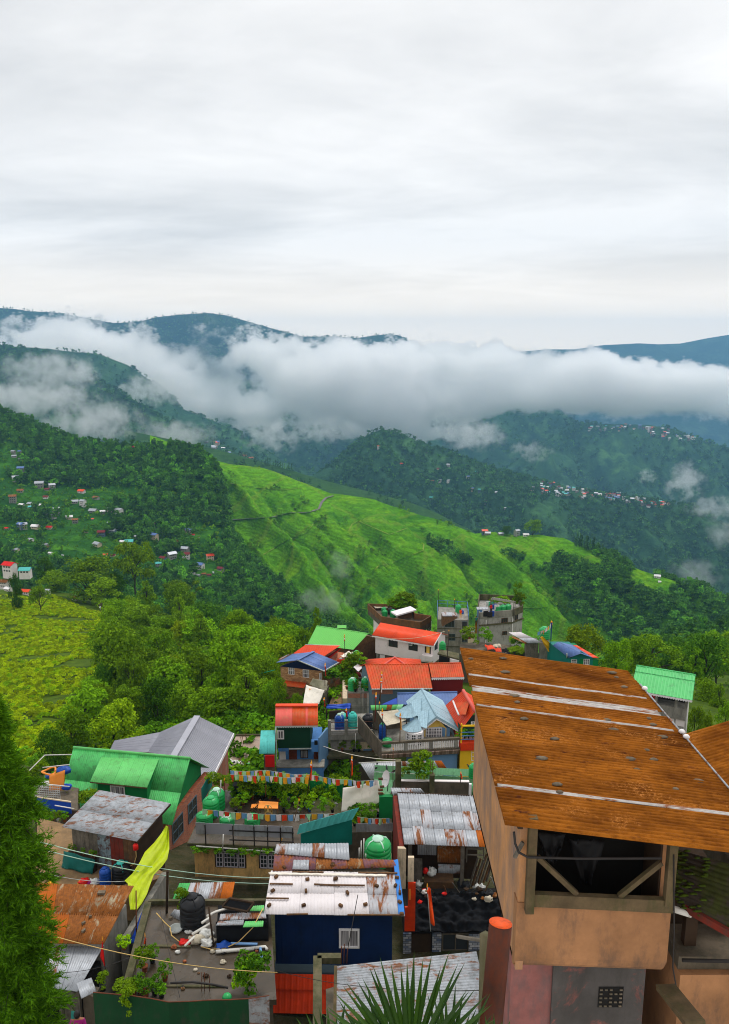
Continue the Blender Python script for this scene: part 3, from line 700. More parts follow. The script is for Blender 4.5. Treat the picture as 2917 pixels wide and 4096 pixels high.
#near-left wood: trees measured one by one (frame T)
WOOD='trees of the wood below the tea slope'
for k,x,t,b,w,D,lab in(('bright',735,36,290,200,330,'bright yellow-green spreading tree standing tallest above the wood'),('column',97,205,425,80,270,'narrow dark columnar tree on the tea slope below the red roof'),('flat',225,265,440,100,265,'small dark tree with bare pale trunk on the tea slope'),('column',250,110,250,110,350,'green creeper-clad tree behind the teal roof'),('round_c',300,185,330,180,330,'olive round tree on the upper edge of the tea slope'),('round_d',500,110,380,270,320,'large olive tree rising beside the pylon'),('dark',640,190,400,120,330,'dark tree beneath the bright spreading tree'),('round_a',560,230,400,170,300,'leafy tree standing in front of the large olive one'),('conifer',800,225,430,160,300,'feathery tree between bright tree and round light tree'),('round_b',970,262,470,200,290,'light green domed tree in the upper wood'),('flat',1000,235,420,190,330,'olive flat-topped tree behind the domed one'),('dark',1130,350,520,190,270,'dark green domed tree at the wood edge above the gully'),('round_c',750,355,560,170,230,'olive tree with drooping crown right of the pylon'),('conifer',985,300,620,170,230,'tall thin feathery tree in the middle of the wood'),('round_a',880,440,640,190,210,'yellowish green tree above the bare soil slip'),('round_b',1080,440,680,220,200,'mid green tree right of the soil slip'),('dark',1200,430,700,190,220,'dark green tree leaning over the gully'),('round_d',660,470,800,270,140,'massive dark olive tree at the right border of the tea slope'),('round_c',720,640,830,200,130,'olive tree crowding the foot of the massive one'),('dark',560,680,850,130,135,'dark bush-like tree at the tea slope border'),('bright_b',1440,565,760,190,170,'yellow-green round tree left of the blue roofed house'),('round_a',1350,600,800,190,165,'green tree in the hollow left of the blue roofed house'),('conifer',1370,430,640,180,240,'feathery olive tree behind the yellow-green one'),('conifer',1480,420,620,170,250,'slender feathery tree above the town edge'),('conifer',1100,640,930,230,120,'feathery olive tree left of the bare branches'),('conifer',1240,660,960,210,115,'feathery olive tree below the cable'),('round_c',1000,790,1010,200,110,'olive tree behind the grey roof ridge'),('round_d',1350,770,1040,240,105,'broad olive tree above the wet concrete roof'),('round_b',1160,800,1050,260,100,'green tree behind the right slope of the grey roof'),('dark',860,760,1010,170,105,'dark tree in the shadowy dip behind the grey roof'),('round_a',480,830,1120,260,100,'bushy green tree at the lower tea slope'),('round_b',620,890,1170,270,90,'layered green tree behind the grey roof left slope'),('round_a',400,960,1200,220,85,'green tree above the green roof'),('round_c',720,800,1040,180,105,'olive green tree in the lower wood'),('bright_b',560,780,960,160,120,'yellowish tree at the tea slope foot'),('dark',300,1040,1230,170,80,'dark tree left of the green roof')):
 tree_px(k,*q('T',x,t),q('T',x,b)[1],w*.7389,D,lab,WOOD)
#the rest of the wood, told apart only by where they stand
pol=[q('T',*p)for p in((420,330),(640,330),(900,330),(1300,470),(1560,600),(1590,860),(1350,1010),(1000,990),(700,1080),(420,1120),(480,860),(560,820),(560,520),(690,470))]
_kinds=['round_a','round_b','round_c','round_d','dark','conifer','round_a','round_c']
cnt=0
while cnt<75:
 px,py=rnd.uniform(300,1190),rnd.uniform(2380,3000)
 if not inpoly(px,py,pol):continue
 h=land(ground,px,py)
 if h is None:continue
 hh=rnd.uniform(6,11);k=rnd.choice(_kinds)
 tree(k,h-Vector((0,0,.2)),hh,hh*rnd.uniform(.7,.95),'tree among many in the wood between tea slope and town','crowded trees filling the wood');cnt+=1
#right-hand wood behind the green roof with white fringe (frame N)
for k,x,t,b,w,D,lab in(('flat',620,175,700,620,150,'spreading flat-topped tree above the green roof with scalloped fringe'),('round_d',1330,690,1300,330,120,'olive tree right of the green roof with scalloped fringe'),('conifer',1460,720,1340,340,115,'feathery olive tree at the right picture edge'),('bright_b',1180,1000,1420,240,85,'bright green bush-like tree right of the block wall'),('bright_b',1330,1110,1420,220,80,'bright green low tree above the rusty right roof'),('round_a',1560,1000,1420,260,90,'green tree at the right edge above the rusty roof'),('round_b',1250,800,1200,260,150,'mid green tree behind the olive one'),('round_a',1000,470,760,260,260,'green tree behind the right end of the fringed roof'),('round_b',1250,520,820,280,240,'domed tree on the right valley side'),('round_b',1500,500,860,300,230,'domed tree further right on the valley side'),('dark',760,480,760,240,280,'dark tree below the spreading flat-topped tree'),('bright_b',1420,300,520,330,330,'yellow-green tree clump on the right spur'),('round_a',1180,330,560,300,330,'green tree on the right spur'),('round_a',330,470,720,240,230,'green tree behind the far end of the long rusty roof')):
 tree_px(k,*q('N',x,t),q('N',x,b)[1],w*.3183,D,lab,'trees on the right valley side')
cnt=0
while cnt<60:
 px,py=rnd.uniform(2250,3050),rnd.uniform(2560,2900)
 h=land(GR['near_right'][0],px,py);h2=land(ground,px,py)
 c=[v for v in(h,h2)if v is not None and v.y>110]
 if not c:continue
 h=min(c,key=lambda v:v.length);hh=rnd.uniform(7,12)
 tree(rnd.choice(_kinds),h-Vector((0,0,.2)),hh,hh*rnd.uniform(.7,.95),'tree among many on the wooded right valley side','crowded trees of the right valley side');cnt+=1
#trees in and around the town
for k,x,t,b,w,D,lab in(('dark',1345,650,960,250,116,'dense dark green bush tree beside the white house with orange roof'),('conifer',740,195,640,260,150,'feathery conifer behind the bright green roof'),('round_c',590,480,820,230,140,'olive tree left of the bright green roof'),('bright_b',480,1320,1490,190,92,'fresh green shrub tree below the red awning'),('round_c',250,1150,1480,230,95,'thin green tree below the checkered house'),('round_a',130,1180,1560,260,98,'green tree at the left foot of the checkered house'),('round_b',60,1330,1620,240,95,'green tree above the wet flat roof')):
 tree_px(k,*q('G',x,t),q('G',x,b)[1],w*.3079,D,lab,'trees standing between the houses')
#scattered cover (uncountable): tea bushes, far woods
def scatter(name,label,cat,pts,sc,protos,seed=0,sq=None):
 """one object that scatters small plants over the land"""
 col=bpy.data.collections.new(name+'_plants')
 for i,me in enumerate(protos):
  p=bpy.data.objects.new('plant_%02d'%i,me);col.objects.link(p)
 me=bpy.data.meshes.new(name);me.from_pydata(np.asarray(pts).tolist(),[],[])
 rs=np.random.RandomState(seed)
 a=me.attributes.new('sc','FLOAT_VECTOR','POINT');s=np.asarray(sc,float)
 if s.ndim==1:s=np.stack([s,s,s],1)
 a.data.foreach_set('vector',s.reshape(-1))
 a=me.attributes.new('rz','FLOAT','POINT');a.data.foreach_set('value',rs.rand(len(pts))*6.283)
 a=me.attributes.new('ix','INT','POINT');a.data.foreach_set('value',rs.randint(0,len(protos),len(pts)))
 o=bpy.data.objects.new(name,me);COL.objects.link(o);me.materials.append(protos[0].materials[0])
 g=bpy.data.node_groups.new(name,'GeometryNodeTree')
 g.interface.new_socket('Geometry',in_out='INPUT',socket_type='NodeSocketGeometry');g.interface.new_socket('Geometry',in_out='OUTPUT',socket_type='NodeSocketGeometry')
 gi=g.nodes.new('NodeGroupInput');go=g.nodes.new('NodeGroupOutput')
 ci=g.nodes.new('GeometryNodeCollectionInfo');ci.inputs[0].default_value=col;ci.inputs[1].default_value=True;ci.inputs[2].default_value=True
 ip=g.nodes.new('GeometryNodeInstanceOnPoints');ip.inputs['Pick Instance'].default_value=True
 def na(n,t):
  x=g.nodes.new('GeometryNodeInputNamedAttribute');x.data_type=t;x.inputs[0].default_value=n;return x.outputs[0]
 g.links.new(gi.outputs[0],ip.inputs['Points']);g.links.new(ci.outputs[0],ip.inputs['Instance']);g.links.new(na('ix','INT'),ip.inputs['Instance Index']);g.links.new(na('sc','FLOAT_VECTOR'),ip.inputs['Scale'])
 cb=g.nodes.new('ShaderNodeCombineXYZ');g.links.new(na('rz','FLOAT'),cb.inputs[2]);g.links.new(cb.outputs[0],ip.inputs['Rotation']);g.links.new(ip.outputs[0],go.inputs[0])
 o.modifiers.new('plants','NODES').node_group=g
 return tag(o,label,cat,None,'stuff')
def sample_grid(G,n,rs):
 """points spread evenly over a terrain grid"""
 A=G[:-1,:-1];B=G[1:,:-1];C=G[:-1,1:];ar=np.linalg.norm(np.cross(B-A,C-A),axis=-1).reshape(-1)
 k=rs.choice(len(ar),n,p=ar/ar.sum());i,j=np.divmod(k,G.shape[1]-1);u=rs.rand(n)[:,None];v=rs.rand(n)[:,None]
 return G[i,j]*(1-u)*(1-v)+G[i+1,j]*u*(1-v)+G[i,j+1]*(1-u)*v+G[i+1,j+1]*u*v
def far_protos(nm,mt,n,quads,leaf,clumps,kinds=('round',)):
 return[crown('%s_%d'%(nm,i),mt,kinds[i%len(kinds)],30+i,leaf,quads,clumps)[0]for i in range(n)]
rs=np.random.RandomState(5)
bush=[]
for i in range(4):
 n=70;a=rs.rand(n)*6.283;r=np.sqrt(rs.rand(n))*.62;z=.62-.35*(r/.62)**3+rs.rand(n)*.10
 c=np.stack([r*np.cos(a),r*np.sin(a),z],1);nr=np.stack([r*np.cos(a)*1.2,r*np.sin(a)*1.2,np.full(n,.8)],1)+rs.normal(size=(n,3))*.25;nr/=np.linalg.norm(nr,axis=1)[:,None]
 bush.append(np_mesh('tea_bush_%d'%i,*leaf_quads(c,nr,.30,.8,rs),'leaf_tea'))
#tea bushes stand in wavering rows across the near slope
tp=[q('T',*p)for p in((-260,330),(0,310),(150,318),(300,315),(480,395),(650,440),(690,470),(560,500),(535,640),(540,760),(480,900),(420,1080),(300,1190),(-260,1400))]
yy,xx=np.meshgrid(np.arange(60,390,1.25),np.arange(-230,-18,1.05),indexing='ij')
xx=xx+rs.normal(size=xx.shape)*.28;yy=yy+rs.normal(size=yy.shape)*.18+2.4*fbm(xx/22,yy/22,3)
zz=ground_z(xx.reshape(-1),yy.reshape(-1));pts=np.stack([xx.reshape(-1),yy.reshape(-1),zz],1)
pts[:,2]+=(fbm(pts[:,0]/14,pts[:,1]/14,4)-.5)*np.clip(np.hypot(pts[:,0],pts[:,1])/60,.1,2.2)
px,py,_d=proj(pts);keep=inpoly(px,py,tp)&(rs.rand(len(pts))<.93)&(fbm(pts[:,0]/9,pts[:,1]/9,3)<.66)
pts=pts[keep]
scatter('tea_plants','bright yellow-green clipped tea bushes covering the near left slope','tea bushes',pts,np.stack([rs.uniform(.8,1.25,len(pts))]*2+[rs.uniform(.7,1.3,len(pts))],1),bush,1)
#weeds and shrubs in the near wood and round the town
sh=far_protos('shrub','leaf_shrub',4,260,.13,12)
pts=[]
while len(pts)<900:
 px,py=rnd.uniform(250,1400),rnd.uniform(2380,3300)
 if not(inpoly(px,py,pol)or(py>2500 and px>560)):continue
 h=land(ground,px,py)
 if h is not None and h.y>70:pts.append(tuple(h-Vector((0,0,.3))))
scatter('undergrowth','low green shrubs and weeds between the trees of the near wood','undergrowth',pts,nrg.uniform(1.5,3.6,len(pts)),sh,2)
#forest on the slope across the valley, with clearings round the houses
wood_t=far_protos('wood_tree','leaf_wood',5,230,.15,16,('round','round','column','round','round'))
P_=sample_grid(GR['wood'][1],17000,rs);px,py,_d=proj(P_)
cl=fbm(P_[:,0]/70+3,P_[:,1]/70,4)
open_=((px<900)&(py>1950)&(py<2290))|((px<200)&(py>1760)&(py<2100))
keep=(cl<np.where(open_,.575,.78))&(px>-250)&(px<1500)&(py<2600)
terr=inpoly(px,py,[q('T',*p)for p in((1020,90),(1160,80),(1230,150),(1260,230),(1180,330),(1000,230),(850,150),(900,110))])
keep&=~(terr&(rs.rand(len(px))<.85))
P_=P_[keep];P_[:,2]-=.6
scatter('forest','dark green forest covering the slope across the valley','forest',P_,np.stack([rs.uniform(4.5,14,len(P_))]*2+[rs.uniform(7,16,len(P_))],1),wood_t,3)
scr=far_protos('clearing_shrub','leaf_shrub',3,90,.22,9)
P_=sample_grid(GR['wood'][1],14000,rs);px,py,_d=proj(P_);P_=P_[(px>-200)&(px<1300)&(py<2500)]
scatter('scrub','bright green scrub in the clearings of the far slope','scrub',P_,rs.uniform(1.5,5.5,len(P_)),scr,4)
#woods on the tea hill flanks
P_=sample_grid(GR['tea'][1],26000,rs);px,py,_d=proj(P_)
n1=fbm(P_[:,0]/60,P_[:,1]/60+5,4)
w1=inpoly(px,py,[q('V',*p)for p in((440,560),(560,540),(700,600),(860,600),(960,540),(1000,640),(930,700),(1180,780),(1150,660),(1240,640),(1400,700),(1800,900),(1800,1300),(1000,1240),(820,1180),(660,960),(560,760),(430,640))])
w2=inpoly(px,py,[q('V',*p)for p in((620,410),(760,430),(900,480),(1100,560),(1240,640),(1400,700),(1300,720),(1150,640),(1000,580),(860,600),(780,540))])
w3=inpoly(px,py,[q('V',*p)for p in((190,470),(240,480),(300,560),(440,620),(460,660),(330,600),(190,520))])|inpoly(px,py,[q('U',*p)for p in((1200,510),(1330,540),(1450,640),(1440,670),(1300,600))])
keep=(w1&(n1<.60))|(w2&(n1<.66))|(w3&(n1<.57))
Q=P_[keep];Q[:,2]-=.5
scatter('hillside_wood','dark green trees on the right flank of the tea hill','forest',Q,np.stack([rs.uniform(7,14,len(Q))]*2+[rs.uniform(7,13,len(Q))],1),wood_t,5)
n2=fbm(P_[:,0]/24,P_[:,1]/45+50,4);low=np.clip((py-2150)/400,0,1)
keep=(~(w1|w2))&(n2>.70-.10*low)&(px>900)
Q=P_[keep]
scatter('hillside_shrubs','patches of shrubs between the tea fields of the big hill','shrubs',Q,rs.uniform(2.2,5.5,len(Q)),scr,6)
far_t=far_protos('distant_tree','leaf_far',4,46,.30,9)
for key,n,s0,s1,thr,nm,lab in(('far_left',22000,12,22,.9,'distant_forest','dark forest on the highest far mountain'),('centre',15000,9,16,.66,'distant_forest','blue-green forest on the centre hill with the village'),('mid_left',9000,11,20,.7,'distant_forest','dark forest on the left mountain in the mist'),('mid_back',6000,13,22,.7,'distant_forest','dark forest on the mountain behind the mist'),('mid_right',8000,12,22,.54,'distant_forest','blue-green woods on the right hill'),('mid_dark',8000,14,24,.64,'distant_forest','dark forest below the thick end of the cloud bank'),('dull',1500,7,12,.42,'distant_forest','tree groups on the dull green ridge behind the tea hill'),('near_right',1500,6,12,.8,'forest','forest on the right valley side')):
 P_=sample_grid(GR[key][1],n,rs);px,py,_d=proj(P_)
 c=fbm(P_[:,0]/190,P_[:,1]/190+9,4)
 keep=(c<thr)&(px>-300)&(px<3200)
 if key=='centre':keep&=~(inpoly(px,py,[q('V',*p)for p in((420,170),(520,150),(600,250),(590,330),(430,320),(350,240))])&(rs.rand(len(px))<.9))
 P_=P_[keep];P_[:,2]-=1
 scatter(nm,lab,'forest',P_,np.stack([rs.uniform(s0,s1,len(P_))]*2+[rs.uniform(s0,s1,len(P_))],1),far_t if key!='near_right' else wood_t,7)
#the town: materials and builders
def rgb(r,g,b,k=1.0):
 f=lambda c:(c/255/12.92 if c<=10 else((c/255+.055)/1.055)**2.4)*k
 return(f(r),f(g),f(b))
mat('green_tin',rgb(78,186,98),var=.24,scale=1.2,rough=.55,dirt=.25,dirtc=(.04,.12,.04),objvar=.10)
mat('green_tin_pale',rgb(105,200,110),var=.14,scale=1.5,rough=.6,dirt=.15,dirtc=(.10,.22,.07),objvar=.06)
mat('green_tin_bright',rgb(118,205,100),var=.06,scale=.8,rough=.5)
mat('green_tin_clean',rgb(88,196,112),var=.10,scale=.6,rough=.5,dirt=.1,dirtc=(.06,.25,.08))
mat('green_wall',rgb(10,125,62),var=.25,scale=1,rough=.8)
mat('mint_tin',rgb(150,220,165),var=.10,scale=1.5,rough=.5,dirt=.15,dirtc=(.12,.3,.14),objvar=.1)
mat('grey_tin',rgb(172,172,182),var=.10,scale=.7,rough=.45,metal=.15,objvar=.05)
mat('galv',rgb(178,182,188),var=.18,scale=1.6,rough=.5,metal=.25,dirt=.18,dirtc=(.16,.15,.14),objvar=.12)
mat('galv_rust',rgb(185,185,190),var=.18,scale=1.5,rough=.6,metal=.1,rust=.50,rscale=1.1,rstretch=(2.2,.45,.6),objvar=.15)
mat('galv_spot',rgb(165,170,176),var=.2,scale=2.2,rough=.6,metal=.1,rust=.45,rscale=1.8,rstretch=(.8,2.0,1),dirt=.3,dirtc=(.12,.12,.11),objvar=.08)
mat('rust_tin',rgb(172,160,132),var=.35,scale=1.2,rough=.85,rust=.60,rustc=(.27,.088,.014),rscale=1.3,rstretch=(1.6,.7,1),objvar=.18)
mat('rust_heavy',rgb(178,92,18),var=.30,scale=2,rough=.9,rust=.35,rustc=(.20,.17,.15),rscale=.9,rstretch=(1,.5,.5),objvar=.2)
mat('maroon_tin',rgb(120,80,88),var=.3,scale=2,rough=.8,rust=.5,rustc=(.28,.085,.02),rscale=1.4,objvar=.1)
mat('orange_tin',rgb(214,74,14),var=.30,scale=.8,rough=.55,dirt=.30,dirtc=(.40,.14,.03),objvar=.05)
mat('orange_clean',rgb(230,70,12),var=.2,scale=.5,rough=.5)
mat('pink_tin',rgb(225,98,86),var=.12,scale=1,rough=.6,dirt=.1,dirtc=(.5,.22,.1))
mat('blue_tin',rgb(92,120,176),var=.22,scale=.9,rough=.55,dirt=.1,dirtc=(.10,.14,.25),objvar=.06)
mat('sky_tin',rgb(160,192,206),var=.2,scale=3,rough=.6,dirt=.12,dirtc=(.30,.42,.48),objvar=.06)
mat('teal_tin',rgb(84,190,184),var=.12,scale=1.5,rough=.6,dirt=.15,dirtc=(.05,.2,.15),objvar=.08)
mat('teal_dark',rgb(10,120,108),var=.2,scale=1,rough=.6)
mat('white_sheet',rgb(226,219,220),var=.08,scale=1,rough=.7,dirt=.12,dirtc=(.50,.42,.36),objvar=.05)
mat('white_paint',rgb(236,232,232),var=.07,scale=1.5,rough=.7,dirt=.08,dirtc=(.4,.38,.36))
mat('white_wall',rgb(238,228,226),var=.06,scale=.7,rough=.8,dirt=.08,dirtc=(.4,.36,.32))
mat('cream_wall',rgb(220,200,170),var=.1,scale=1,rough=.85,dirt=.15)
mat('navy_wall',rgb(6,38,84),var=.3,scale=.9,rough=.6,dirt=.1,dirtc=(.004,.012,.03))
mat('blue_wall',rgb(75,128,190),var=.15,scale=.9,rough=.8,dirt=.12,dirtc=(.06,.12,.2))
mat('slate_wall',rgb(92,112,124),var=.12,scale=1,rough=.8)
mat('bluegrey_wall',rgb(110,150,190),var=.1,scale=1,rough=.8)
mat('darkgreen_wall',rgb(6,58,36),var=.15,scale=.7,rough=.75)
mat('yellow_wall',rgb(245,196,30),var=.08,scale=1,rough=.8)
mat('ochre_wall',rgb(228,188,88),var=.08,scale=1,rough=.8)
mat('red_wall',rgb(215,20,16),var=.1,scale=1,rough=.7)
mat('orange_wall',rgb(226,62,12),var=.25,scale=1.5,rough=.6)
mat('maroon_wall',rgb(110,18,18),var=.1,scale=1,rough=.7)
mat('peach_wall',rgb(255,202,130),var=.16,scale=.8,rough=.85,dirt=.32,dirtc=(.10,.08,.05))
mat('peach_dull',rgb(160,114,76),var=.34,scale=1.1,rough=.85,dirt=.22,dirtc=(.075,.055,.045))
mat('peach_side',rgb(198,142,92),var=.3,scale=1.0,rough=.85,dirt=.55,dirtc=(.16,.13,.12))
mat('pink_wall',rgb(150,96,90),var=.3,scale=1.4,rough=.9,dirt=.3,dirtc=(.10,.09,.09))
mat('concrete',rgb(150,146,136),var=.25,scale=.9,rough=.9,dirt=.35,dirtc=(.09,.085,.07),bump=.3)
mat('concrete_dark',rgb(112,100,84),var=.35,scale=.8,rough=.9,dirt=.45,dirtc=(.045,.045,.03),bump=.3)
mat('concrete_wet',rgb(84,72,58),var=.35,scale=.7,rough=.75,spec=.5,dirt=.4,dirtc=(.06,.05,.035),wet=1,bump=.15)
mat('concrete_pink',rgb(176,152,134),var=.2,scale=.6,rough=.8,dirt=.3,dirtc=(.16,.12,.09),wet=1)
mat('concrete_moss',rgb(110,102,78),var=.35,scale=.9,rough=.95,dirt=.6,dirtc=(.035,.045,.012))
mat('parapet_brown',rgb(130,88,54),var=.3,scale=.7,rough=.9,dirt=.45,dirtc=(.06,.05,.03))
mat('block_wall',rgb(170,166,160),var=.18,scale=1.1,rough=.9,dirt=.2)
mat('wood_grey',rgb(118,110,98),var=.4,scale=2.5,rough=.9,dirt=.3,objvar=.3)
mat('wood_brown',rgb(120,86,55),var=.4,scale=2.5,rough=.9,dirt=.3,objvar=.3)
mat('wood_red',rgb(128,48,34),var=.3,scale=2.5,rough=.9,dirt=.25,objvar=.15)
mat('wood_blue',rgb(128,146,152),var=.4,scale=3,rough=.9,rust=.5,rustc=(.10,.05,.04),rscale=2)
mat('wood_moss',rgb(98,82,58),var=.45,scale=2.2,rough=.95,dirt=.25,dirtc=(.05,.055,.015))
mat('wood_dark',rgb(60,44,30),var=.4,scale=2,rough=.9)
mat('steel_rusty',rgb(110,62,40),var=.35,scale=3,rough=.8)
mat('steel_dark',rgb(48,44,42),var=.3,scale=3,rough=.7)
mat('steel_pale',rgb(190,195,190),var=.15,scale=3,rough=.6)
mat('steel_blue',rgb(80,125,180),var=.15,scale=3,rough=.6)
mat('pvc_white',rgb(225,222,214),var=.12,scale=3,rough=.5,dirt=.15,dirtc=(.3,.26,.2))
mat('pvc_blue',rgb(120,165,215),var=.1,scale=3,rough=.5)
mat('plastic_green',rgb(14,158,76),var=.12,scale=1.5,rough=.4,spec=.5,dirt=.1,dirtc=(.04,.2,.08))
mat('plastic_green_lid',rgb(60,190,110),var=.12,scale=3,rough=.4,spec=.5)
mat('plastic_pale',rgb(190,225,205),var=.12,scale=3,rough=.5)
mat('plastic_teal',rgb(70,200,185),var=.1,scale=2,rough=.4)
mat('plastic_blue',rgb(28,78,165),var=.15,scale=2,rough=.45)
mat('plastic_black',rgb(32,33,36),var=.25,scale=3,rough=.5)
mat('plastic_white',rgb(225,225,220),var=.1,scale=3,rough=.5,dirt=.15)
mat('plastic_red',rgb(225,30,22),var=.1,scale=3,rough=.5)
mat('plastic_orange',rgb(245,150,60),var=.08,scale=3,rough=.5)
mat('plastic_tan',rgb(215,180,110),var=.08,scale=3,rough=.5)
mat('tarp_lime',rgb(182,200,8),var=.2,scale=2,rough=.55)
mat('tarp_white',rgb(240,232,218),var=.10,scale=1.2,rough=.7,dirt=.1,dirtc=(.5,.45,.36))
mat('tarp_grey',rgb(205,194,172),var=.12,scale=1.2,rough=.75,dirt=.2,dirtc=(.3,.26,.2))
mat('tarp_black',rgb(26,27,30),var=.3,scale=2,rough=.8,spec=.12)
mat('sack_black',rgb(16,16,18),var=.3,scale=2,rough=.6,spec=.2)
mat('stained_wall',rgb(82,78,75),var=.3,scale=1.2,rough=.9,rust=.46,rustc=rgb(150,86,76),rscale=1.0,dirt=.35,dirtc=(.05,.045,.04))
mat('tarp_blue',rgb(28,74,180),var=.15,scale=2,rough=.55)
mat('tarp_teal',rgb(18,108,100),var=.2,scale=2,rough=.55)
mat('tarp_yellow',rgb(250,190,30),var=.1,scale=2,rough=.6)
mat('net_green',rgb(20,165,115),var=.2,scale=3,rough=.7)
mat('terracotta',rgb(165,95,62),var=.2,scale=4,rough=.9)
mat('brick_loose',rgb(100,70,42),var=.4,scale=9,rough=.95,objvar=.45)
mat('stone',rgb(120,108,90),var=.4,scale=8,rough=.95,objvar=.3)
mat('rubble_tone',rgb(86,74,60),var=.45,scale=5,rough=.95,objvar=.3)
mat('dirt_floor',rgb(150,120,84),var=.3,scale=1,rough=.95,dirt=.3,dirtc=(.14,.10,.06))
mat('curtain_cloth',rgb(200,195,205),var=.2,scale=4,rough=.9)
mat('door_pattern',rgb(110,52,28),var=.5,scale=8,rough=.8)
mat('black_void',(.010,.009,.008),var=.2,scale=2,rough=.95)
for nm,c in(('flag_blue',(110,160,205)),('flag_white',(240,226,224)),('flag_red',(225,62,18)),('flag_green',(165,220,170)),('flag_yellow',(252,170,34)),('flag_saffron',(250,80,12)),('cloth_magenta',(150,22,110)),('cloth_skyblue',(60,130,210))):
 mat(nm,rgb(*c),var=.12,scale=6,rough=.85)
mat('skin',rgb(150,96,68),var=.1,scale=5,rough=.6);mat('hair',rgb(22,16,14),var=.2,scale=9,rough=.6)
mat('feather',(.012,.012,.014),var=.3,scale=9,rough=.5)
m_,nt_,b_=new_mat('glass');b_.inputs['Base Color'].default_value=(.035,.04,.045,1);b_.inputs['Roughness'].default_value=.08;b_.inputs['Specular IOR Level'].default_value=.6
m_,nt_,b_=new_mat('glass_curtained')
_g=nt_.nodes.new('ShaderNodeNewGeometry')
nt_.links.new(ramp(nt_,noise(nt_,mapping(nt_,_g.outputs['Position'],(6,6,.3)),2.2,3,.5),.4,.62,(.10,.09,.10),(.42,.40,.42)),b_.inputs['Base Color']);b_.inputs['Roughness'].default_value=.15
def brick_mat(name,ang,c1,c2,mortar,w=.22,h=.075,mix_=.35,bw=None):
 m,nt,b=new_mat(name);g=nt.nodes.new('ShaderNodeNewGeometry')
 v=mapping(nt,g.outputs['Position'],rot=(0,0,-ang));s=nt.nodes.new('ShaderNodeSeparateXYZ');nt.links.new(v,s.inputs[0])
 cb=nt.nodes.new('ShaderNodeCombineXYZ');nt.links.new(s.outputs[0],cb.inputs[0]);nt.links.new(s.outputs[2],cb.inputs[1])
 t=nt.nodes.new('ShaderNodeTexBrick');nt.links.new(cb.outputs[0],t.inputs['Vector']);t.inputs['Scale'].default_value=1
 t.inputs['Color1'].default_value=c1+(1,);t.inputs['Color2'].default_value=c2+(1,);t.inputs['Mortar'].default_value=mortar+(1,);t.inputs['Mortar Size'].default_value=.012
 t.inputs['Brick Width'].default_value=w;t.inputs['Row Height'].default_value=h
 c=mix(nt,mix_,t.outputs[0],ramp(nt,noise(nt,g.outputs['Position'],1.6,6,.7),.3,.7,(.35,)*3,(1.2,)*3),'MULTIPLY')
 nt.links.new(c,b.inputs['Base Color']);b.inputs['Roughness'].default_value=.9
 return m
brick_mat('brick_wall',R(70),rgb(205,110,70),rgb(165,80,50),rgb(150,135,120))
brick_mat('brick_small',0,rgb(190,100,62),rgb(160,80,48),rgb(150,135,120))
brick_mat('block_course',0,rgb(176,170,164),rgb(160,155,150),rgb(128,122,116),.45,.22)
brick_mat('checker_cladding',R(-14),rgb(206,160,112),rgb(150,108,72),rgb(130,95,66),.34,.16,.15)
brick_mat('mosaic_tile',0,rgb(190,190,192),rgb(70,90,120),rgb(60,60,64),.26,.13,.1)
brick_mat('striped_tile',0,rgb(200,175,158),rgb(120,92,76),rgb(110,90,76),.16,.9,.1)
#big rusty roof close to the viewer: rust in several tones, pale lichen specks, streaks along the ridges
m_,nt_,b_=new_mat('rust_roof');_g=nt_.nodes.new('ShaderNodeNewGeometry');_p=_g.outputs['Position']
_c=ramp(nt_,noise(nt_,mapping(nt_,_p,(.8,1.6,2)),.9,7,.65,.3),.30,.70,rgb(86,44,8),rgb(176,106,32))
_c=mix(nt_,ramp(nt_,noise(nt_,mapping(nt_,_p,(1.1,2.6,2)),4.5,6,.8),.48,.72),_c,rgb(92,46,8))
_oi=nt_.nodes.new('ShaderNodeObjectInfo');_c=mix(nt_,1.0,_c,ramp(nt_,_oi.outputs['Random'],0,1,(.80,)*3,(1.14,)*3),'MULTIPLY')
_c=mix(nt_,ramp(nt_,noise(nt_,mapping(nt_,_p,(1.2,1.5,1)),.8,5,.6),.54,.64),_c,mix(nt_,ramp(nt_,noise(nt_,mapping(nt_,_p,(1,1.8,1)),21,4,.8),.50,.68),_c,rgb(205,136,70)))
_c=mix(nt_,ramp(nt_,noise(nt_,mapping(nt_,_p,(1,3,1),(7,3,1)),2.4,6,.75),.60,.70),_c,rgb(70,34,24))
nt_.links.new(_c,b_.inputs['Base Color']);b_.inputs['Roughness'].default_value=.85;b_.inputs['Specular IOR Level'].default_value=.05
_bp=nt_.nodes.new('ShaderNodeBump');_bp.inputs['Distance'].default_value=.01;_bp.inputs['Strength'].default_value=.5;nt_.links.new(noise(nt_,_p,40,4,.7),_bp.inputs['Height']);nt_.links.new(_bp.outputs[0],b_.inputs['Normal'])
mat('galv_strip',rgb(188,184,180),var=.3,scale=6,rough=.7,rust=.46,rustc=rgb(140,76,20),rscale=3,rstretch=(.5,5,1))
mat('moss',rgb(70,88,18),var=.5,scale=6,rough=1)
mat('orange_cap',rgb(232,84,20),var=.15,scale=7,rough=.6,dirt=.2,dirtc=(.2,.05,.01));mat('orange_pipe',rgb(88,36,8),var=.3,scale=5,rough=.6,dirt=.35,dirtc=(.03,.015,.01))
UP=V3(0,0,1)
def zof(k,x,y,D):return qd(k,x,y,D).z
def flat(v,z):return V3(v[0],v[1],z)
def lerp(a,b,t):return Vector(a)*(1-t)+Vector(b)*t
def bil(a,b,c,d,u,v):return lerp(lerp(a,b,u),lerp(d,c,u),v)
def phit(p0,n,px,py):
 r=ray(px,py);return r*(Vector(p0).dot(n)/r.dot(n))
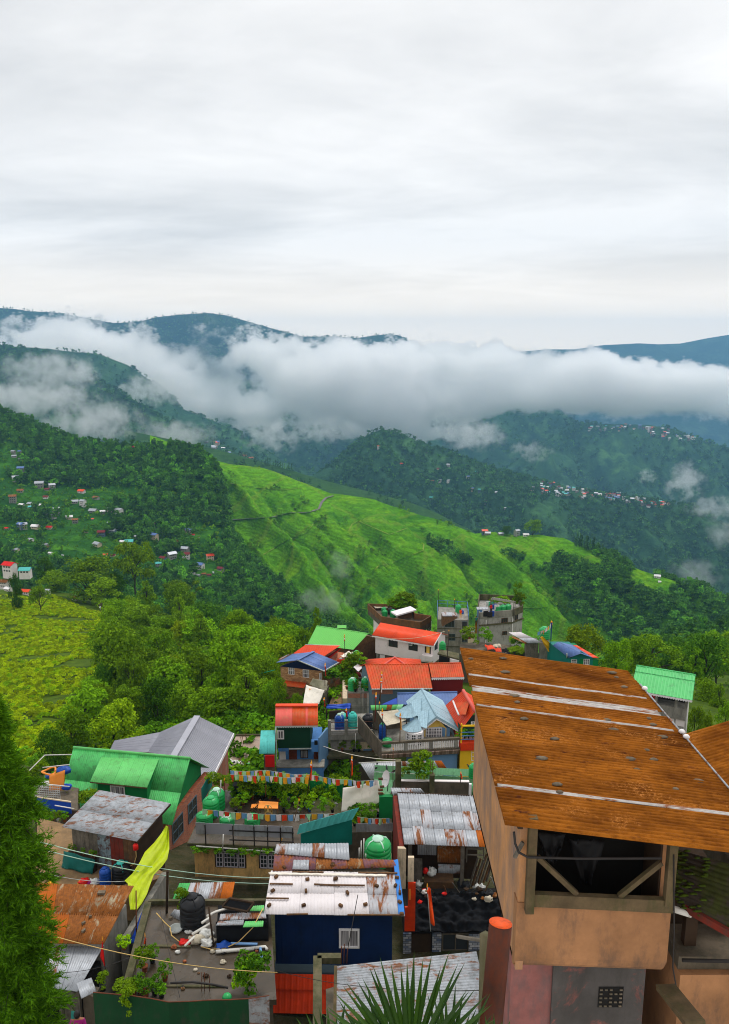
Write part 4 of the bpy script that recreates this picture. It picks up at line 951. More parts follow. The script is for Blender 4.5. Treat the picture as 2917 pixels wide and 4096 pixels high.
def sheets(par,a,b,c,d,nx,ny,mats,pitch=.16,amp=.025,box=False,name='roof_sheet',jit=.012,per=6,lap=.03):
 """roof or fence covered with single sheets, each its own piece, laps slightly lifted"""
 n=(Vector(b)-Vector(a)).cross(Vector(d)-Vector(a)).normalized()
 if n.z<0:n=-n
 k=0
 for j in range(ny):
  for i in range(nx):
   u0,u1,v0,v1=i/nx,(i+1)/nx,j/ny,(j+1)/ny
   off=n*(.02+(ny-j)*.006+(i%2)*.010+rnd.random()*jit)
   m=mats[(j*nx+i)%len(mats)]if isinstance(mats,list)else mats
   MB().corr(bil(a,b,c,d,u0,v0)+off,bil(a,b,c,d,u1,v0)+off,bil(a,b,c,d,u1,min(1,v1+lap*(j<ny-1)))+off,bil(a,b,c,d,u0,min(1,v1+lap*(j<ny-1)))+off,pitch,amp,per,1,.01,box).build(name,m,par)
def window(par,w,u0,u1,z0,z1,cols=2,rows=1,fm='white_paint',gm='glass',t=.05,dep=.05,name='window',sill=None):
 f=MB()
 f.wbox(w,u0,u1,z0,z0+t,.004,dep);f.wbox(w,u0,u1,z1-t,z1,.004,dep)
 f.wbox(w,u0,u0+t,z0+t,z1-t,.004,dep);f.wbox(w,u1-t,u1,z0+t,z1-t,.004,dep)
 tb=t*.7
 for i in range(1,cols):
  u=u0+(u1-u0)*i/cols;f.wbox(w,u-tb/2,u+tb/2,z0+t,z1-t,.004,dep*.9)
 for j in range(1,rows):
  z=z0+(z1-z0)*j/rows
  for i in range(cols):
   a=u0+(u1-u0)*i/cols+(t if i==0 else tb/2);b=u0+(u1-u0)*(i+1)/cols-(t if i==cols-1 else tb/2)
   f.wbox(w,a,b,z-tb/2,z+tb/2,.004,dep*.85)
 o=f.build(name,fm,par)
 for i in range(cols):
  for j in range(rows):
   a=u0+(u1-u0)*i/cols+(t if i==0 else tb/2);b=u0+(u1-u0)*(i+1)/cols-(t if i==cols-1 else tb/2)
   c=z0+(z1-z0)*j/rows+(t if j==0 else tb/2);d=z0+(z1-z0)*(j+1)/rows-(t if j==rows-1 else tb/2)
   MB().wbox(w,a,b,c,d,.003,.018).build('pane',gm,o)
 if sill:MB().wbox(w,u0-.08,u1+.08,z0-.06,z0-.003,.002,.12).build('sill',sill,par)
 return o
def win_px(par,w,k,x0,y0,x1,y1,**kw):return window(par,w,*w.rect(k,x0,y0,x1,y1),**kw)
def panel(par,w,k,x0,y0,x1,y1,m,name,n0=.003,n1=.03):
 return MB().wbox(w,*w.rect(k,x0,y0,x1,y1),n0,n1).build(name,m,par)
def ridge_cap(par,a,b,m,r=.10):
 return MB().tube([lerp(a,b,t)+UP*.03 for t in(0,1)],r,8).build('ridge_cap',m,par)
def fringe(par,a,b,m,drop=.18,n=None,name='eave_fringe'):
 """scalloped eave board"""
 a=Vector(a);b=Vector(b);L=(b-a).length;n=n or max(3,int(L/.22));d=(b-a)/n
 nr=d.cross(UP).normalized()*.015
 o=MB()
 for i in range(n):
  p=a+d*i;e=p+d
  o.hexa([p-UP*drop*.55-nr,(p+e)/2-UP*drop-nr,e-UP*drop*.55-nr,e-nr,p-nr][::1],[p-UP*drop*.55+nr,(p+e)/2-UP*drop+nr,e-UP*drop*.55+nr,e+nr,p+nr])
 return o.build(name,m,par)
def inset(poly,d):
 c=sum((Vector(p)for p in poly),Vector())/len(poly)
 return[Vector(p)+(c-Vector(p)).normalized()*d for p in poly]
def house(name,label,loc,group='houses of the town'):return thing(name,label,'house',loc,group)
def gable(name,label,rl,rr,el,er,z0,rm,wm,nx=4,ny=1,pitch=.18,amp=.03,box=False,over=.35,back=True,cap=None,capr=.09,wname='wall',gm=None,group='houses of the town',over_end=None,backm=None):
 """house with a ridge roof: ridge and front eave given, rear slope mirrored. Returns thing, Wall of front, Walls of ends"""
 rl,rr,el,er=map(Vector,(rl,rr,el,er))
 bl=V3(2*rl.x-el.x,2*rl.y-el.y,el.z);br=V3(2*rr.x-er.x,2*rr.y-er.y,er.z)
 t=house(name,label,flat((el+er+bl+br)/4,z0),group)
 sheets(t,rl,rr,er,el,nx,ny,rm,pitch,amp,box)
 if back:sheets(t,rr,rl,bl,br,nx,ny,backm or rm,pitch,amp,box)
 if cap:ridge_cap(t,rl,rr,cap,capr)
 u=(rr-rl).normalized();u.z=0;u.normalize();oe=over if over_end is None else over_end
 fd=(el-rl);fd.z=0;fd.normalize();bd=-fd
 fl=el-fd*over+u*oe;fr=er-fd*over-u*oe;kl=bl-bd*over+u*oe;kr=br-bd*over-u*oe
 zt=el.z+over*(rl.z-el.z)/max(.01,((rl-el)*V3(1,1,0).length if False else math.hypot(rl.x-el.x,rl.y-el.y)))-.06
 MB().prism([flat(fl,0),flat(fr,0),flat(kr,0),flat(kl,0)],z0,zt).build(wname,wm,t)
 for p,a,b in((rl+u*oe,fl,kl),(rr-u*oe,fr,kr)):
  ap=V3(p.x,p.y,rl.z-.08);s=u*.06
  MB().hexa([flat(a,zt)-s,flat(b,zt)-s,ap-s],[flat(a,zt)+s,flat(b,zt)+s,ap+s]).build('gable',gm or wm,t)
 return t,Wall(fl,fr),Wall(fr,kr),Wall(fl,kl)
def block(name,label,poly,z0,z1,wm,cat='building',group='houses of the town',roofm=None,par_h=0,parm=None):
 t=thing(name,label,cat,flat(sum((Vector(p)for p in poly),Vector())/len(poly),z0),group)
 MB().prism(poly,z0,z1).build('wall',wm,t)
 if roofm:MB().prism(inset(poly,-.12),z1+.002,z1+.14).build('roof_slab',roofm,t)
 if par_h:
  n=len(poly);b=MB()
  for i in range(n):
   a,c=Vector(poly[i]),Vector(poly[(i+1)%n]);d=(c-a);d.z=0;nn=V3(d.y,-d.x,0).normalized()*.06
   b.bar(flat(a,z1+.14+par_h/2),flat(c,z1+.14+par_h/2),.12,par_h)
  b.build('parapet',parm or wm,t)
 return t
#small things
TS=(1,1)
def tank(c,r,h,m,lid,label,name='water_tank',group='water tanks',ribs=4):
 r*=TS[0];h*=TS[1]
 c=Vector(c);t=thing(name,label,'drum' if name=='drum' else 'water tank',c,group)
 pr=[(r*.97,0)]
 for i in range(ribs):
  z=h*.70*i/ribs;dz=h*.70/ribs
  pr+=[(r,z+dz*.1),(r,z+dz*.75),(r*.955,z+dz*.85),(r*.955,z+dz*.97)]
 pr+=[(r,h*.72),(r*.96,h*.78),(r*.70,h*.90),(r*.42,h*.94)]
 MB().lathe(c,pr,18).build('body',m,t)
 MB().lathe(c+UP*h*.93,[(r*.42,0),(r*.44,h*.03),(r*.40,h*.07),(r*.12,h*.085),(r*.1,h*.10)],14).build('lid',lid,t)
 rb=MB()
 for k in range(4):
  a=k*math.pi/2+.5;d=V3(math.cos(a),math.sin(a),0);rb.tube([c+d*r*.98+UP*h*.70,c+d*r*.70+UP*h*.91,c+d*r*.40+UP*h*.955],r*.06,5)
 rb.build('shoulder_rib',lid,t)
 return t
POTL={}
for i,(mt,kd)in enumerate((('leaf_shrub','round'),('leaf_shrub','round'),('leaf_bright','round'),('leaf_shrub','column'),('leaf_dark','round'))):
 POTL[i]=crown('pot_foliage_%d'%i,mt,kd,60+i,.085,760,16)[0]
_pot=MB().lathe((0,0,0),[(.34,0),(.36,.05),(.48,.9),(.52,.9),(.52,1),(.46,1),(.44,.93)],12)
POTM={}
for m in('terracotta','plastic_black','plastic_white','plastic_blue','plastic_red'):
 me=bpy.data.meshes.new('pot_'+m);me.from_pydata(_pot.v,[],_pot.f);me.materials.append(MATS[m]);me.polygons.foreach_set('use_smooth',_pot.sm);me.update();POTM[m]=me
def potted(c,h,w,kind,pm,label,group='pot plants',pot=.28):
 t=thing('potted_plant',label,'plant',c,group)
 o=bpy.data.objects.new('pot',POTM[pm]);COL.objects.link(o);o.parent=t;o.scale=(pot,pot,pot)
 o=bpy.data.objects.new('foliage',POTL[kind]);COL.objects.link(o);o.parent=t;o.location=(0,0,pot*.55);o.scale=(w,w,h);o.rotation_euler=(0,0,rnd.random()*6)
 return t
def bushy(c,h,w,kind,label,name='shrub',group='shrubs and creepers',cat='shrub'):
 o=bpy.data.objects.new(name,POTL[kind]);COL.objects.link(o);o.location=c;o.scale=(w,w,h);o.rotation_euler=(0,0,rnd.random()*6)
 return tag(o,label,cat,group)
def cloth_mb(a,b,c,d,nx=12,ny=10,sag=.1,wr=.03,seed=0,thick=.008,fold=0,fr=3.1):
 a,b,c,d=map(Vector,(a,b,c,d));n=(b-a).cross(d-a).normalized();n=-n if n.z<0 else n
 vs=[]
 for j in range(ny+1):
  for i in range(nx+1):
   u,v=i/nx,j/ny;p=bil(a,b,c,d,u,v)
   w=mnoise.fractal(V3(u*fr+seed*9,v*fr*.7,seed),1,2,4)*wr+(math.sin(u*fold*6.28+2*math.sin(v*3+seed))*wr*.8 if fold else 0)
   p=p+n*w-UP*sag*(4*u*(1-u))*(.3+.7*4*v*(1-v));vs.append(p)
 k=len(vs);vs2=[p-n*thick for p in vs];W=nx+1
 fs=[(j*W+i,(j+1)*W+i,(j+1)*W+i+1,j*W+i+1)for j in range(ny)for i in range(nx)]
 fs+=[tuple(k+q_ for q_ in f[::-1])for f in fs]
 rim=[i for i in range(W)]+[j*W+nx for j in range(1,ny+1)]+[ny*W+i for i in range(nx-1,-1,-1)]+[j*W for j in range(ny-1,0,-1)]
 fs+=[(rim[i],rim[(i+1)%len(rim)],k+rim[(i+1)%len(rim)],k+rim[i])for i in range(len(rim))]
 m=MB();m.smooth=True;m.add(vs+vs2,fs);return m
def cable(pts,r,m,label,name='cable',cat='cable',sag=0,group='overhead cables'):
 pts=[Vector(p)for p in pts]
 if sag and len(pts)==2:
  pts=[lerp(pts[0],pts[1],t/10)-UP*sag*4*(t/10)*(1-t/10)for t in range(11)]
 return MB().tube(pts,r,5).build(name,m,None,label,cat,group)
FLAGC=['flag_blue','flag_white','flag_red','flag_green','flag_yellow']
def flag_string(pts,n,fw,fh,label,seed=0,start=0):
 pts=[Vector(p)for p in pts];t=thing('prayer_flag_string',label,'flag string',flat(pts[0],min(p.z for p in pts)-fh),'prayer flag strings')
 MB().tube(pts,.008,4).build('line','steel_pale',t)
 L=[0]
 for i in range(1,len(pts)):L.append(L[-1]+(pts[i]-pts[i-1]).length)
 r_=random.Random(seed)
 def at(s):
  for i in range(1,len(pts)):
   if s<=L[i]+1e-6:return lerp(pts[i-1],pts[i],(s-L[i-1])/max(1e-6,L[i]-L[i-1]))
  return pts[-1]
 for k in range(n):
  a=at(L[-1]*(k+.08)/n);b=at(L[-1]*(k+.94)/n);nn=(b-a).cross(UP).normalized()
  h=fh*r_.uniform(.75,1.1);sl=r_.uniform(-.12,.12);tri=r_.random()<.14
  vs=[]
  for j in range(4):
   v=j/3
   for i in range(4):
    u=i/3;uu=.5+(u-.5)*(1-.85*v if tri else 1-.08*v)
    vs.append(lerp(a,b,uu)-UP*h*v*(1+sl*(u-.5)*2)+nn*(.045*math.sin(u*5+k)+.05*v*math.sin(k*2.3+u*2))+(b-a)*sl*v)
  m=MB();m.smooth=True;m.add(vs,[(j*4+i,(j+1)*4+i,(j+1)*4+i+1,j*4+i+1)for j in range(3)for i in range(3)])
  m.build('flag',FLAGC[(k+start)%5],t)
 return t
def flag_pole(base,top,label,r=.03,m='steel_dark',bands=('flag_saffron','flag_white','flag_yellow'),cloth=None):
 base=Vector(base);top=Vector(top);t=thing('flag_pole',label,'pole',base,'flag poles')
 MB().tube([base,top],[r,r*.8],6).build('pole',m,t)
 for i,b in enumerate(bands):
  c=lerp(base,top,.84+.045*i);MB().lathe(c,[(r*1.2,0),(r*1.7,.05),(r*1.5,.13),(r*1.1,.16)],8).build('wrapped_cloth',b,t)
 MB().lathe(top,[(r*1.1,-.06),(r*1.4,0),(r*.3,.16)],8).build('finial','flag_yellow',t)
 if cloth:
  d=V3(.14,-.05,0);a=lerp(base,top,.95);b=lerp(base,top,.45)
  cloth_mb(a,a+d*.5,b+d,b,4,8,.02,.08,len(label)).build('flag',cloth,t)
 return t
def brick_at(c,rz,label,group,m='brick_loose',s=(.20,.10,.08),name='brick'):
 c=Vector(c);u=V3(math.cos(rz),math.sin(rz),0);b=MB().obox(c+UP*s[2]/2,u,UP.cross(u),UP,*s)
 return b.build(name,m,None,label,'brick' if name=='brick' else 'stone',group)
_crow=MB();_crow.smooth=True
def crow(c,rz,label):
 c=Vector(c);d=V3(math.cos(rz),math.sin(rz),0);m=MB()
 m.tube([c+UP*.02+d*-.26,c+UP*.08+d*-.14,c+UP*.13-d*.02,c+UP*.19+d*.08,c+UP*.25+d*.13,c+UP*.26+d*.18,c+UP*.245+d*.25],[.012,.035,.07,.062,.04,.036,.004],8)
 for s in(-1,1):
  e=UP.cross(d)*s*.025;m.tube([c+e+UP*.10,c+e],.008,4)
 return m.build('crow','feather',None,label,'bird','crows')
def rise(k,xe,ye,ze,xr,yr,tanp=.47):
 """ridge height for which the roof pitch comes out natural, ridge and eave read off the photograph"""
 e=qz(k,xe,ye,ze)
 h=.05
 while h<6:
  r=qz(k,xr,yr,ze+h);
  if h>=tanp*(r.y-e.y):break
  h+=.05
 return ze+h
#back of the town (100-140 m)
#bright green roofed house
TS=(.56,.66)
ze=zof('G',625,700,112);zr=rise('G',625,700,ze,740,470)
t,w,we,_=gable('green_roofed_house','house with clean bright green ribbed roof and small roof vent',qz('G',740,470,zr),qz('G',1410,570,zr),qz('G',625,700,ze),qz('G',1215,780,ze),ze-5,'green_tin_bright','wood_brown',nx=6,pitch=.28,amp=.05,box=True,cap='green_tin_bright')
a=qz('G',1065,500,zr)
MB().hexa([a+Vector(v)for v in((-.4,-.25,-.3),(.4,-.25,-.3),(.4,.25,-.3),(-.4,.25,-.3))],[a+Vector(v)for v in((-.4,-.25,.22),(.4,-.25,.22),(.4,.25,.22),(-.4,.25,.22))]).build('vent_box','wood_dark',t)
MB().hexa([a+Vector(v)for v in((-.65,-.45,.2),(.65,-.45,.2),(.65,.45,.2),(-.65,.45,.2))],[a+Vector(v)for v in((-.65,-.03,.5),(.65,-.03,.5),(.65,.03,.5),(-.65,.03,.5))]).build('vent_roof','green_tin_bright',t)
#red roof between green and blue
ze=zof('G',440,825,105);zr=rise('G',440,825,ze,600,715,.35)
t=house('red_roofed_house','low house with plain vermilion roof behind the blue roof',qz('G',740,800,ze-5))
a,b,c,d=qz('G',590,718,zr),qz('G',1045,725,zr),qz('G',840,862,ze),qz('G',435,826,ze)
sheets(t,a,b,c,d,4,1,'orange_clean',.25,.03,True);MB().prism(inset([a,b,c,d],.4),ze-5,ze-.05).build('wall','brick_small',t)
MB().quad(a+UP*.06,b+UP*.06,b+V3(0,.25,.02),a+V3(0,.25,.02)).build('flashing','steel_pale',t)
b2,c2=qz('G',1150,800,ze-.6),qz('G',880,915,ze-1.6)
sheets(t,b-UP*.3,qz('G',1060,760,zr-.5),qz('G',885,912,ze-.9),c-UP*.3,2,1,['maroon_wall','red_wall'],.2,.02)
MB().prism([qz('G',850,900,ze-1),qz('G',1030,930,ze-1),qz('G',1120,820,ze-1),qz('G',1000,800,ze-1)],ze-6,ze-1).build('wall','brick_small',t)
#blue hip house, checkered cladding
D0=98;za=zof('G',490,915,D0);zw=zof('G',215,945,D0)
rf,rb_=qz('G',490,915,za),qz('G',700,805,za)
el,er=qz('G',215,945,za-.95),qz('G',830,1055,za-1.35)
bl,br=qz('G',425,832,za-.95),qz('G',1030,940,za-1.35)
t=house('blue_roofed_house','brown checkered house with faded blue ridge roof',flat((el+er+bl+br)/4,za-8))
sheets(t,rb_,rf,el,bl,3,1,'blue_tin',.2,.025);sheets(t,rf,rb_,br,er,5,1,'blue_tin',.2,.025)
MB().bar(rf+UP*.08,rb_+UP*.08,.35,.06).build('ridge_cap','blue_tin',t)
MB().bar(rf+UP*.03,er+UP*.03,.10,.10).build('barge_board','steel_pale',t);MB().bar(er,br,.12,.14).build('eave_board','steel_pale',t)
ins=lambda p,o:p+(((el+er+bl+br)/4)-p).normalized()*o
zt=za-1.45
fp=[flat(ins(p,.5),0)for p in(el,er,br,bl)]
MB().prism(fp,za-8,zt).build('wall','checker_cladding',t)
g0,g1=flat(fp[0],zt),flat(fp[1],zt);gp=flat(ins(rf,.5),za-.1);s=V3(.02,.06,0)
MB().hexa([g0-s,g1-s,gp-s],[g0+s,g1+s,gp+s]).build('gable','navy_wall',t)
w=Wall(fp[0],fp[1])
win_px(t,w,'G',372,990,450,1100,cols=3,rows=2,gm='glass_curtained');win_px(t,w,'G',558,1030,640,1140,cols=3,rows=2,gm='glass_curtained')
w2=Wall(fp[1],fp[2]);win_px(t,w2,'G',770,1085,800,1160,cols=2,gm='glass_curtained')
a,b=w.p(w.uv(*q('G',330,1175))[0],w.uv(*q('G',330,1175))[1]),w.p(w.uv(*q('G',610,1230))[0],w.uv(*q('G',330,1175))[1])
sheets(t,a,b,b+w.n*1.0-UP*.3,a+w.n*1.0-UP*.3,2,1,'orange_tin',.2,.02,name='awning_sheet')
sheets(t,bl+UP*.1,bl+V3(-1.2,-1.2,.1),bl+V3(-1.7,-1.6,-.1),el+V3(.5,.8,.05),3,1,['rust_tin','galv','rust_tin'],.2,.02)
#pale tarps over the lane shed in front of it
for i,(p,mt,lab)in enumerate(((((690,1145),(880,1180),(870,1310),(640,1230)),'tarp_grey','beige tarp hung over the lane shed'),(((600,1230),(840,1300),(770,1480),(560,1480)),'tarp_white','dirty white tarp over the sloping shed roof'))):
 z0=zof('G',700,1300,93);cc=[qz('G',*p[0],z0+.8),qz('G',*p[1],z0+.6),qz('G',*p[2],z0-.5),qz('G',*p[3],z0-.3)]
 cloth_mb(*cc,14,12,.15,.10,i+3).build('tarp',mt,None,lab,'tarp','tarps')
z0=zof('G',700,1300,93)
t=thing('lane_shed','ramshackle plank shed under pale tarps beside the lane','shed',qz('G',760,1400,z0-3),'sheds')
MB().prism([qz('G',620,1290,z0-.8),qz('G',840,1330,z0-.8),qz('G',900,1220,z0-.8),qz('G',720,1190,z0-.8)],z0-4,z0-.9).build('wall','wood_grey',t)
sheets(t,qz('G',880,1180,z0+.5),qz('G',1030,1130,z0+.5),qz('G',1010,1160,z0-.1),qz('G',870,1250,z0-.1),4,1,['wood_brown','wood_grey'],.25,.03,True,name='board')
#paved lane
a,b,c,d=qz('G',960,1330,z0-2.0),qz('G',1080,1320,z0-2.0),qz('G',1130,1480,z0-2.3),qz('G',900,1490,z0-2.3)
MB().quad(d,c,b,a).build('lane','dirt_floor',kind='structure')
t=thing('lane_wall','pale plastered low wall along the lane','wall',c,'yard walls')
MB().hexa([qz('G',1075,1260,z0-2),qz('G',1110,1260,z0-2),qz('G',1160,1500,z0-2.5),qz('G',1075,1500,z0-2.5)],[v+UP*.9 for v in(qz('G',1075,1260,z0-2),qz('G',1110,1260,z0-2),qz('G',1160,1500,z0-2.5),qz('G',1075,1500,z0-2.5))]).build('plaster','cream_wall',t)
#white house with orange roof
ze=zof('H',150,565,110);zr=rise('H',150,565,ze,255,410)
zb=zof('H',925,870,104)
t,w,we,_=gable('white_house','white house with long bright orange roof and scalloped eaves',qz('H',255,410,zr),qz('H',1020,540,zr),qz('H',150,565,ze),qz('H',925,700,ze),ze-2.7,'orange_clean','white_wall',nx=6,pitch=.2,amp=.025,over=.45,over_end=.3)
fringe(t,qz('H',150,570,ze-.03),qz('H',925,703,ze-.03),'white_paint',.22)
MB().bar(qz('H',925,700,ze)+UP*.02,qz('H',1020,540,zr)+UP*.02,.06,.18).build('barge_board','white_paint',t)
for x0,y0,x1,y1 in((360,618,472,720),(610,655,722,765)):win_px(t,w,'H',x0,y0,x1,y1,cols=2,fm='wood_dark',gm='glass',t=.07)
panel(t,w,'H',812,700,832,785,'wood_dark','door_frame');panel(t,w,'H',832,702,872,790,'ochre_wall','door');panel(t,w,'H',872,702,885,800,'wood_dark','door_frame')
win_px(t,we,'H',935,640,968,730,cols=2,fm='slate_wall')
MB().wbox(w,*w.rect('H',800,785,925,870),.05,.9).build('balcony','white_wall',t)
win_px(t,w,'H',612,650,660,690,cols=1,fm='steel_pale',gm='steel_pale',dep=.3,name='awning')
f0,f1=w.p(.2,0,-.25),w.p(w.len-.2,0,-.25);dd=-w.n*3.6
MB().prism([f0,f1,f1+dd,f0+dd],ze-7,ze-2.72).build('wall','concrete_dark',t)
wl=Wall(f0,f1)
for x0,x1,m in((250,312,'white_paint'),(318,380,'wood_grey'),(455,545,'wood_brown'),(550,655,'blue_wall'),(675,860,'wood_brown')):panel(t,wl,'H',x0,800+(x0-200)*.06,x1,900,m,'door',.003,.06)
for x in(215,440,662):MB().wbox(wl,wl.uv(*q('H',x,850))[0],wl.uv(*q('H',x,850))[0]+.3,ze-7,ze-2.74,.02,.3).build('pillar','concrete',t)
#terrace building behind it
zs=zof('H',270,350,128)
ring=[qz('H',100,170,zs),qz('H',275,330,zs),qz('H',755,400,zs),qz('H',890,320,zs),qz('H',680,290,zs),qz('H',655,185,zs)]
t=block('terrace_building','brown walled roof terrace building with garden and green tanks',[p for p in ring],zs-1.9,zs-1.0,'concrete_dark')
body=inset(ring,1.2);MB().prism(body,zs-12,zs-1.92).build('wall','white_wall',t)
for i in range(6):
 a,b=ring[i],ring[(i+1)%6];MB().bar(flat(a,zs-.5),flat(b,zs-.5),.14,1.0).build('parapet','parapet_brown',t)
wt_=Wall(body[1],body[2]);win_px(t,Wall(body[2],body[3]),'H',835,430,890,500,cols=3,rows=2)
win_px(t,Wall(body[0],body[1]),'H',215,365,235,430,cols=1)
a,b=qz('H',425,320,zs+.2),qz('H',672,250,zs+.6);MB().obox((a+b)/2+V3(0,.8,0),b-a,UP.cross(b-a),UP,(b-a).length,2.0,.22).build('stair_roof','white_paint',t)
MB().prism([qz('H',480,345,zs-.9),qz('H',650,345,zs-.9),qz('H',650,300,zs-.9),qz('H',500,300,zs-.9)],zs-1,zs+.05).build('stair_house','wood_brown',t)
for i,(x,y,mm,s)in enumerate(((312,325,'plastic_green',.8),(300,285,'plastic_green',.75),(415,335,'plastic_green',.95),(385,300,'plastic_black',.85))):
 tank(qz('H',x,y,zs-1),s,s*2.0,mm,'plastic_green_lid' if 'green' in mm else mm,('green','far green','large green','black')[i]+' tank on the brown walled roof terrace')
for i,(x,y,h)in enumerate(((470,260,2.6),(540,255,3.2),(600,262,2.6),(390,235,1.5),(640,265,2.2))):bushy(qz('H',x,y,zs-1),h,h*1.3,(0,2,0,2,0)[i],('leafy','tall','rounded','small yellow','end')[i]+' shrub of the brown terrace roof garden')
cloth_mb(qz('H',160,190,zs-.3),qz('H',330,180,zs-.3),qz('H',350,220,zs-.5),qz('H',190,225,zs-.5),10,6,.1,.2,4).build('tarp','tarp_grey',None,'crumpled grey sheet on the brown terrace corner','tarp','tarps')
#concrete tower with blue rail
zs=zof('H',970,370,124)
fl,fr=qz('H',968,372,zs),qz('H',1358,380,zs);dp=V3(.6,6.5,0)
t=block('concrete_tower','narrow stained concrete house with blue rail round its roof',[fl,fr,fr+dp*.9,fl+dp],zs-12,zs,'concrete')
w=Wall(fl,fr)
for r_ in((1062,380,1180,465,3,1),(1272,390,1340,480,1,1),(1270,560,1340,650,2,1),(1108,545,1190,632,2,1)):win_px(t,w,'H',*r_[:4],cols=r_[4],rows=r_[5],fm='slate_wall',gm='glass')
for yy in(478,585,700):MB().wbox(w,0,w.len,w.uv(*q('H',1100,yy))[1]-.08,w.uv(*q('H',1100,yy))[1],.0,.10).build('floor_band','concrete_moss',t)
MB().wbox(w,w.uv(*q('H',1262,500))[0],w.uv(*q('H',1275,500))[0],zs-12,zs-.1,.002,.14).build('pillar','concrete',t)
for a,b in((fl,fl+dp),(fl+dp,fr+dp*.9),(fr+dp*.9,fr)):
 for hz in(.55,1.1):MB().tube([a+UP*hz,b+UP*hz],.035,5).build('rail','steel_blue',t)
 for k in range(4):p=lerp(a,b,k/3);MB().tube([p,p+UP*1.1],.035,5).build('post','steel_blue',t)
a,b=qz('H',1030,330,zs+1.6),qz('H',1220,330,zs+.3)
sheets(t,a+V3(0,1.6,.1),b+V3(0,1.6,.1),b,a,3,1,['galv_rust','galv'],.2,.02);MB().hexa([flat(a,zs),flat(b,zs),flat(b,zs)+V3(0,1.5,0),flat(a,zs)+V3(0,1.5,0)],[a-UP*.1,b-UP*.1,b+V3(0,1.5,-.1),a+V3(0,1.5,-.1)]).build('roof_shed','wood_brown',t)
MB().prism([fl+V3(.05,.05,0),fr+V3(-.05,.05,0),fr+dp*.88,fl+dp*.97],zs+.003,zs+.05).build('roof_slab','concrete',t)
tank(qz('H',1228,285,zs),.85,2.0,'plastic_green','plastic_green_lid','bright green tank on the blue railed concrete roof');tank(qz('H',1280,300,zs),.4,1.0,'plastic_blue','plastic_blue','small blue drum beside the roof tank',name='drum')
#grey concrete building with laundry
zs=zof('I',290,300,128)
ring=[qz('I',190,265,zs+.0),qz('I',215,315,zs),qz('I',565,285,zs),qz('I',680,240,zs),qz('I',640,130,zs),qz('I',210,110,zs)]
t=block('grey_building','grey plastered building with rooftop garden, laundry and bright green tanks',ring,zs-12,zs,'block_wall')
for i in range(6):
 a,b=ring[i],ring[(i+1)%6];MB().bar(flat(a,zs+.55),flat(b,zs+.55),.15,1.1).build('parapet','concrete_moss' if i>1 else 'concrete',t)
w=Wall(ring[1],ring[2]);w2=Wall(ring[2],ring[3])
win_px(t,w,'I',450,305,515,350,cols=3,fm='wood_brown',dep=.1);win_px(t,w,'I',458,447,510,485,cols=3,fm='wood_brown');win_px(t,w2,'I',595,265,628,318,cols=2,fm='wood_brown')
for wx in(w,w2):MB().wbox(wx,-.1,wx.len+.1,zof('I',400,425,126),zof('I',400,425,126)+.2,.0,.25).build('floor_band','concrete_moss',t)
for x in(283,570):MB().tube([w.p(w.uv(*q('I',x,300))[0],zs-.2,.08),w.p(w.uv(*q('I',x,300))[0],zs-9,.08)],.07,6).build('drain_pipe','pvc_white',t)
a,b,c,d=qz('I',350,80,zs+3.2),qz('I',600,125,zs+3.0),qz('I',585,142,zs+2.6),qz('I',335,105,zs+2.6)
sheets(t,a,b,c,d,5,1,'white_sheet',.4,.04,True,name='garden_roof_sheet')
for p in(a,b,c,d):MB().tube([p,flat(p,zs)],.06,5).build('post','wood_grey',t)
for i,(x,y)in enumerate(((412,232),(466,228),(522,220))):tank(qz('I',x,y,zs+.1),.95,1.6,'plastic_green','plastic_green_lid',('first','middle','last')[i]+' of three bright green tanks on the grey building roof')
for i,(x,y,h,w_)in enumerate(((612,190,3.4,2),(650,195,2.2,2.4),(430,160,1.4,2.6),(490,165,1.4,2.4),(350,185,1.4,1.5))):bushy(qz('I',x,y,zs),h*1.2,w_,(3,2,0,0,2)[i],('tall spiky','yellowish','low','flowering','small')[i]+' plant of the grey building rooftop garden')
for i,(x,y,m)in enumerate(((282,118,'plastic_white'),(312,128,'net_green'),(350,150,'plastic_blue'),(375,158,'plastic_white'),(255,225,'steel_dark'),(300,235,'steel_dark'),(320,225,'tarp_blue'))):
 p=qz('I',x,y,zs+1.4);cloth_mb(p,p+V3(.8,0,0),p+V3(.8,.1,-1.0),p+V3(0,.1,-1.0),4,4,0,.05,i).build('laundry',m,None,('white shirt','green cloth','blue cloth','second white shirt','dark trousers','dark skirt','long blue cloth')[i]+' drying on the grey building roof','laundry','laundry on the roof')
cable([qz('I',215,120,zs+1.5),qz('I',400,170,zs+1.4)],.015,'steel_pale','clothes line over the grey building roof')
a,b=qz('I',185,215,zs+1.3),qz('I',310,215,zs+1.3);t2=thing('rooftop_shelter','small tin shelter at the left edge of the grey building roof','shed',flat(a,zs),'sheds')
sheets(t2,a+V3(0,.8,.2),b+V3(0,.8,.2),b,a,4,1,'galv',.2,.03);MB().prism([flat(a,0)+V3(.1,.1,0),flat(a,0)+V3(.9,.1,0),flat(a,0)+V3(.9,.7,0),flat(a,0)+V3(.1,.7,0)],zs,zs+1.2).build('wall','bluegrey_wall',t2)
cloth_mb(qz('I',165,290,zs-.3),qz('I',185,310,zs-.3),qz('I',215,470,zs-5),qz('I',160,470,zs-5.5),8,12,0,.15,8,fold=2).build('tarp','flag_yellow',None,'yellow and green cloth hanging down the corner of the grey building','tarp','tarps')
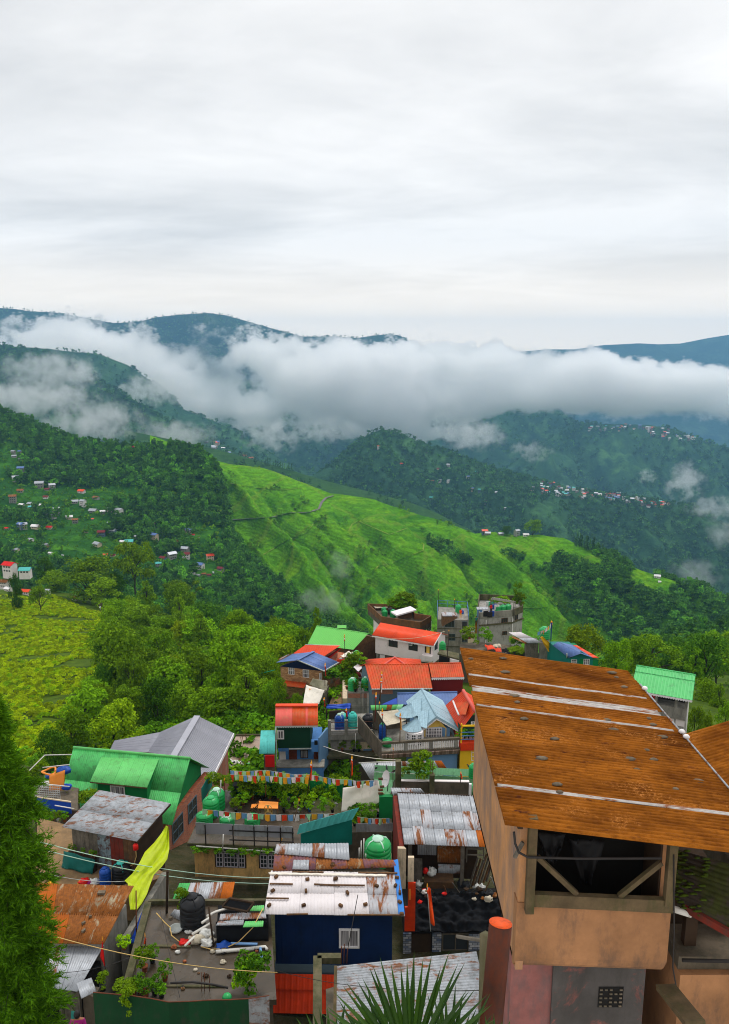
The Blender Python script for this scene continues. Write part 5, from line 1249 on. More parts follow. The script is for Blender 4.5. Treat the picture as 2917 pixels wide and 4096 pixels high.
#yard in front of it: rubble roof, shed, yellow tarp
zy=zof('I',400,600,112)
t=thing('rubble_terrace','flat concrete terrace with heaps and washing behind the long rusty roof','terrace',qz('I',500,700,zy-4),'houses of the town')
MB().prism([qz('I',0,590,zy),qz('I',170,560,zy),qz('I',560,600,zy),qz('I',800,720,zy),qz('I',620,780,zy),qz('I',0,690,zy)],zy-6,zy).build('slab','concrete_dark',t)
for i,(p,m,lab)in enumerate(((((265,600),(350,600),(410,650),(300,650)),'orange_wall','red-orange plastic sheet lying on the rubble terrace'),(((380,630),(450,640),(450,680),(390,670)),'orange_wall','second red-orange sheet on the rubble terrace'),(((360,590),(440,590),(450,620),(350,620)),'tarp_grey','grey-blue crumpled sheet on the rubble terrace'),(((450,640),(540,640),(540,690),(460,680)),'tarp_black','black plastic sheet on the rubble terrace'))):
 cloth_mb(*[qz('I',x,y,zy+.5)for x,y in p],8,6,-.3,.25,i).build('plastic_sheet',m,None,lab,'plastic sheet','tarps')
for i,(x,y,h,w_,k)in enumerate(((105,600,2.6,3.0,2),(285,580,2.6,2.2,0),(640,640,2.0,2.5,4),(600,700,.9,2.5,2),(690,705,.9,2.8,2),(640,690,.9,2.4,2),(600,600,1.8,2.0,0))):bushy(qz('I',x,y,zy-.1),h,w_,k,('round yellow-green','drooping','dark','yellow flowering','right yellow flowering','mid yellow flowering','shaded')[i]+' bush behind the long rusty roof')
z1=zof('I',740,575,106)
t=thing('tin_shed','plank shed with pale tin roof behind the long rusty roof','shed',qz('I',740,690,z1-3),'sheds')
a,b,c,d=qz('I',525,460,z1+1.2),qz('I',655,455,z1+1.2),qz('I',908,575,z1),qz('I',735,577,z1)
sheets(t,a,b,c,d,1,2,['white_sheet','galv'],.2,.02);sheets(t,qz('I',552,510,z1+.2),qz('I',580,505,z1+.2),qz('I',735,572,z1-.3),qz('I',715,588,z1-.3),1,1,'rust_tin',.2,.02)
MB().prism([qz('I',715,620,z1-.8),qz('I',850,620,z1-.8),qz('I',830,575,z1-.8),qz('I',700,575,z1-.8)],z1-4,z1-.1).build('wall','wood_grey',t)
MB().bar(qz('I',740,740,z1-2.5),qz('I',1040,715,z1-2.5),.3,1.2).build('yard_wall','concrete_dark',t)
p=[qz('I',860,500,z1+1.2),qz('I',900,500,z1+1.3),qz('I',1040,640,z1-.8),qz('I',960,665,z1-1.0)]
cloth_mb(*p,8,14,.3,.15,2,fold=1.5).build('tarp','tarp_yellow',None,'long yellow tarp slung beside the blue roof','tarp','tarps')
cloth_mb(qz('I',1010,655,z1-.8),qz('I',1050,625,z1-.7),qz('I',1110,690,z1-1.6),qz('I',1060,700,z1-1.7),8,8,.1,.15,6).build('tarp','net_green',None,'green net end of the yellow tarp','tarp','tarps')
tank(qz('I',915,520,z1+.2),1.35,2.4,'plastic_green','plastic_green_lid','big green tank beside the blue flag pole');
MB().prism([qz('I',860,560,z1),qz('I',970,560,z1),qz('I',970,530,z1),qz('I',860,530,z1)],z1-5,z1+.18).build('tank_stand','concrete',None,'concrete tower carrying the big green tank','tank stand','houses of the town')
flag_pole(qz('I',985,545,z1),qz('I',993,345,z1+6.2),'dark blue pole with red tip beside the big green tank',.08,'plastic_blue',('flag_red','flag_blue','flag_red'))
flag_string([qz('I',840,455,z1+3),qz('I',900,440,z1+3),qz('I',985,370,z1+5.4)],12,.5,.5,'short row of prayer flags above the big green tank',4)
#blue roofed house at the right end
ze=zof('I',1180,735,100);zr=ze+1.0
t=house('teal_walled_house','teal house with blue roof and red-orange rear roof edge',qz('I',1300,760,ze-3))
a,b=qz('I',1060,562,zr),qz('I',1310,690,zr);el,er=qz('I',1005,600,ze+.5),qz('I',1180,737,ze)
sheets(t,a,b,er,el,4,1,'blue_tin',.22,.03);c,d=qz('I',1440,735,ze),qz('I',1225,600,ze+.3)
sheets(t,b,a,d,c,4,1,'blue_tin',.22,.03);sheets(t,qz('I',1225,600,ze+.35),qz('I',1265,600,ze+.2),qz('I',1505,735,ze-.1),qz('I',1440,735,ze+.05),1,4,'orange_clean',.22,.03)
fa,fb,fc=qz('I',1200,742,ze-.1),qz('I',1440,745,ze-.1),qz('I',1500,740,ze-.1);bk=V3(-1.5,6,0)
MB().prism([fa,fb,fb+bk,fa+bk],ze-6,ze-.1).build('wall','teal_dark',t);MB().prism([fb+V3(.01,.1,0),fc,fc+bk,fb+bk],ze-6,ze-.3).build('wall','green_wall',t)
gp=flat(lerp(fa,fb,.45),b.z-.1);s=V3(0,.06,0);MB().hexa([fa-s,fb-s,gp-s],[fa+s,fb+s,gp+s]).build('gable','teal_dark',t)
w=Wall(fa,fb);win_px(t,w,'I',1205,752,1265,790,cols=3,rows=2);win_px(t,w,'I',1340,745,1400,810,cols=3,rows=2,gm='glass_curtained');panel(t,w,'I',1298,720,1335,810,'green_wall','cladding_strip')
MB().tube([qz('I',1158,780,ze-2),qz('I',1158,690,ze+1)],.08,6).build('utility_post','steel_pale',None,'pale post before the teal walled house','post')
#small grey house between tower and grey building
z2=zof('H',1390,470,120);t=house('small_grey_house','small house with grey roof between concrete tower and grey building',qz('H',1390,600,z2-4))
MB().prism([qz('H',1355,520,z2-.6),qz('H',1435,520,z2-.6),qz('H',1435,480,z2-.6),qz('H',1355,480,z2-.6)],z2-6,z2-.65).build('wall','cream_wall',t);sheets(t,qz('H',1355,455,z2),qz('H',1440,465,z2),qz('H',1440,530,z2-.5),qz('H',1350,520,z2-.5),2,1,'galv',.2,.02)
w=Wall(qz('H',1355,520,z2-.6),qz('H',1435,520,z2-.6));panel(t,w,'H',1355,530,1385,610,'wood_red','door')
tank(qz('H',1030,775,zof('H',1030,775,104)),.8,2.2,'plastic_green','plastic_green_lid','green tank at the corner of the white house')
t=thing('lane_porch','dark lane opening under a concrete slab right of the white house','porch',qz('H',1050,900,zof('H',1050,900,100)),'sheds')
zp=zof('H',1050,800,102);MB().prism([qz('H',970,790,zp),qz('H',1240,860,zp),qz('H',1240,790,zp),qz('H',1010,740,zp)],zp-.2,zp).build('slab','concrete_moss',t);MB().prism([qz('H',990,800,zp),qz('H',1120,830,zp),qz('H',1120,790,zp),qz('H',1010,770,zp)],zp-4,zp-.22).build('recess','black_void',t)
MB().prism([qz('H',1125,838,zp),qz('H',1240,865,zp),qz('H',1240,830,zp),qz('H',1125,808,zp)],zp-4,zp-.22).build('wall','white_wall',t)
#green roof with white scalloped fringe, far right
ze=zof('N',1160,950,76);zr=rise('N',1160,950,ze,1202,632)
rl,rr=qz('N',460,512,zr),qz('N',1202,632,zr);el,er=qz('N',395,815,ze),qz('N',1163,950,ze)
t,w,we,_=gable('fringed_green_house','unfinished block house with clean green roof and white scalloped fringe',rl,rr,el,er,ze-.1,'green_tin_clean','concrete',nx=6,pitch=.3,amp=.04,box=True,cap='green_tin_clean',back=True,over=.5)
fringe(t,el,er,'white_paint',.25);m1=lerp(rl,el,.27);m2=lerp(rr,er,.27);MB().bar(m1+UP*.09,m2+UP*.09,.05,.02).build('lap_line','green_wall',t)
p=[w.p(0,0,-.1),w.p(w.len,0,-.1),w.p(w.len,0,-4.4),w.p(0,0,-4.4)]
zl=w.uv(*q('N',1000,1050))[1]
for px_ in(455,700,955,1085):u=w.uv(*q('N',px_,1000))[0];MB().wbox(w,u-.12,u+.12,zl,ze-.05,-.35,-.1).build('pillar','concrete',t)
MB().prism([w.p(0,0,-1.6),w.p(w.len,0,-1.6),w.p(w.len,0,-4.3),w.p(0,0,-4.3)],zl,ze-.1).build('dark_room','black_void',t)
MB().prism(p,zl-1.2,zl).build('balcony_wall','concrete',t);q0=[v+V3(0,.25,0)for v in p];MB().prism(q0,zl-6,zl-1.22).build('wall','block_course',t)
wb=Wall(q0[0],q0[1]);
for r_ in((955,1175,1060,1280),(830,1145,930,1230)):panel(t,wb,'N',*r_,'white_wall','plaster_panel',.004,.03)
panel(t,w,'N',620,905,690,970,'red_wall','cloth',-.9,-.8)
MB().tube([w.p(w.len+.15,ze-.1,0),w.p(w.len+.15,ze-6,0)],.06,6).build('drain_pipe','pvc_white',t)
#middle of the town (55-95 m)
#two orange roofs in a row, hip roof behind
ze=zof('H',145,1235,87);zr=rise('H',145,1235,ze,63,935)
t,w,we,_=gable('long_orange_house','house under the wide streaked orange roof',qz('H',63,935,zr),qz('H',850,930,zr),qz('H',145,1235,ze),qz('H',905,1228,ze),ze-4,'orange_tin','slate_wall',nx=8,pitch=.30,amp=.05,box=True,cap='orange_tin',over=.3)
MB().bar(qz('H',145,1240,ze-.02),qz('H',905,1233,ze-.02),.12,.1).build('gutter','steel_pale',t);panel(t,w,'H',150,1245,410,1300,'brick_small','brick_infill',.003,.02)
ze2=zof('H',895,1095,88);zr2=rise('H',895,1095,ze2,860,920)
t,w,we,_=gable('maroon_house','maroon walled house under the shorter streaked orange roof',qz('H',860,920,zr2),qz('H',1262,915,zr2),qz('H',895,1095,ze2),qz('H',1302,1090,ze2),ze2-2.0,'orange_tin','maroon_wall',nx=4,pitch=.22,amp=.04,box=True,cap='orange_tin',over=.12,over_end=.1)
fringe(t,qz('H',895,1098,ze2),qz('H',1304,1092,ze2),'white_paint',.28);MB().wbox(w,-.1,w.len,ze2-4.5,ze2-2.02,-.1,-.02).build('wall','brick_small',t)
zh=zof('H',435,845,98);zz=zh-1.5;a=qz('H',435,845,zh);l,r_=qz('H',70,1105,zz),qz('H',800,1105,zz);bk=V3(0,6,0)
t=house('hip_roofed_house','small house with pointed orange hip roof behind the wide orange roof',flat(a,zz-4));
for p in((l,r_),(r_,r_+bk),(r_+bk,l+bk),(l+bk,l)):sheets(t,a,a+(p[1]-p[0])*.01,p[1],p[0],1,1,'orange_clean',1.0,.03)
for p in(l,r_):MB().tube([a+UP*.05,p+UP*.05],.12,6).build('hip_cap','pink_tin',t)
MB().prism(inset([l,r_,r_+bk,l+bk],.5),zz-4,zz-.1).build('wall','concrete',t)
#tank wall with two big green tanks
zt=zof('G',1200,1320,90)
a,b=qz('G',1135,1330,zt),qz('G',1450,1330,zt)
t=block('tank_house','brick and concrete wall house carrying two green tanks and pot plants',[a,b,b+V3(0,3,0),a+V3(0,3,0)],zt-6,zt,'concrete')
w=Wall(a,b);panel(t,w,'G',1145,1345,1305,1400,'brick_small','brick_panel',.003,.03);panel(t,w,'G',1320,1345,1440,1400,'brick_small','brick_panel',.003,.03);MB().wbox(w,0,w.len,zt-1.9,zt-1.6,.0,.08).build('beam','concrete',t)
for x in(1340,1395,1415):MB().tube([w.p(w.uv(*q('G',x,1400))[0],zt-.1,.06),w.p(w.uv(*q('G',x,1400))[0],zt-4.2,.06)],.03,5).build('pipe','pvc_white',t)
tank(qz('G',1205,1295,zt),.98,2.2,'plastic_green','plastic_pale','left one of two green tanks with pale lids on the brick wall');tank(qz('G',1378,1290,zt),.98,2.3,'plastic_green','plastic_pale','right one of two green tanks with pale lids on the brick wall')
for i,(x,y,h)in enumerate(((1255,1305,1.3),(1345,1310,.8),(1395,1308,.9),(1240,1320,.7),(1130,1290,.9))):potted(qz('G',x,y,zt),h,h*.9,(4,0,1,0,2)[i],('terracotta','plastic_white','plastic_black','plastic_black','terracotta')[i],('large dark','white potted','right end','small front','left end')[i]+' plant between the two green tanks',pot=.35)
#clutter behind: kiosk of sheets, yellow creeper
for i,(x,y,h,w_,k)in enumerate(((1190,1000,2.6,2.6,2),(1160,1080,2.4,2.2,2),(1230,1090,2.2,2.2,2),(1030,1080,2.0,3.6,4),(920,1100,1.8,2.6,0),(1280,900,1.6,2.2,0))):bushy(qz('G',x,y+70,zof('G',x,y+70,100)),h,w_,k,('upper yellow-flowered','lower yellow-flowered','right yellow-flowered','dark','pale leaved','olive')[i]+' creeper by the flag pole above the green tanks')
tank(qz('G',1255,905,zof('G',1255,905,104)),.85,1.9,'plastic_green','plastic_green_lid','green tank under the small white canopy');tank(qz('G',1052,990,zof('G',1052,990,102)),.5,1.7,'plastic_blue','plastic_pale','blue tank right of the blue roof')
cloth_mb(qz('G',1160,790,zof('G',1160,790,106)),qz('G',1290,815,zof('G',1290,815,105)),qz('G',1210,885,zof('G',1210,885,102)),qz('G',1040,860,zof('G',1040,860,103)),10,8,.2,.2,3).build('canopy','tarp_white',None,'small white canopy cloth beside the dark bush','canopy','tarps')
cloth_mb(qz('G',1290,945,zof('G',1290,945,100)),qz('G',1340,1000,zof('G',1340,1000,99)),qz('G',1280,1060,zof('G',1280,1060,97)),qz('G',1215,1000,zof('G',1215,1000,98)),6,6,.05,.08,5).build('canopy','white_sheet',None,'tilted white board above the green tanks','board','tarps')
panelz=zof('G',1100,1000,101);MB().obox(qz('G',1100,995,panelz),(1,0,0),(0,1,0),UP,1.9,.1,2.0).build('red_hoarding','orange_wall',None,'small red-orange hoarding behind the flag pole','hoarding')
z_=zof('G',1330,1110,94);t=thing('scrap_shed','dark lean-to with rust red sheet left of the wide orange roof','shed',qz('G',1300,1150,z_-2),'sheds');sheets(t,qz('G',1250,1060,z_+.6),qz('G',1360,1080,z_+.6),qz('G',1370,1135,z_),qz('G',1290,1130,z_),2,1,['maroon_wall','galv'],.2,.02);MB().prism([qz('G',1280,1140,z_),qz('G',1365,1140,z_),qz('G',1365,1090,z_),qz('G',1280,1090,z_)],z_-3,z_-.1).build('wall','wood_dark',t)
#grey block house with roof tanks and blue tarp
D0=79;zs=zof('J',960,470,D0)
a,b=qz('J',958,490,zs),qz('J',1548,478,zs);dp=V3(.2,4.6,0)
t=block('block_house','unfinished grey block house with roof rail and water tanks',[a,b,b+dp,a+dp],zs-.55,zs,'concrete',group='houses of the town')
w=Wall(a,b)
in1=[w.p(.25,0,-.5),w.p(w.len-.5,0,-.5),w.p(w.len-.5,0,-4.4),w.p(.25,0,-4.4)]
zw=w.uv(*q('J',1200,695))[1];zl=zw-3.4
MB().prism(in1,zw-.1,zs-.56).build('wall','block_course',t);wb=Wall(in1[0],in1[1])
for x in(975,1180,1350,1535):u=w.uv(*q('J',x,420))[0];MB().wbox(w,u-.15,u+.15,zs+.002,zs+1.5,-.3,.0).build('roof_post','concrete',t)
for k in(.65,1.25):MB().tube([w.p(.2,zs+k,-.15),w.p(w.len-.2,zs+k,-.15)],.03,5).build('rail','steel_rusty',t)
MB().wbox(w,.1,w.len-.1,zs+.002,zs+.42,-.22,-.06).build('low_parapet','block_course',t)
for x in(1110,1495):u=w.uv(*q('J',x,500))[0];MB().wbox(w,u-.2,u+.2,zs-.95,zs-.56,-.45,-.1).build('bracket','concrete',t)
MB().wbox(w,-.3,w.len+.2,zw-.35,zw-.1,-3,.75).build('ledge','concrete_moss',t)
lw=[w.p(-.3,0,.2),w.p(w.len,0,.2),w.p(w.len,0,-4),w.p(-.3,0,-4)]
MB().prism(lw,zl-3,zw-.36).build('wall','concrete_dark',t);wl=Wall(lw[0],lw[1])
panel(t,wl,'J',920,735,1060,780,'block_wall','block_infill',.004,.05);panel(t,wl,'J',1065,735,1165,780,'concrete_moss','block_infill',.004,.04)
for yy in(738,765):MB().tube([wl.p(wl.uv(*q('J',915,yy))[0],wl.uv(*q('J',915,yy))[1],.3),wl.p(wl.uv(*q('J',1170,yy))[0],wl.uv(*q('J',1170,yy))[1],.3)],.035,5).build('rail','steel_rusty',t)
panel(t,wb,'J',1355,575,1490,690,'cream_wall','door_sheet',.01,.08);panel(t,wb,'J',1390,655,1490,695,'bluegrey_wall','tin_patch',.1,.16)
for pts in([(1293,465),(1293,640)],[(1350,355),(1347,470),(1540,470),(1545,700)],[(1110,785),(1110,1010)]):
 MB().tube([w.p(w.uv(*q('J',*p))[0],w.uv(*q('J',*p))[1],.12)for p in pts],.045,6).build('drain_pipe','pvc_white',t)
rzp=zs+.02
tank(qz('J',1098,425,rzp),.88,2.6,'plastic_blue','plastic_pale','navy blue tank on the block house roof');tank(qz('J',1135,385,rzp),.8,2.3,'plastic_teal','plastic_pale','dull green tank behind the navy tank');tank(qz('J',1260,395,rzp),.84,2.5,'plastic_teal','plastic_teal','turquoise tank on the block house roof');tank(qz('J',1448,400,rzp),1.05,2.2,'plastic_black','plastic_black','black tank on the block house roof');tank(qz('J',1205,370,rzp),.35,2.2,'plastic_blue','plastic_blue','slim blue drum beside the turquoise tank',name='drum')
cz=zs+1.55;cc=[qz('J',945,118,cz),qz('J',1238,100,cz),qz('J',1230,165,cz-.3),qz('J',935,165,cz-.3)]
cloth_mb(*cc,14,8,.05,.16,9).build('tarp','tarp_blue',None,'wrinkled blue tarp with leaves over the roof shelter','tarp','tarps')
t2=thing('roof_shelter','dark roof shelter of posts under the blue tarp','shelter',flat(cc[3],zs),'sheds')
for p in cc:MB().tube([p-UP*.1,flat(p,zs)],.05,5).build('post','wood_dark',t2)
MB().prism([flat(v,0)for v in inset(cc,.3)],zs+.05,zs+.9).build('stacked_goods','wood_dark',t2)
for i,(x,y,h,k,pm)in enumerate(((940,690,.9,0,'plastic_white'),(1130,690,1.0,2,'terracotta'),(1275,695,1.1,2,'plastic_black'),(1335,695,.7,0,'plastic_black'),(1515,690,1.2,4,'terracotta'),(960,690,.7,1,'plastic_black'))):potted(qz('J',x,y,zw-.1),h,h*.9,k,pm,('white potted','sprawling','yellow-green','low','dark corner','second left')[i]+' plant on the mossy ledge of the block house')
#blue house with dark green upper storey
D0=76;ze=zof('J',310,378,75);zr=rise('J',310,378,ze,315,130,.5)
rl,rr,el,er=qz('J',315,130,zr),qz('J',832,128,zr),qz('J',310,380,ze),qz('J',835,375,ze)
zb=ze-6.5
t=house('blue_walled_house','blue house with dark green upper floor and faded red-pink roof',flat((el+er)/2,zb))
for i,m in enumerate(('pink_tin','pink_tin','orange_tin','orange_tin','pink_tin','orange_tin')):
 u=(0,.2,.4,.58,.71,.76,1);sheets(t,lerp(rl,rr,u[i]),lerp(rl,rr,u[i+1]),lerp(el,er,u[i+1]),lerp(el,er,u[i]),1,1,m,.14,.02)
rn=rl.y-el.y;bl,br=rl+V3(0,rn,ze-zr),rr+V3(0,rn,ze-zr);sheets(t,rr,rl,bl,br,3,1,'orange_tin',.14,.02)
MB().bar(rl+UP*.05,rr+UP*.05,.5,.10).build('ridge_cap','orange_clean',t);fringe(t,el,er,'steel_pale',.22)
f0,f1=el+V3(.15,.35,0),er+V3(-.75,.35,0);dp=V3(0,2*rn-.7,0);hd=dp.y
w=Wall(f0,f1);zc=w.uv(*q('J',500,650))[1]
MB().prism([f0,f1,f1+dp,f0+dp],zc,ze+.1).build('upper_wall','darkgreen_wall',t)
for p_,ap in((f0,rl),(f1,rr)):MB().hexa([flat(p_,ze+.1),flat(p_+dp,ze+.1),V3(p_.x,p_.y+hd/2,zr-.15)],[flat(p_,ze+.1)+V3(.08,0,0),flat(p_+dp,ze+.1)+V3(.08,0,0),V3(p_.x+.08,p_.y+hd/2,zr-.15)]).build('gable','darkgreen_wall',t)
win_px(t,w,'J',335,432,420,540,cols=2,gm='glass_curtained',t=.1)
b0,b1=w.p(0,0,-.9),w.p(w.len+.9,0,-.9)
MB().prism([b0,b1,b1+dp,b0+dp],zb,zc-.01).build('lower_wall','blue_wall',t);wb=Wall(b0,b1)
panel(t,wb,'J',362,680,442,840,'white_paint','door');panel(t,wb,'J',478,672,580,840,'door_pattern','door_curtain');panel(t,wb,'J',780,670,855,835,'door_pattern','door_curtain');win_px(t,wb,'J',618,672,714,770,cols=2,fm='wood_dark',gm='glass_curtained',t=.06)
MB().wbox(w,.0,w.uv(*q('J',475,670))[0],zc-.35,zc-.01,-.4,.0).build('beam','blue_wall',t);MB().wbox(w,w.uv(*q('J',478,660))[0],w.uv(*q('J',755,660))[0],zc-.1,zc-.01,.01,.1).build('pipe_beam','steel_pale',t)
for x in(452,768):u=w.uv(*q('J',x,700))[0];MB().wbox(w,u-.12,u+.12,zc-.7,zc-.36 if x<500 else zc-.01,-.35,-.02).build('bracket','blue_wall',t)
u0,u1,z0,z1=w.rect('J',755,540,838,665);MB().wbox(w,u0,u1,z0,z1,.01,.5).build('stair_box','blue_wall',t);wx=Wall(w.p(u0,0,.5),w.p(u1,0,.5));panel(t,wx,'J',790,555,832,610,'black_void','opening',.002,.02)
MB().hexa([w.p(u1,z0-3,-.2),w.p(u1+.12,z0-3,-.2),w.p(u1+.9,z0-3,-2.5),w.p(u1+.7,z0-3,-2.5)],[w.p(u1,z1,-.2),w.p(u1+.12,z1,-.2),w.p(u1+.9,z1-.1,-2.5),w.p(u1+.7,z1-.1,-2.5)]).build('side_wall','bluegrey_wall',t)
zp=w.uv(*q('J',600,845))[1];MB().wbox(w,-.1,w.len+1.3,zp-.1,zp,-.9,.55).build('balcony_slab','concrete',t);MB().wbox(w,-.05,w.len+1.2,zp-3.5,zp-.11,-.5,.48).build('balcony_wall','blue_wall',t)
MB().wbox(w,1.6,w.len+1.1,zp-1.65,zp-1.42,.49,.8).build('red_awning','red_wall',t)
MB().tube([w.p(-.12,ze-.1,.3),w.p(-.12,zp-2.5,.3)],.07,6).build('drain_pipe','steel_pale',t)
#teal lean-to with red wall beside it
zq=zof('J',115,715,73);zt=rise('J',115,715,zq,130,440,.4)
t=thing('teal_lean_to','teal roofed lean-to with plain red wall against the blue house','shed',qz('J',240,900,zq-2.5),'sheds')
a,b,c,d=qz('J',135,438,zt),qz('J',308,435,zt),qz('J',306,720,zq),qz('J',112,722,zq);sheets(t,a,b,c,d,2,1,'teal_tin',.14,.015)
f0,f1=qz('J',170,735,zq),qz('J',300,735,zq);MB().prism([f0,f1,b+V3(-.1,.2,0),a+V3(.3,.2,0)],zq-4,zq-.12).build('wall','concrete_dark',t);w=Wall(f0,f1);panel(t,w,'J',188,735,303,880,'red_wall','red_panel',.005,.06)
#wet flat roof left of it
zf=zof('C',600,200,84);a,b,c,d=qz('C',545,97,zf),qz('C',765,97,zf),qz('C',800,335,zf),qz('C',440,335,zf)
t=block('wet_flat_roof','pinkish wet concrete flat roof with rebar stubs behind the garden',[a,b,c,d],zf-6,zf-.05,'concrete_dark',roofm=None);MB().prism([a,b,c,d],zf-.048,zf).build('roof_slab','concrete_pink',t)
MB().bar(a+UP*.1,b+UP*.1,.15,.2).build('kerb','concrete_moss',t)
for x,y in((640,135),(612,150),(600,170)):MB().tube([qz('C',x,y+20,zf),qz('C',x-15,y-60,zf+1.2)],.03,5).build('rebar','steel_rusty',t)
bz=zf+.02;t=thing('green_tin_sheet','pale green tin roof sheet with a scrap heap beside the wet flat roof','roof',qz('C',600,420,bz-2),'houses of the town')
a,b,c,d=qz('C',480,350,bz),qz('C',755,330,bz),qz('C',757,500,bz-.5),qz('C',470,500,bz-.5);sheets(t,a,b,c,d,3,1,'green_tin_pale',.3,.02,True);MB().prism([a,b,c,d],bz-5,bz-.6).build('wall','concrete',t)
for i in range(26):
 p=qz('C',rnd.uniform(475,640),rnd.uniform(330,385),bz+.1);s=rnd.uniform(.15,.5);b_=MB().obox(p+UP*.1,(rnd.uniform(-1,1),rnd.uniform(-1,1),.2),(rnd.uniform(-1,1),.5,.3),(0,.2,1),s*1.6,s*.6,s*.3)
 b_.build('scrap_piece',rnd.choice(['white_paint','steel_dark','tarp_grey','wood_brown','white_paint','stone']),None,'piece of scrap in the heap on the pale green roof sheet','scrap','scrap on the pale green roof')
#yellow-blue house with pale blue roof, dormers and bay
D0=76;za=zof('E',1040,378,D0)
ap,rb_=qz('E',1040,376,za),qz('E',908,126,za);ze=zof('E',1240,492,D0-.3)
er,el=qz('E',1240,490,ze),qz('E',890,497,ze-.05);dv=rb_-ap
t=house('yellow_gable_house','yellow gabled house with pale blue steep roof, dormers and bay window',flat((er+el)/2+dv*.5,ze-4))
sheets(t,rb_,ap,el,el+dv,6,1,'sky_tin',.5,.02,True);sheets(t,ap,rb_,er+dv,er,6,1,'sky_tin',.5,.02,True)
MB().tube([ap+UP*.05,rb_+UP*.05],.10,6).build('ridge_cap','sky_tin',t);MB().bar(ap+V3(0,-.03,.03),er+V3(0,-.03,.03),.06,.25).build('barge_board','sky_tin',t);MB().bar(ap+V3(0,-.03,.03),el+V3(0,-.03,.03),.06,.25).build('barge_board','sky_tin',t);fringe(t,ap+V3(0,-.06,-.1),er+V3(0,-.06,-.1),'white_paint',.16,9);fringe(t,ap+V3(0,-.06,-.1),el+V3(0,-.06,-.1),'white_paint',.16,9)
ud=(er-el);ud.z=0;ud.normalize();un=-dv.normalized()
f0,f1=el+ud*.35+dv.normalized()*.5,er-ud*.75+dv.normalized()*.5
MB().prism([f0,f1,f1+dv*.9,f0+dv*.9],ze-3.4,ze-.02).build('wall','bluegrey_wall',t);w=Wall(f0,f1)
gp=flat(ap+dv.normalized()*.5,za-.15);s=dv.normalized()*.07;zlo=w.uv(*q('E',1000,592))[1]
uL,uR=.12,w.len-.35
A_,B_=w.p(uL,zlo,.03),w.p(uR,zlo,.03);A2,B2=flat(A_,ze-.02),flat(B_,ze-.02);G2=gp-s*.6
MB().hexa([A_+s,B_+s,B2+s,G2+s,A2+s],[A_-s*.2,B_-s*.2,B2-s*.2,G2-s*.2,A2-s*.2]).build('gable','ochre_wall',t)
wy=Wall(A_-s*.2,B_-s*.2,.01);win_px(t,wy,'E',942,468,1085,580,cols=6,rows=4,gm='glass_curtained',t=.06,dep=.08)
#dormers on the left slope
nS=(el-ap).cross(dv).normalized()
for(x0,y0,x1,y1,x2,y2,x3,y3)in((780,262,905,218,812,350,900,330),(855,355,970,328,878,455,955,440)):
 a,b=phit(ap,nS,*q('E',x0+20,y0-20)),phit(ap,nS,*q('E',x1,y1-10));c,d=phit(ap,nS,*q('E',x3,y3))*.985,phit(ap,nS,*q('E',x2,y2))*.985
 sheets(t,a+UP*.05,b+UP*.05,flat(c,d.z),d,3,1,'sky_tin',.4,.02,True,name='dormer_sheet')
#bay with faceted conical roof
zb=zof('E',800,490,D0-1);c0=qz('E',820,455,zb);
for cx,cy,r0,hh,nm in((822,472,1.0,.75,'bay_roof'),(765,345,1.1,.8,'bay_roof')):
 c0=qz('E',cx,cy,zb+(0 if cy>400 else .9));tip=c0+UP*hh+V3(.5,.5,0)
 rim=[c0+V3(math.cos(k)*r0,math.sin(k)*r0*.9,0)for k in[R(150+i*30)for i in range(7)]]
 for i in range(6):sheets(t,tip,tip+(rim[i+1]-rim[i])*.02,rim[i+1],rim[i],1,1,'sky_tin',.6,.02,True,name='bay_sheet')
c0=qz('E',850,480,zb);rim=[c0+V3(math.cos(k)*.92,math.sin(k)*.85,0)for k in[R(165+i*37)for i in range(5)]]+[c0+V3(.9,.8,0),c0+V3(-.8,.7,0)]
MB().prism(rim,zb-2.2,zb-.05).build('bay','white_paint',t)
for i in range(4):
 wv=Wall(rim[i],rim[i+1])
 if wv.n.y<0:window(t,wv,.05,wv.len-.05,zb-1.7,zb-.15,cols=2,rows=5,gm='glass',t=.07,dep=.06)
#terrace with balusters and striped tile skirt
zt=zof('E',900,640,D0-2.5);a,b=qz('E',545,680,zt-.45),qz('E',1240,645,zt+.1);b.z=a.z=zt-.4
b=qz('E',1240,655,zt-.4);a=qz('E',548,700,zt-.4)
t=thing('balustrade_terrace','terrace with white balusters and striped tiled skirt before the yellow gable house','terrace',(a+b)/2-UP*3,'houses of the town')
w=Wall(a,b);dp=-w.n*6
MB().prism([a,b,b+dp,a+dp],zt-.75,zt-.42).build('slab','concrete',t)
MB().hexa([v-UP*.62-w.n*.2 for v in(a,b)]+[b-UP*.62-w.n*.5,a-UP*.62-w.n*.5],[a+w.n*.25-UP*.02,b+w.n*.25-UP*.02,b-w.n*.3-UP*.02,a-w.n*.3-UP*.02]).build('tiled_skirt','striped_tile',t)
MB().wbox(w,0,w.len,zt+.55,zt+.75,-.12,.12).build('handrail','concrete_dark',t);MB().wbox(w,0,w.len,zt-.4,zt-.22,-.12,.12).build('plinth','concrete_dark',t)
n=34
for i in range(n):
 u=w.len*(i+.5)/n;c=w.p(u,zt-.22,0)
 if i%11==10:MB().wbox(w,u-.14,u+.14,zt-.22,zt+.55,-.1,.1).build('post','concrete',t)
 elif i>3:MB().lathe(c,[(.05,0),(.07,.12),(.045,.4),(.07,.65),(.05,.77)],8).build('baluster','white_paint',t)
MB().prism([w.p(w.len*.45,0,-.6),w.p(w.len,0,-.6),w.p(w.len,0,-5),w.p(w.len*.45,0,-5)],zt-5,zt-.77).build('lower_wall','bluegrey_wall',t)
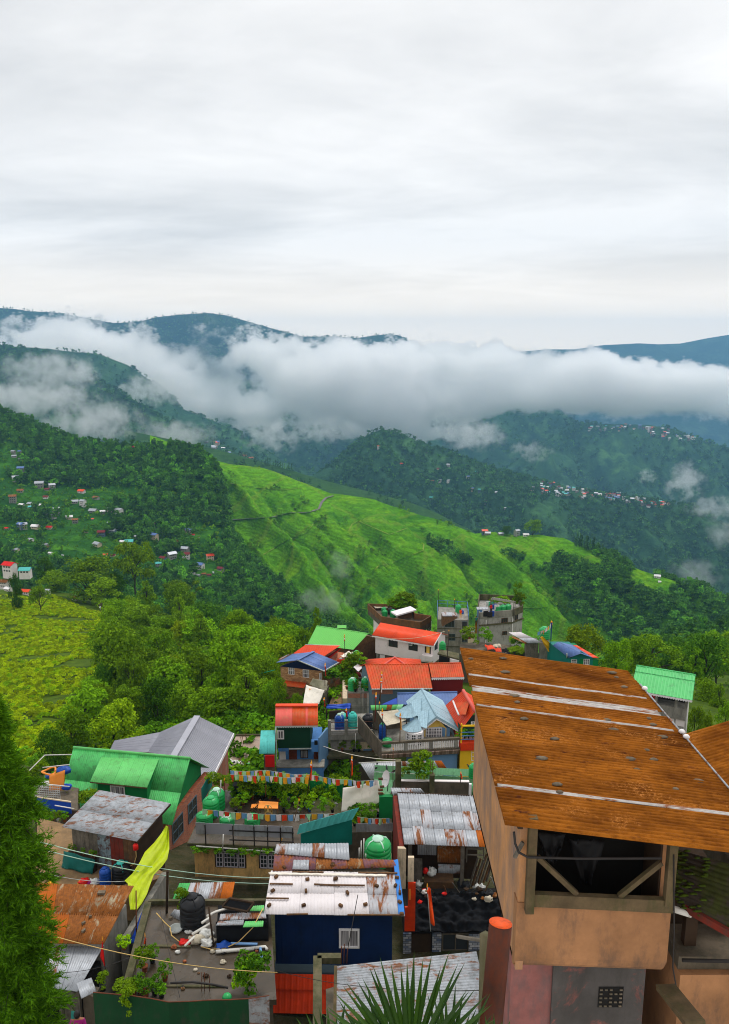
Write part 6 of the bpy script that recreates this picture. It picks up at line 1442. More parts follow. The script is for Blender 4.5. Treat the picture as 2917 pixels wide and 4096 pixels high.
MB().hexa([a+w.n*.1-UP*.6,a-UP*.6,a+dp*.9+V3(-1.3,0,-.6),a+dp*.9+V3(-1.5,0,-.6)],[a+w.n*.1+UP*1.1,a+UP*1.1,a+dp*.9+V3(-1.3,0,1.1),a+dp*.9+V3(-1.5,0,1.1)]).build('side_parapet','concrete_dark',t)
tank(qz('E',600,625,zt-.4),.85,1.1,'plastic_green','plastic_green_lid','squat green tank on the baluster terrace');tank(qz('E',555,560,zt-.4),.65,2.3,'plastic_blue','plastic_green_lid','tall blue tank at the terrace corner');tank(qz('E',520,470,zt-.4),.6,1.9,'plastic_green','plastic_green_lid','green tank behind the tall blue one')
cz=zt+1.9;cloth_mb(qz('E',505,320,cz),qz('E',690,305,cz+.2),qz('E',770,400,cz-.3),qz('E',590,450,cz-.5),12,10,.25,.08,5).build('tarp','tarp_grey',None,'off-white tarp roof over the baluster terrace','tarp','tarps')
t=thing('patchwork_roof','green and ochre patchwork tin roof behind the off-white tarp','roof',qz('E',600,300,cz-3),'houses of the town');sheets(t,qz('E',450,270,cz+.5),qz('E',745,262,cz+.5),qz('E',720,305,cz+.1),qz('E',460,315,cz+.1),6,1,['green_tin_pale','green_tin_pale','green_tin','rust_tin','green_tin_pale','mint_tin'],.2,.02);MB().prism([qz('E',470,300,cz),qz('E',720,290,cz),qz('E',720,280,cz),qz('E',470,285,cz)],cz-2.2,cz-.1).build('wall','concrete_dark',t)
for x,y in((590,450),(770,400),(505,330)):MB().tube([qz('E',x,y,cz-.4),flat(qz('E',x,y,cz-.4),zt-.4)],.05,5).build('tarp_post','wood_dark',None,'post holding the off-white tarp at px %d'%x if False else{590:'front post holding the off-white tarp',770:'post of the off-white tarp beside the bay',505:'rear post holding the off-white tarp'}[x],'post','tarp posts')
#blue roof behind
ze=zof('E',700,262,84);zr=rise('E',700,262,ze,690,168);t=house('long_blue_house','house with long plain blue roof behind the pale blue gable',qz('E',900,260,ze-4))
sheets(t,qz('E',690,168,zr),qz('E',1222,155,zr),qz('E',1222,280,ze),qz('E',690,262,ze),5,1,'blue_tin',.3,.03,True);sheets(t,qz('E',680,205,zr-.4),qz('E',692,200,zr-.4),qz('E',692,262,ze),qz('E',545,264,ze),1,1,'tarp_blue',.3,.02);MB().prism([qz('E',700,250,ze),qz('E',1200,270,ze),qz('E',1200,190,ze),qz('E',700,190,ze)],ze-4,ze-.1).build('wall','slate_wall',t)
ridge_cap(t,qz('E',690,168,zr),qz('E',1222,155,zr),'blue_tin',.12)
#red roof with dormer, balcony and yellow wall
D0=76;ze=zof('E',1250,500,75);za=ze+2.4
ap,el=qz('E',1275,138,za),qz('E',1252,502,ze);lt=qz('E',1120,272,ze);rt=qz('E',1400,372,ze+.1);ap2=qz('E',1385,330,za-.3)
t=house('red_dormer_house','yellow house with steep red-orange roof, dormer and planted balcony',flat(el,ze-8));sheets(t,ap,ap+(ap2-ap)*.98,el,lt,5,1,'orange_clean',.35,.02,True);sheets(t,ap2,ap,ap+V3(3.2,.8,ze-za),rt+V3(3,0,0),4,1,'orange_clean',.35,.02,True)
ridge_cap(t,ap,ap2,'pink_tin',.16);fringe(t,el,rt,'white_paint',.2)
nS=(ap2-ap).cross(lt-ap).normalized()
a,b,c,d=phit(ap,nS,*q('E',1185,240)),phit(ap,nS,*q('E',1335,235)),phit(ap,nS,*q('E',1300,355))*.985,phit(ap,nS,*q('E',1235,355))*.98
sheets(t,a,b,c,d,2,1,'orange_tin',.3,.02,True,name='dormer_sheet');MB().tube([a*.985+UP*.1,lerp(a,d,.5)*.985,d*.99],.09,5).build('dormer_frame','white_paint',t)
zf=zof('E',1320,600,D0-2);f0,f1=qz('E',1252,605,zf),qz('E',1400,600,zf);dp=V3(0,4,0);w=Wall(f0,f1)
MB().prism([f0+V3(0,.9,0),f1+V3(1,.9,0),f1+dp+V3(1,0,0),f0+dp],zf-.1,ze+.3).build('upper_wall','darkgreen_wall',t);wu=Wall(f0+V3(0,.9,0),f1+V3(0,.9,0));win_px(t,wu,'E',1345,415,1390,450,cols=3,rows=2)
MB().wbox(w,0,w.len+1,zf-.75,zf,-4,.1).build('balcony_slab','orange_wall',t);w3=Wall(f0+V3(0,.15,0),f1+V3(0,.15,0));MB().prism([f0+V3(0,.15,0),f1+V3(1,.15,0),f1+dp+V3(1,0,0),f0+dp],zf-6,zf-.76).build('lower_wall','yellow_wall',t)
win_px(t,w3,'E',1350,650,1385,760,cols=1,rows=3)
for k in(.35,.7,1.05):MB().wbox(w,0,w.len+1,zf+k-.03,zf+k+.03,-.03,.03).build('balcony_rail','steel_blue',t)
MB().wbox(w,0,.12,zf,zf+1.9,-.1,.02).build('post','yellow_wall',t);MB().wbox(w,0,w.len+1,zf+1.6,zf+1.75,-.1,.02).build('beam','yellow_wall',t)
for i,x in enumerate((1275,1310,1345,1375)):potted(qz('E',x,592,zf+.01)+V3(0,.4,0),.9,.8,(1,0,4,0)[i],'plastic_white',('first','second','third','fourth')[i]+' pot plant on the yellow house balcony, counted from the left')
potted(qz('E',1232,590,zf-.2),.8,.7,0,'plastic_blue','blue potted plant on the terrace beside the yellow wall')
#silver roof and mint roof strip, with the dark wall and pillars below
zs=zof('E',700,780,66);t=thing('silver_roof','silver tin roof with rusty middle sheets below the tiled terrace','roof',qz('E',700,920,zs-3),'houses of the town')
a,b,c,d=qz('E',355,780,zs),qz('E',720,768,zs),qz('E',640,930,zs-1.0),qz('E',445,925,zs-1.0);sheets(t,a,b,c,d,3,1,'galv',.16,.02)
sheets(t,qz('E',720,768,zs),qz('E',1080,760,zs),qz('E',1130,830,zs-.6),qz('E',715,830,zs-.6),6,1,['galv_rust','galv','rust_heavy','galv_rust','galv','rust_heavy'],.16,.02);MB().prism([qz('E',470,915,zs-1.1),qz('E',1100,850,zs-1.1),qz('E',1100,800,zs-1.1),qz('E',450,800,zs-1.1)],zs-6,zs-1.12).build('wall','concrete',t)
MB().tube([qz('E',345,782,zs+.15),qz('E',700,768,zs+.15)],.05,5).build('pipe','pvc_white',t)
zm=zof('E',900,860,60);t=thing('mint_roof','long mint green tin roof strip with standing seams','roof',qz('E',900,960,zm-3),'houses of the town')
a,b,c,d=qz('E',490,800,zm+.45),qz('E',1400,840,zm+.45),qz('E',1400,905,zm-.02),qz('E',485,855,zm-.02);sheets(t,a,b,c,d,5,1,'mint_tin',.35,.02,True);sheets(t,d-UP*.1,c-UP*.1,qz('E',1400,968,zm-.7),qz('E',478,925,zm-.7),5,1,'mint_tin',.35,.02,True)
sheets(t,qz('E',478,925,zm-.72),qz('E',660,935,zm-.72),qz('E',620,1085,zm-1.6),qz('E',560,1085,zm-1.6),2,1,'mint_tin',.3,.02,True);MB().prism([qz('E',720,1000,zm-1),qz('E',1400,1010,zm-1),qz('E',1400,920,zm-1),qz('E',720,900,zm-1)],zm-5,zm-.9).build('wall','concrete_dark',t)
zp=zof('E',700,960,57);w=Wall(qz('E',620,960,zp),qz('E',1330,970,zp))
t=thing('dark_parapet','dark weathered concrete parapet with square pillars below the mint roof','wall',w.p(2,zp-3),'yard walls')
panel(t,w,'E',725,955,1330,1085,'concrete_dark','parapet',-.2,0);panel(t,w,'E',725,940,1330,955,'white_wall','coping',-.22,.03)
for x0,x1,y0 in((672,720,745),(975,1015,865),(690,722,850)):
 u0,u1,z0,z1=w.rect('E',x0,y0,x1,1060);MB().wbox(w,u0,u1,z0,z1,.02,.45).build('pillar','concrete_moss',t)
for x in(983,1003):u,z=w.uv(*q('E',x,750));MB().tube([w.p(u,z,.2),w.p(u,z-2.2,.2)],.02,4).build('rebar','steel_rusty',t)
for i,(x,h)in enumerate(((850,1.4),(900,1.9),(940,1.5),(760,.8))):bushy(w.p(w.uv(*q('E',x,935))[0],zp+.1,-.6),h,h*1.1,(2,2,0,2)[i],('left','tall','right','low yellow')[i]+' bright green shrub behind the dark parapet')
panel(t,w,'E',1325,960,1345,1080,'white_paint','pipe_box',.03,.2)
tank(w.p(w.uv(*q('E',1385,1050))[0],w.uv(*q('E',1385,1080))[1],-.2),.75,1.3,'plastic_green','plastic_green_lid','light green tank beside the brown wall');tank(w.p(w.uv(*q('E',1395,990))[0],w.uv(*q('E',1385,1010))[1],-1.6),.75,1.6,'plastic_green','plastic_green_lid','dark green tank behind the light green one')
#crows on the mint roof
for i,(x,y)in enumerate(((498,835),(595,835),(660,862),(745,835),(1328,825),(510,795))):crow(qz('E',x,y+8,zm+.30 if y>800 else zm+.6),rnd.uniform(0,6),('crow perched at the left end of the mint roof','second crow from the left on the mint roof','crow low on the mint roof before the pillar','crow on the mint roof right of the thick pillar','crow on the mint roof below the yellow wall','crow at the corner of the silver roof')[i])
TS=(1,1)
#near part of the town
def lump(c,s,m,name,label,cat,group,sx=1.2,sy=.9,hz=1.0,seed=0):
 """soft crumpled bag or bundle"""
 b=MB();b.smooth=True;vs=[];nr,nk=9,14
 for i in range(nr+1):
  th=math.pi*i/nr
  for k in range(nk):
   d=V3(math.sin(th)*math.cos(k*6.2832/nk),math.sin(th)*math.sin(k*6.2832/nk),math.cos(th))
   f=s*.62*(1+.55*mnoise.fractal(d*1.7+V3(seed*3.1,s*9,1),1,2,3));vs.append(Vector(c)+V3(d.x*f*sx,d.y*f*sy,max(0,(d.z+.72))*f*.75*hz))
 b.add(vs,[(i*nk+k,(i+1)*nk+k,(i+1)*nk+(k+1)%nk,i*nk+(k+1)%nk)for i in range(nr)for k in range(nk)])
 return b.build(name,m,None,label,cat,group)
#long rusty roof at the right: mono-pitch, corrugations run across
ROOFM=('rust_roof',)
a,b=qz('K',0,45,-7.0),qz('K',270,1105,-7.0)
fr=qd('K',1010,185,19.2);dirx=fr-a
c_=b+dirx+V3(.25,0,.02);d_=fr
n=(b-a).cross(d_-a).normalized();n=-n if n.z<0 else n
t=house('rusty_roofed_house','house with long rust-brown corrugated roof over a timber loft',V3(3.5,12.5,-16),None)
rk=lambda x,y:phit(a,n,*q('K',x,y))
def tl(x,y):
 h=rk(x,y);return(h-a).dot(b-a)/(b-a).length_squared
lines=[0,.085,tl(35,203),tl(36,212),tl(46,272),tl(56,306),tl(75,384),tl(76,394),.52,.64,.755,tl(214,868),tl(217,884),.93,1.0]
for i in range(len(lines)-1):
 v0,v1=lines[i],lines[i+1];thin=i in(2,6,11);wide=i==4
 off=n*(.012 if thin or wide else(.002+.006*(i%2)))
 A0,A1=lerp(a,b,v0)+off,lerp(a,b,v1+(.004 if not thin else 0))+off;B0,B1=lerp(d_,c_,v0)+off,lerp(d_,c_,v1+(.004 if not thin else 0))+off
 if thin or wide:
  A0=lerp(A0,B0,.01);A1=lerp(A1,B1,.01);B0=lerp(A0,B0,.97);B1=lerp(A1,B1,.97)
 MB().corr(A0,A1,B1,B0,.10,.034 if not thin else .016,8,16,.004,jit=lambda f,t_:.012*math.sin(t_*9+f*3)*.5).build('roof_sheet','galv_strip' if thin or wide else 'rust_roof',t)
MB().tube([d_+n*.03+(c_-d_)*.12,c_+n*.03],.018,6).build('verge_flashing','galv_spot',t)
for k in(.45,.48,.16):MB().lathe(lerp(d_,c_,k)+n*.03,[(.05,0),(.07,.03),(.04,.07)],8).build('flashing_lump','white_paint',t)
nb=[lerp(a,b,.5)]
for i,(x,y)in enumerate(((65,122),(260,118),(272,200),(345,384),(385,483),(915,203),(942,234),(988,290),(325,342),(255,565),(570,604),(490,722),(1137,482),(1160,518),(1218,592),(1125,675),(1165,730),(1020,725),(1065,792),(585,880),(1430,858),(600,928),(885,490),(920,548),(1298,910))):
 p=rk(x,y)+n*.02;MB().lathe(p,[(.03,0),(.045+.02*(i%3),.012),(.03,.035),(.01,.045)],7,1.5,1.0).build('roof_pebble','stone',None,'small stone lying on the long rusty roof','stone','stones on the long rusty roof')
#its left wall, front loft and lower walls
xw=qd('L',345,700,12.7).x;yn=qd('L',345,700,12.7).y;yf=16.3;zb=zof('L',340,960,12.7)-.10
p0=qd('L',352,520,12.7);pw=qd('L',1265,590,12.7);ztop=p0.z
MB().hexa([(xw,yn+.02,zb),(xw+.12,yn+.02,zb),(xw+.12,yf,zb),(xw,yf,zb)],[(xw,yn+.02,-7.12),(xw+.12,yn+.02,-7.12),(xw+.12,yf,-7.12),(xw,yf,-7.12)]).build('side_wall','peach_side',t)
MB().bar((xw-.06,yn-.2,-7.10),(xw-.02,yf,-7.10),.08,.10).build('verge_board','wood_dark',t);MB().bar((xw-.02,yf,-7.1),(2.36,17.8,-7.10),.08,.10).build('verge_board','wood_dark',t)
#front panel with rounded lower lip
x1=pw.x;prof=[(0,ztop),(0,zb+.25),(.03,zb+.12),(.10,zb+.03),(.2,zb)]
vs=[];fs=[]
for i,(dy,z)in enumerate(prof):vs+=[(xw-.02,yn+dy,z),(x1+(.0 if z>zb+.2 else-.03),yn+dy,z-.10 if i else z-.07)]
vs+=[(xw-.02,yn+.25,ztop),(x1,yn+.25,ztop-.07)]
m=MB();m.add(vs,[(2*i,2*i+2,2*i+3,2*i+1)for i in range(4)]+[(0,1,11,10),(0,10,8,6,4,2),(1,3,5,7,9,11),(8,10,11,9)]);m.build('front_panel','peach_dull',t)
MB().box(xw,x1,yn+.2,yf,zb+.001,zb+.08).build('floor','wood_dark',t)  # dark floor colour stands in for shade inside the loft
MB().box(x1-.1,x1,yn+.26,yf,zb+.1,-7.44).build('side_wall','peach_dull',t);MB().box(x1-.13,x1-.101,yn+.27,yn+.95,zb+.1,-7.44).build('shade_lining','wood_dark',t)  # dark inner layer over the peach wall puts loft shade into colour
MB().box(xw+.15,x1-.12,yn+.95,yn+1.05,zb+.1,-7.44).build('back_wall','black_void',t)  # near-black wall added close in, painting the loft's shade
bz=ztop
MB().bar((xw+.12,yn-.03,bz+.10),(x1-.0,yn-.03,bz-.02),.10,.22).build('sill_beam','wood_moss',t)
for(x,nm)in((411,0),(1240,1)):
 u=qd('L',x,400,12.65).x;MB().bar((u,yn-.05,bz-.12 if not nm else bz+.02),(u,yn-.05,-7.04 if not nm else-7.40),.13,.13,up=(0,1,0)).build('post','wood_moss',t)
wl=Wall((0,yn-.02,0),(5,yn-.02,0))
for(xa,ya,xb,yb)in((470,270,705,490),(1215,300,960,505)):
 A=wl.uv(*q('L',xa,ya));B=wl.uv(*q('L',xb,yb));MB().bar(wl.p(A[0],A[1]),wl.p(B[0],B[1]),.075,.075,up=(0,1,0)).build('brace','wood_moss',t)
A=wl.uv(*q('L',380,180));B=wl.uv(*q('L',330,270));MB().bar(wl.p(*A),wl.p(*B),.05,.05,up=(0,1,0)).build('brace','wood_grey',t)
wk=Wall((0,yn+.45,0),(5,yn+.45,0))
for i,(xa,xb,y0,y1)in enumerate(((460,640,110,300),(650,870,150,430))):
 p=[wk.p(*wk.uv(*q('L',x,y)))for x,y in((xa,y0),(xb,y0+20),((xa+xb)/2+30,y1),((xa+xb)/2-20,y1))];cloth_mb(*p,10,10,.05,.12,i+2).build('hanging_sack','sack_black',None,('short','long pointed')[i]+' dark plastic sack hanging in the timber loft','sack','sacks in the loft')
cable([wl.p(*wl.uv(*q('L',x,y)),.12)for x,y in((318,90),(325,160),(345,210),(400,240),(700,248),(1200,246))],.02,'steel_dark','black pipe bending along the loft front',name='pipe',cat='pipe')
cable([wl.p(*wl.uv(*q('L',x,y)),.1)for x,y in((1275,230),(1278,700),(1270,900),(1300,1080),(1350,1180),(1400,1276))],.012,'steel_dark','black wire running down the corner of the loft')
#recessed lower storey
yl=yn+.55
MB().box(xw+.05,xw+.75,yl,yl+.5,-16,zb-.14).build('lower_wall','pink_wall',t);MB().box(xw+.751,x1-.12,yl-.05,yl+2.5,-16,zb-.14).build('lower_wall','stained_wall',t)
w=Wall((xw,yl-.05,0),(x1,yl-.05,0));u0,u1,z0,z1=w.rect('L',838,1050,978,1172);v=MB().wbox(w,u0,u1,z0,z1,.003,.012).build('vent','black_void',t)
gm_=MB()
for i in range(5):
 for j in range(5):
  if(i*3+j*2)%4!=1:gm_.wbox(w,u0+(u1-u0)*(i+.2)/5,u0+(u1-u0)*(i+.75)/5,z0+(z1-z0)*(j+.25)/5,z0+(z1-z0)*(j+.6)/5,.013,.03)
gm_.build('vent_grille','concrete_dark',v)
#rusty roof further right and mossy roof below it
t=house('right_rusty_house','rusty corrugated roof with pale sheets at the right edge, beyond the gutter',V3(8,14,-16),None)
a2,b2=qz('K',1335,570,-8.0),qz('K',1530,550,-7.8);c2=V3(b2.x+.4,10.4,-9.2);d2=V3(a2.x-.1,10.4,-9.4)
sheets(t,a2,b2,c2,d2,1,1,'rust_roof',.09,.02)if False else None
hh=V3(4.2,.6,1.0)
for i in range(5):
 A0,A1=lerp(a2,d2,i/5),lerp(a2,d2,(i+1.02)/5);MB().corr(A0+UP*(.01*(i%2)),A1+UP*(.01*(i%2)),A1+hh+UP*(.01*(i%2)),A0+hh+UP*(.01*(i%2)),.085,.02,6,8,.004).build('roof_sheet','rust_roof',t)
MB().corr(a2+V3(1.25,-.1,.42),a2+V3(1.2,-.9,.22),a2+hh+V3(.5,-.9,.3),a2+hh+V3(.5,-.1,.5),.085,.02,6,4,.004).build('roof_sheet','galv_strip',t)
MB().prism([(a2.x+.3,a2.y,0),(a2.x+4,a2.y,0),(a2.x+4,10.6,0),(a2.x+.3,10.6,0)],-16,-9.6).build('wall','concrete_dark',t)
t=house('mossy_roofed_house','low house with dark mossy corrugated roof beside the timber loft',V3(6,11,-16),None)
a3,b3=qz('L',1285,215,-8.6),qz('L',1700,330,-8.4);d3,c3=qz('L',1310,560,-9.2),qz('L',1700,760,-9.2)
mat('mossy_tin',rgb(70,62,54),var=.4,scale=2,rough=.9,rust=.5,rustc=(.05,.06,.012),rscale=1.2);
for i in range(3):MB().corr(lerp(a3,d3,i/3),lerp(a3,d3,(i+1.05)/3),lerp(b3,c3,(i+1.05)/3),lerp(b3,c3,i/3),.09,.022,6,6,.004).build('roof_sheet','mossy_tin',t)
for i in range(60):
 u,v=rnd.random()**2*.55,rnd.random();p=bil(a3,b3,c3,d3,u,v)+UP*.015;MB().lathe(p,[(.02,0),(.06,.012),(.03,.03)],6,rnd.uniform(.6,2.0),.6).build('moss_cushion','moss',t)
MB().bar(d3+V3(.1,-.05,0),c3+V3(0,-.05,0),.07,.12).build('eave_board','wood_red',t)
MB().tube([d3+V3(-.2,0,-.02),d3+V3(.2,-.12,-.08)],.06,8).build('gutter_end','pvc_white',t)
zc=-9.35;A,B=qz('L',1330,980,-10.2),qz('L',1750,980,-10.2)
MB().prism([A,B,B+V3(0,2.4,0),A+V3(0,2.4,0)],-15,-10.2).build('wall','peach_dull',t);MB().prism([A+V3(0,.12,0),B+V3(0,.12,0),B+V3(0,2.3,0),A+V3(0,2.3,0)],-10.198,-9.95).build('wall_band','concrete_dark',t)
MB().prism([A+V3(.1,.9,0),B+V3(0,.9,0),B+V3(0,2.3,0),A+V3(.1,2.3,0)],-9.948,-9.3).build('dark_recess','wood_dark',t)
w=Wall(A,B);u,z=w.uv(*q('L',1450,780));MB().wbox(w,u-.1,u+.1,-9.94,-9.25,-.5,-.35).build('post','wood_dark',t)
MB().tube([w.p(0,-9.9,.02),w.p(3,-9.97,.02)],.03,6).build('pipe','steel_dark',t)
A,B=qd('L',1240,1050,12.4),qd('L',1420,1276,11.4);MB().bar(A,B,.3,.08).build('mossy_plank','wood_moss',None,'mossy plank leaning between the two right-hand houses','plank')
#orange iron pipe and the concrete post behind it
t=thing('orange_post','thick rust-orange iron pipe post with orange capped top','post',P(1955,4200,7.0)-UP*.5)
A,B=P(2003,3693,7.0),P(1945,4300,7.0);ax=(A-B).normalized();r0=.100;MB().tube([B,A],r0,24).build('pipe','orange_pipe',t);MB().tube([A+ax*.001,A+ax*.006],r0*1.01,24).build('cap','orange_cap',t)
pm=MB();pm.tube([P(1945,3735,8.6),P(1938,3900,8.6),P(1930,4300,8.8)],.07,4);pm.build('concrete_stub','concrete_moss',None,'mossy concrete stub behind the orange post','post')
cable([P(*q('F',1220,990),9.0),P(*q('F',1470,1030),8.7)],.022,'wood_grey','bare stick tied to the concrete stub',name='stick',cat='stick',group=None)
#grey roof in front, bottom centre
zz=-20.0;a,b=qz('F',140,1255,zz),qz('F',1392,1122,zz-.0);c,d=qz('F',1560,1850,zz-.6),qz('F',130,1900,zz-.6)
t=house('front_grey_roofed_house','low house under weathered grey corrugated roof with rust spots, below the palm',flat((a+c)/2,-27));e=.5
for i in range(4):MB().corr(lerp(a,d,i/4)+UP*.01*(i%2),lerp(a,d,(i+1.03)/4)+UP*.01*(i%2),lerp(b,c,(i+1.03)/4)+UP*.01*(i%2),lerp(b,c,i/4)+UP*.01*(i%2),.10,.02,6,6,.004).build('roof_sheet','galv_spot',t)
MB().prism([v for v in inset([a,b,c,d],.3)],-27,zz-.75).build('wall','concrete_dark',t);MB().bar(a-UP*.02,d-UP*.02,.1,.1).build('verge_board','wood_moss',t)
A=qz('D',1425,965,-21.5);B=qz('D',1640,965,-21.5);t=thing('concrete_kerb_wall','mossy concrete wall corner between navy house and front grey roof','wall',A-UP*4,'yard walls')
MB().bar(A,B,.25,.25).build('top_rail','concrete_moss',t);C=qz('D',1425,1700,-21.5);MB().bar(A,C,.3,.25).build('side_rail','concrete_moss',t);MB().prism([A+V3(.3,-.2,0),B,B+V3(0,-4,0),C+V3(.3,0,0)],-26,-22.6).build('slab','concrete_dark',t)
for i,(x,y0,y1)in enumerate(((190,1080,1240),(213,1060,1230),(240,1100,1230))):cable([qz('F',x,y1,-21.4),qz('F',x+(3,5,8)[i],y0,-20.4)],.018,'steel_rusty',('left','middle','right')[i]+' rebar sticking up beside the navy house window',name='rebar',cat='rebar',group='rebar stubs')
cable([qz('F',225,1230,-21.4),qz('F',338,620,-19.6)],.015,'steel_dark','long thin leaning rod in front of the navy house',name='rod',cat='rod',group=None)
#navy house with white sheet roof
zt,ze=-24.15,-24.4
a,b,c,d=qz('D',1010,190,zt),qz('F',690,430,zt),qz('F',758,815,ze),qz('D',945,575,ze)
t=house('navy_house','navy blue tin house with white sheet roof held down by bricks',flat((c+d)/2,-27.5))
sheets(t,a,b,c,d,4,2,['white_sheet','white_sheet','white_sheet','galv_rust'],.16,.022);sheets(t,a+V3(-.1,-.2,.07),b+V3(-.5,-.2,.07),lerp(b,c,.12)+V3(-.6,0,.07),lerp(a,d,.12)+UP*.07,1,1,'tarp_white',.5,.03,name='ridge_strip')
f0,f1=d+V3(.45,.3,0),c+V3(-.55,.3,0);dp=V3(.1,2.6,0);w=Wall(f0,f1)
zb=w.uv(*q('D',1100,1012))[1];MB().prism([f0,f1,f1+dp,f0+dp],zb,ze-.03).build('wall','navy_wall',t);w_=w.rect('D',1050,1012,1420,1085);MB().prism([f0+V3(-.05,-.02,0),f1+V3(0,-.02,0),f1+dp,f0+dp],w_[2],zb-.002).build('base_band','slate_wall',t)
for i in range(26):u=w.len*(i+.5)/26;MB().wbox(w,u-.012,u+.012,zb,ze-.05,.001,.012).build('wall_rib','navy_wall',t)
win_px(t,w,'F',170,918,352,1090,cols=2,gm='glass_curtained',t=.08,dep=.07)
wo=Wall(f0+V3(-.1,0,0),f1,.02);r1=wo.rect('D',1040,1090,1425,1190);r2=wo.rect('D',1040,1200,1425,1345)
for(zt_,zb_,o0,o1)in((r1[3],r1[2],.05,.35),(r2[3],r2[2],.2,.7)):
 A,B=wo.p(r1[0],zt_,o0),wo.p(r1[1]+1.2,zt_,o0);sheets(t,A,B,wo.p(r1[1]+1.2,zb_,o1),wo.p(r1[0],zb_,o1),4,1,'orange_wall',.25,.012,True,name='awning_sheet')
MB().prism([f0+V3(0,.05,0),f1+V3(0,.05,0),f1+dp,f0+dp],-30,w_[2]-.002).build('lower_wall','slate_wall',t)
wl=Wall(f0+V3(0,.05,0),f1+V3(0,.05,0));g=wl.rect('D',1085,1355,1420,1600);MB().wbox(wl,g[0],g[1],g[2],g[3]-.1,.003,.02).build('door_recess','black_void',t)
for i in range(14):u=g[0]+(g[1]-g[0])*i/13;MB().wbox(wl,u-.01,u+.01,g[2],g[3]-.1,.03,.05).build('grille_bar','steel_pale',t)
for j in range(3):MB().wbox(wl,g[0],g[1],g[3]-.4-j*.35,g[3]-.37-j*.35,.055,.075).build('grille_bar','steel_pale',t)
nR=(b-a).cross(d-a).normalized();rf=lambda k,x,y:phit(a+UP*.06,nR,*q(k,x,y))
BR='bricks weighing down the white sheet roof'
for i,(k,x,y)in enumerate((('D',1058,245),('D',1335,268),('D',1587,262),('D',1027,370),('D',1322,372),('D',995,500),('D',1302,500),('F',138,488),('F',245,610),('F',185,725),('F',405,715),('F',280,397),('F',685,475),('F',672,548),('F',712,610),('F',710,693),('F',728,800),('F',505,550),('D',1130,165),('D',1310,135),('D',1560,135),('F',465,378),('F',112,366))):
 brick_at(rf(k,x,y),rnd.uniform(0,3),'loose brick weighing down the white roof of the navy house',BR,s=(.18,.11,.11))
for i,(k,x0,y0,x1,y1)in enumerate((('D',1000,308,1205,312),('D',1395,312,1624,325),('F',0,540,400,546),('D',970,437,1170,440),('D',1150,582,1340,578),('F',245,808,715,810),('D',1200,203,1480,205),('F',340,432,690,436))):
 A,B=rf(k,x0,y0),rf(k,x1,y1);MB().bar(A+UP*.05,B+UP*.05,.06,.05).build('batten','wood_brown',None,('short upper left','long upper middle','long middle','left middle','lower left','long lower right','top left','top right')[i]+' batten lying on the white sheet roof','batten','battens on the white roof')
A,B,C,D_=rf('F',655,310),rf('F',695,305),rf('F',755,790),rf('F',700,800);cloth_mb(A,B,C,D_,4,14,.0,.03,3).build('blue_tarp_edge','cloth_skyblue',None,'pale blue tarp strip along the right edge of the white roof','tarp','tarps')
#annex roof behind: grey and brown rusty sheets
zz=-23.95;t=house('annex_roof','patched grey and rust-brown tin roof behind the white sheet roof',qz('C',1200,1200,-28))
A,B,C,D_=qz('C',905,1062,zz+.25),qz('C',1545,1055,zz+.25),qz('C',1555,1205,zz),qz('C',885,1145,zz+.1);sheets(t,A,B,C,D_,6,1,['galv_rust','galv','galv','galv_rust','galv','galv'],.16,.03)
A2,B2=D_-UP*.05,qz('F',655,315,zz-.05);sheets(t,D_-UP*.05,qz('C',1260,1175,zz),qz('C',1250,1290,zz-.15),qz('C',870,1300,zz-.15),2,1,['maroon_tin','maroon_tin'],.16,.03);sheets(t,qz('C',1255,1180,zz-.02),qz('F',655,315,zz-.02),qz('F',690,380,zz-.17),qz('C',1250,1290,zz-.17),5,1,['rust_tin','maroon_tin','rust_tin','maroon_tin','maroon_tin'],.16,.03)
sheets(t,qz('C',1055,1205,zz+.04),qz('C',1195,1205,zz+.04),qz('C',1190,1290,zz-.08),qz('C',1045,1285,zz-.08),1,1,'galv',.16,.03)
MB().prism(inset([A,B,qz('F',690,380,0+zz),qz('C',885,1290,zz)],.3),-29,zz-.3).build('wall','concrete_dark',t)
#tank left of the grey shed
tank(qz('F',515,330,-25.0),.66,1.35,'plastic_green','plastic_pale','large green tank with ribbed pale lid behind the white sheet roof');MB().prism([qz('F',390,345,-25),qz('F',640,345,-25),qz('F',640,250,-25),qz('F',390,250,-25)],-29,-25.02).build('tank_platform','concrete_moss',None,'mossy platform under the large green tank','platform','houses of the town')
for i,x in enumerate((350,368,392,408)):cable([qz('F',x,320,-24.9),qz('F',x,(205,140,120,260)[i],-23.9)],.03,'pvc_white',('first','second','third','fourth')[i]+' white pipe stub left of the large green tank, from the left',name='pipe_stub',cat='pipe',group='pipe stubs')
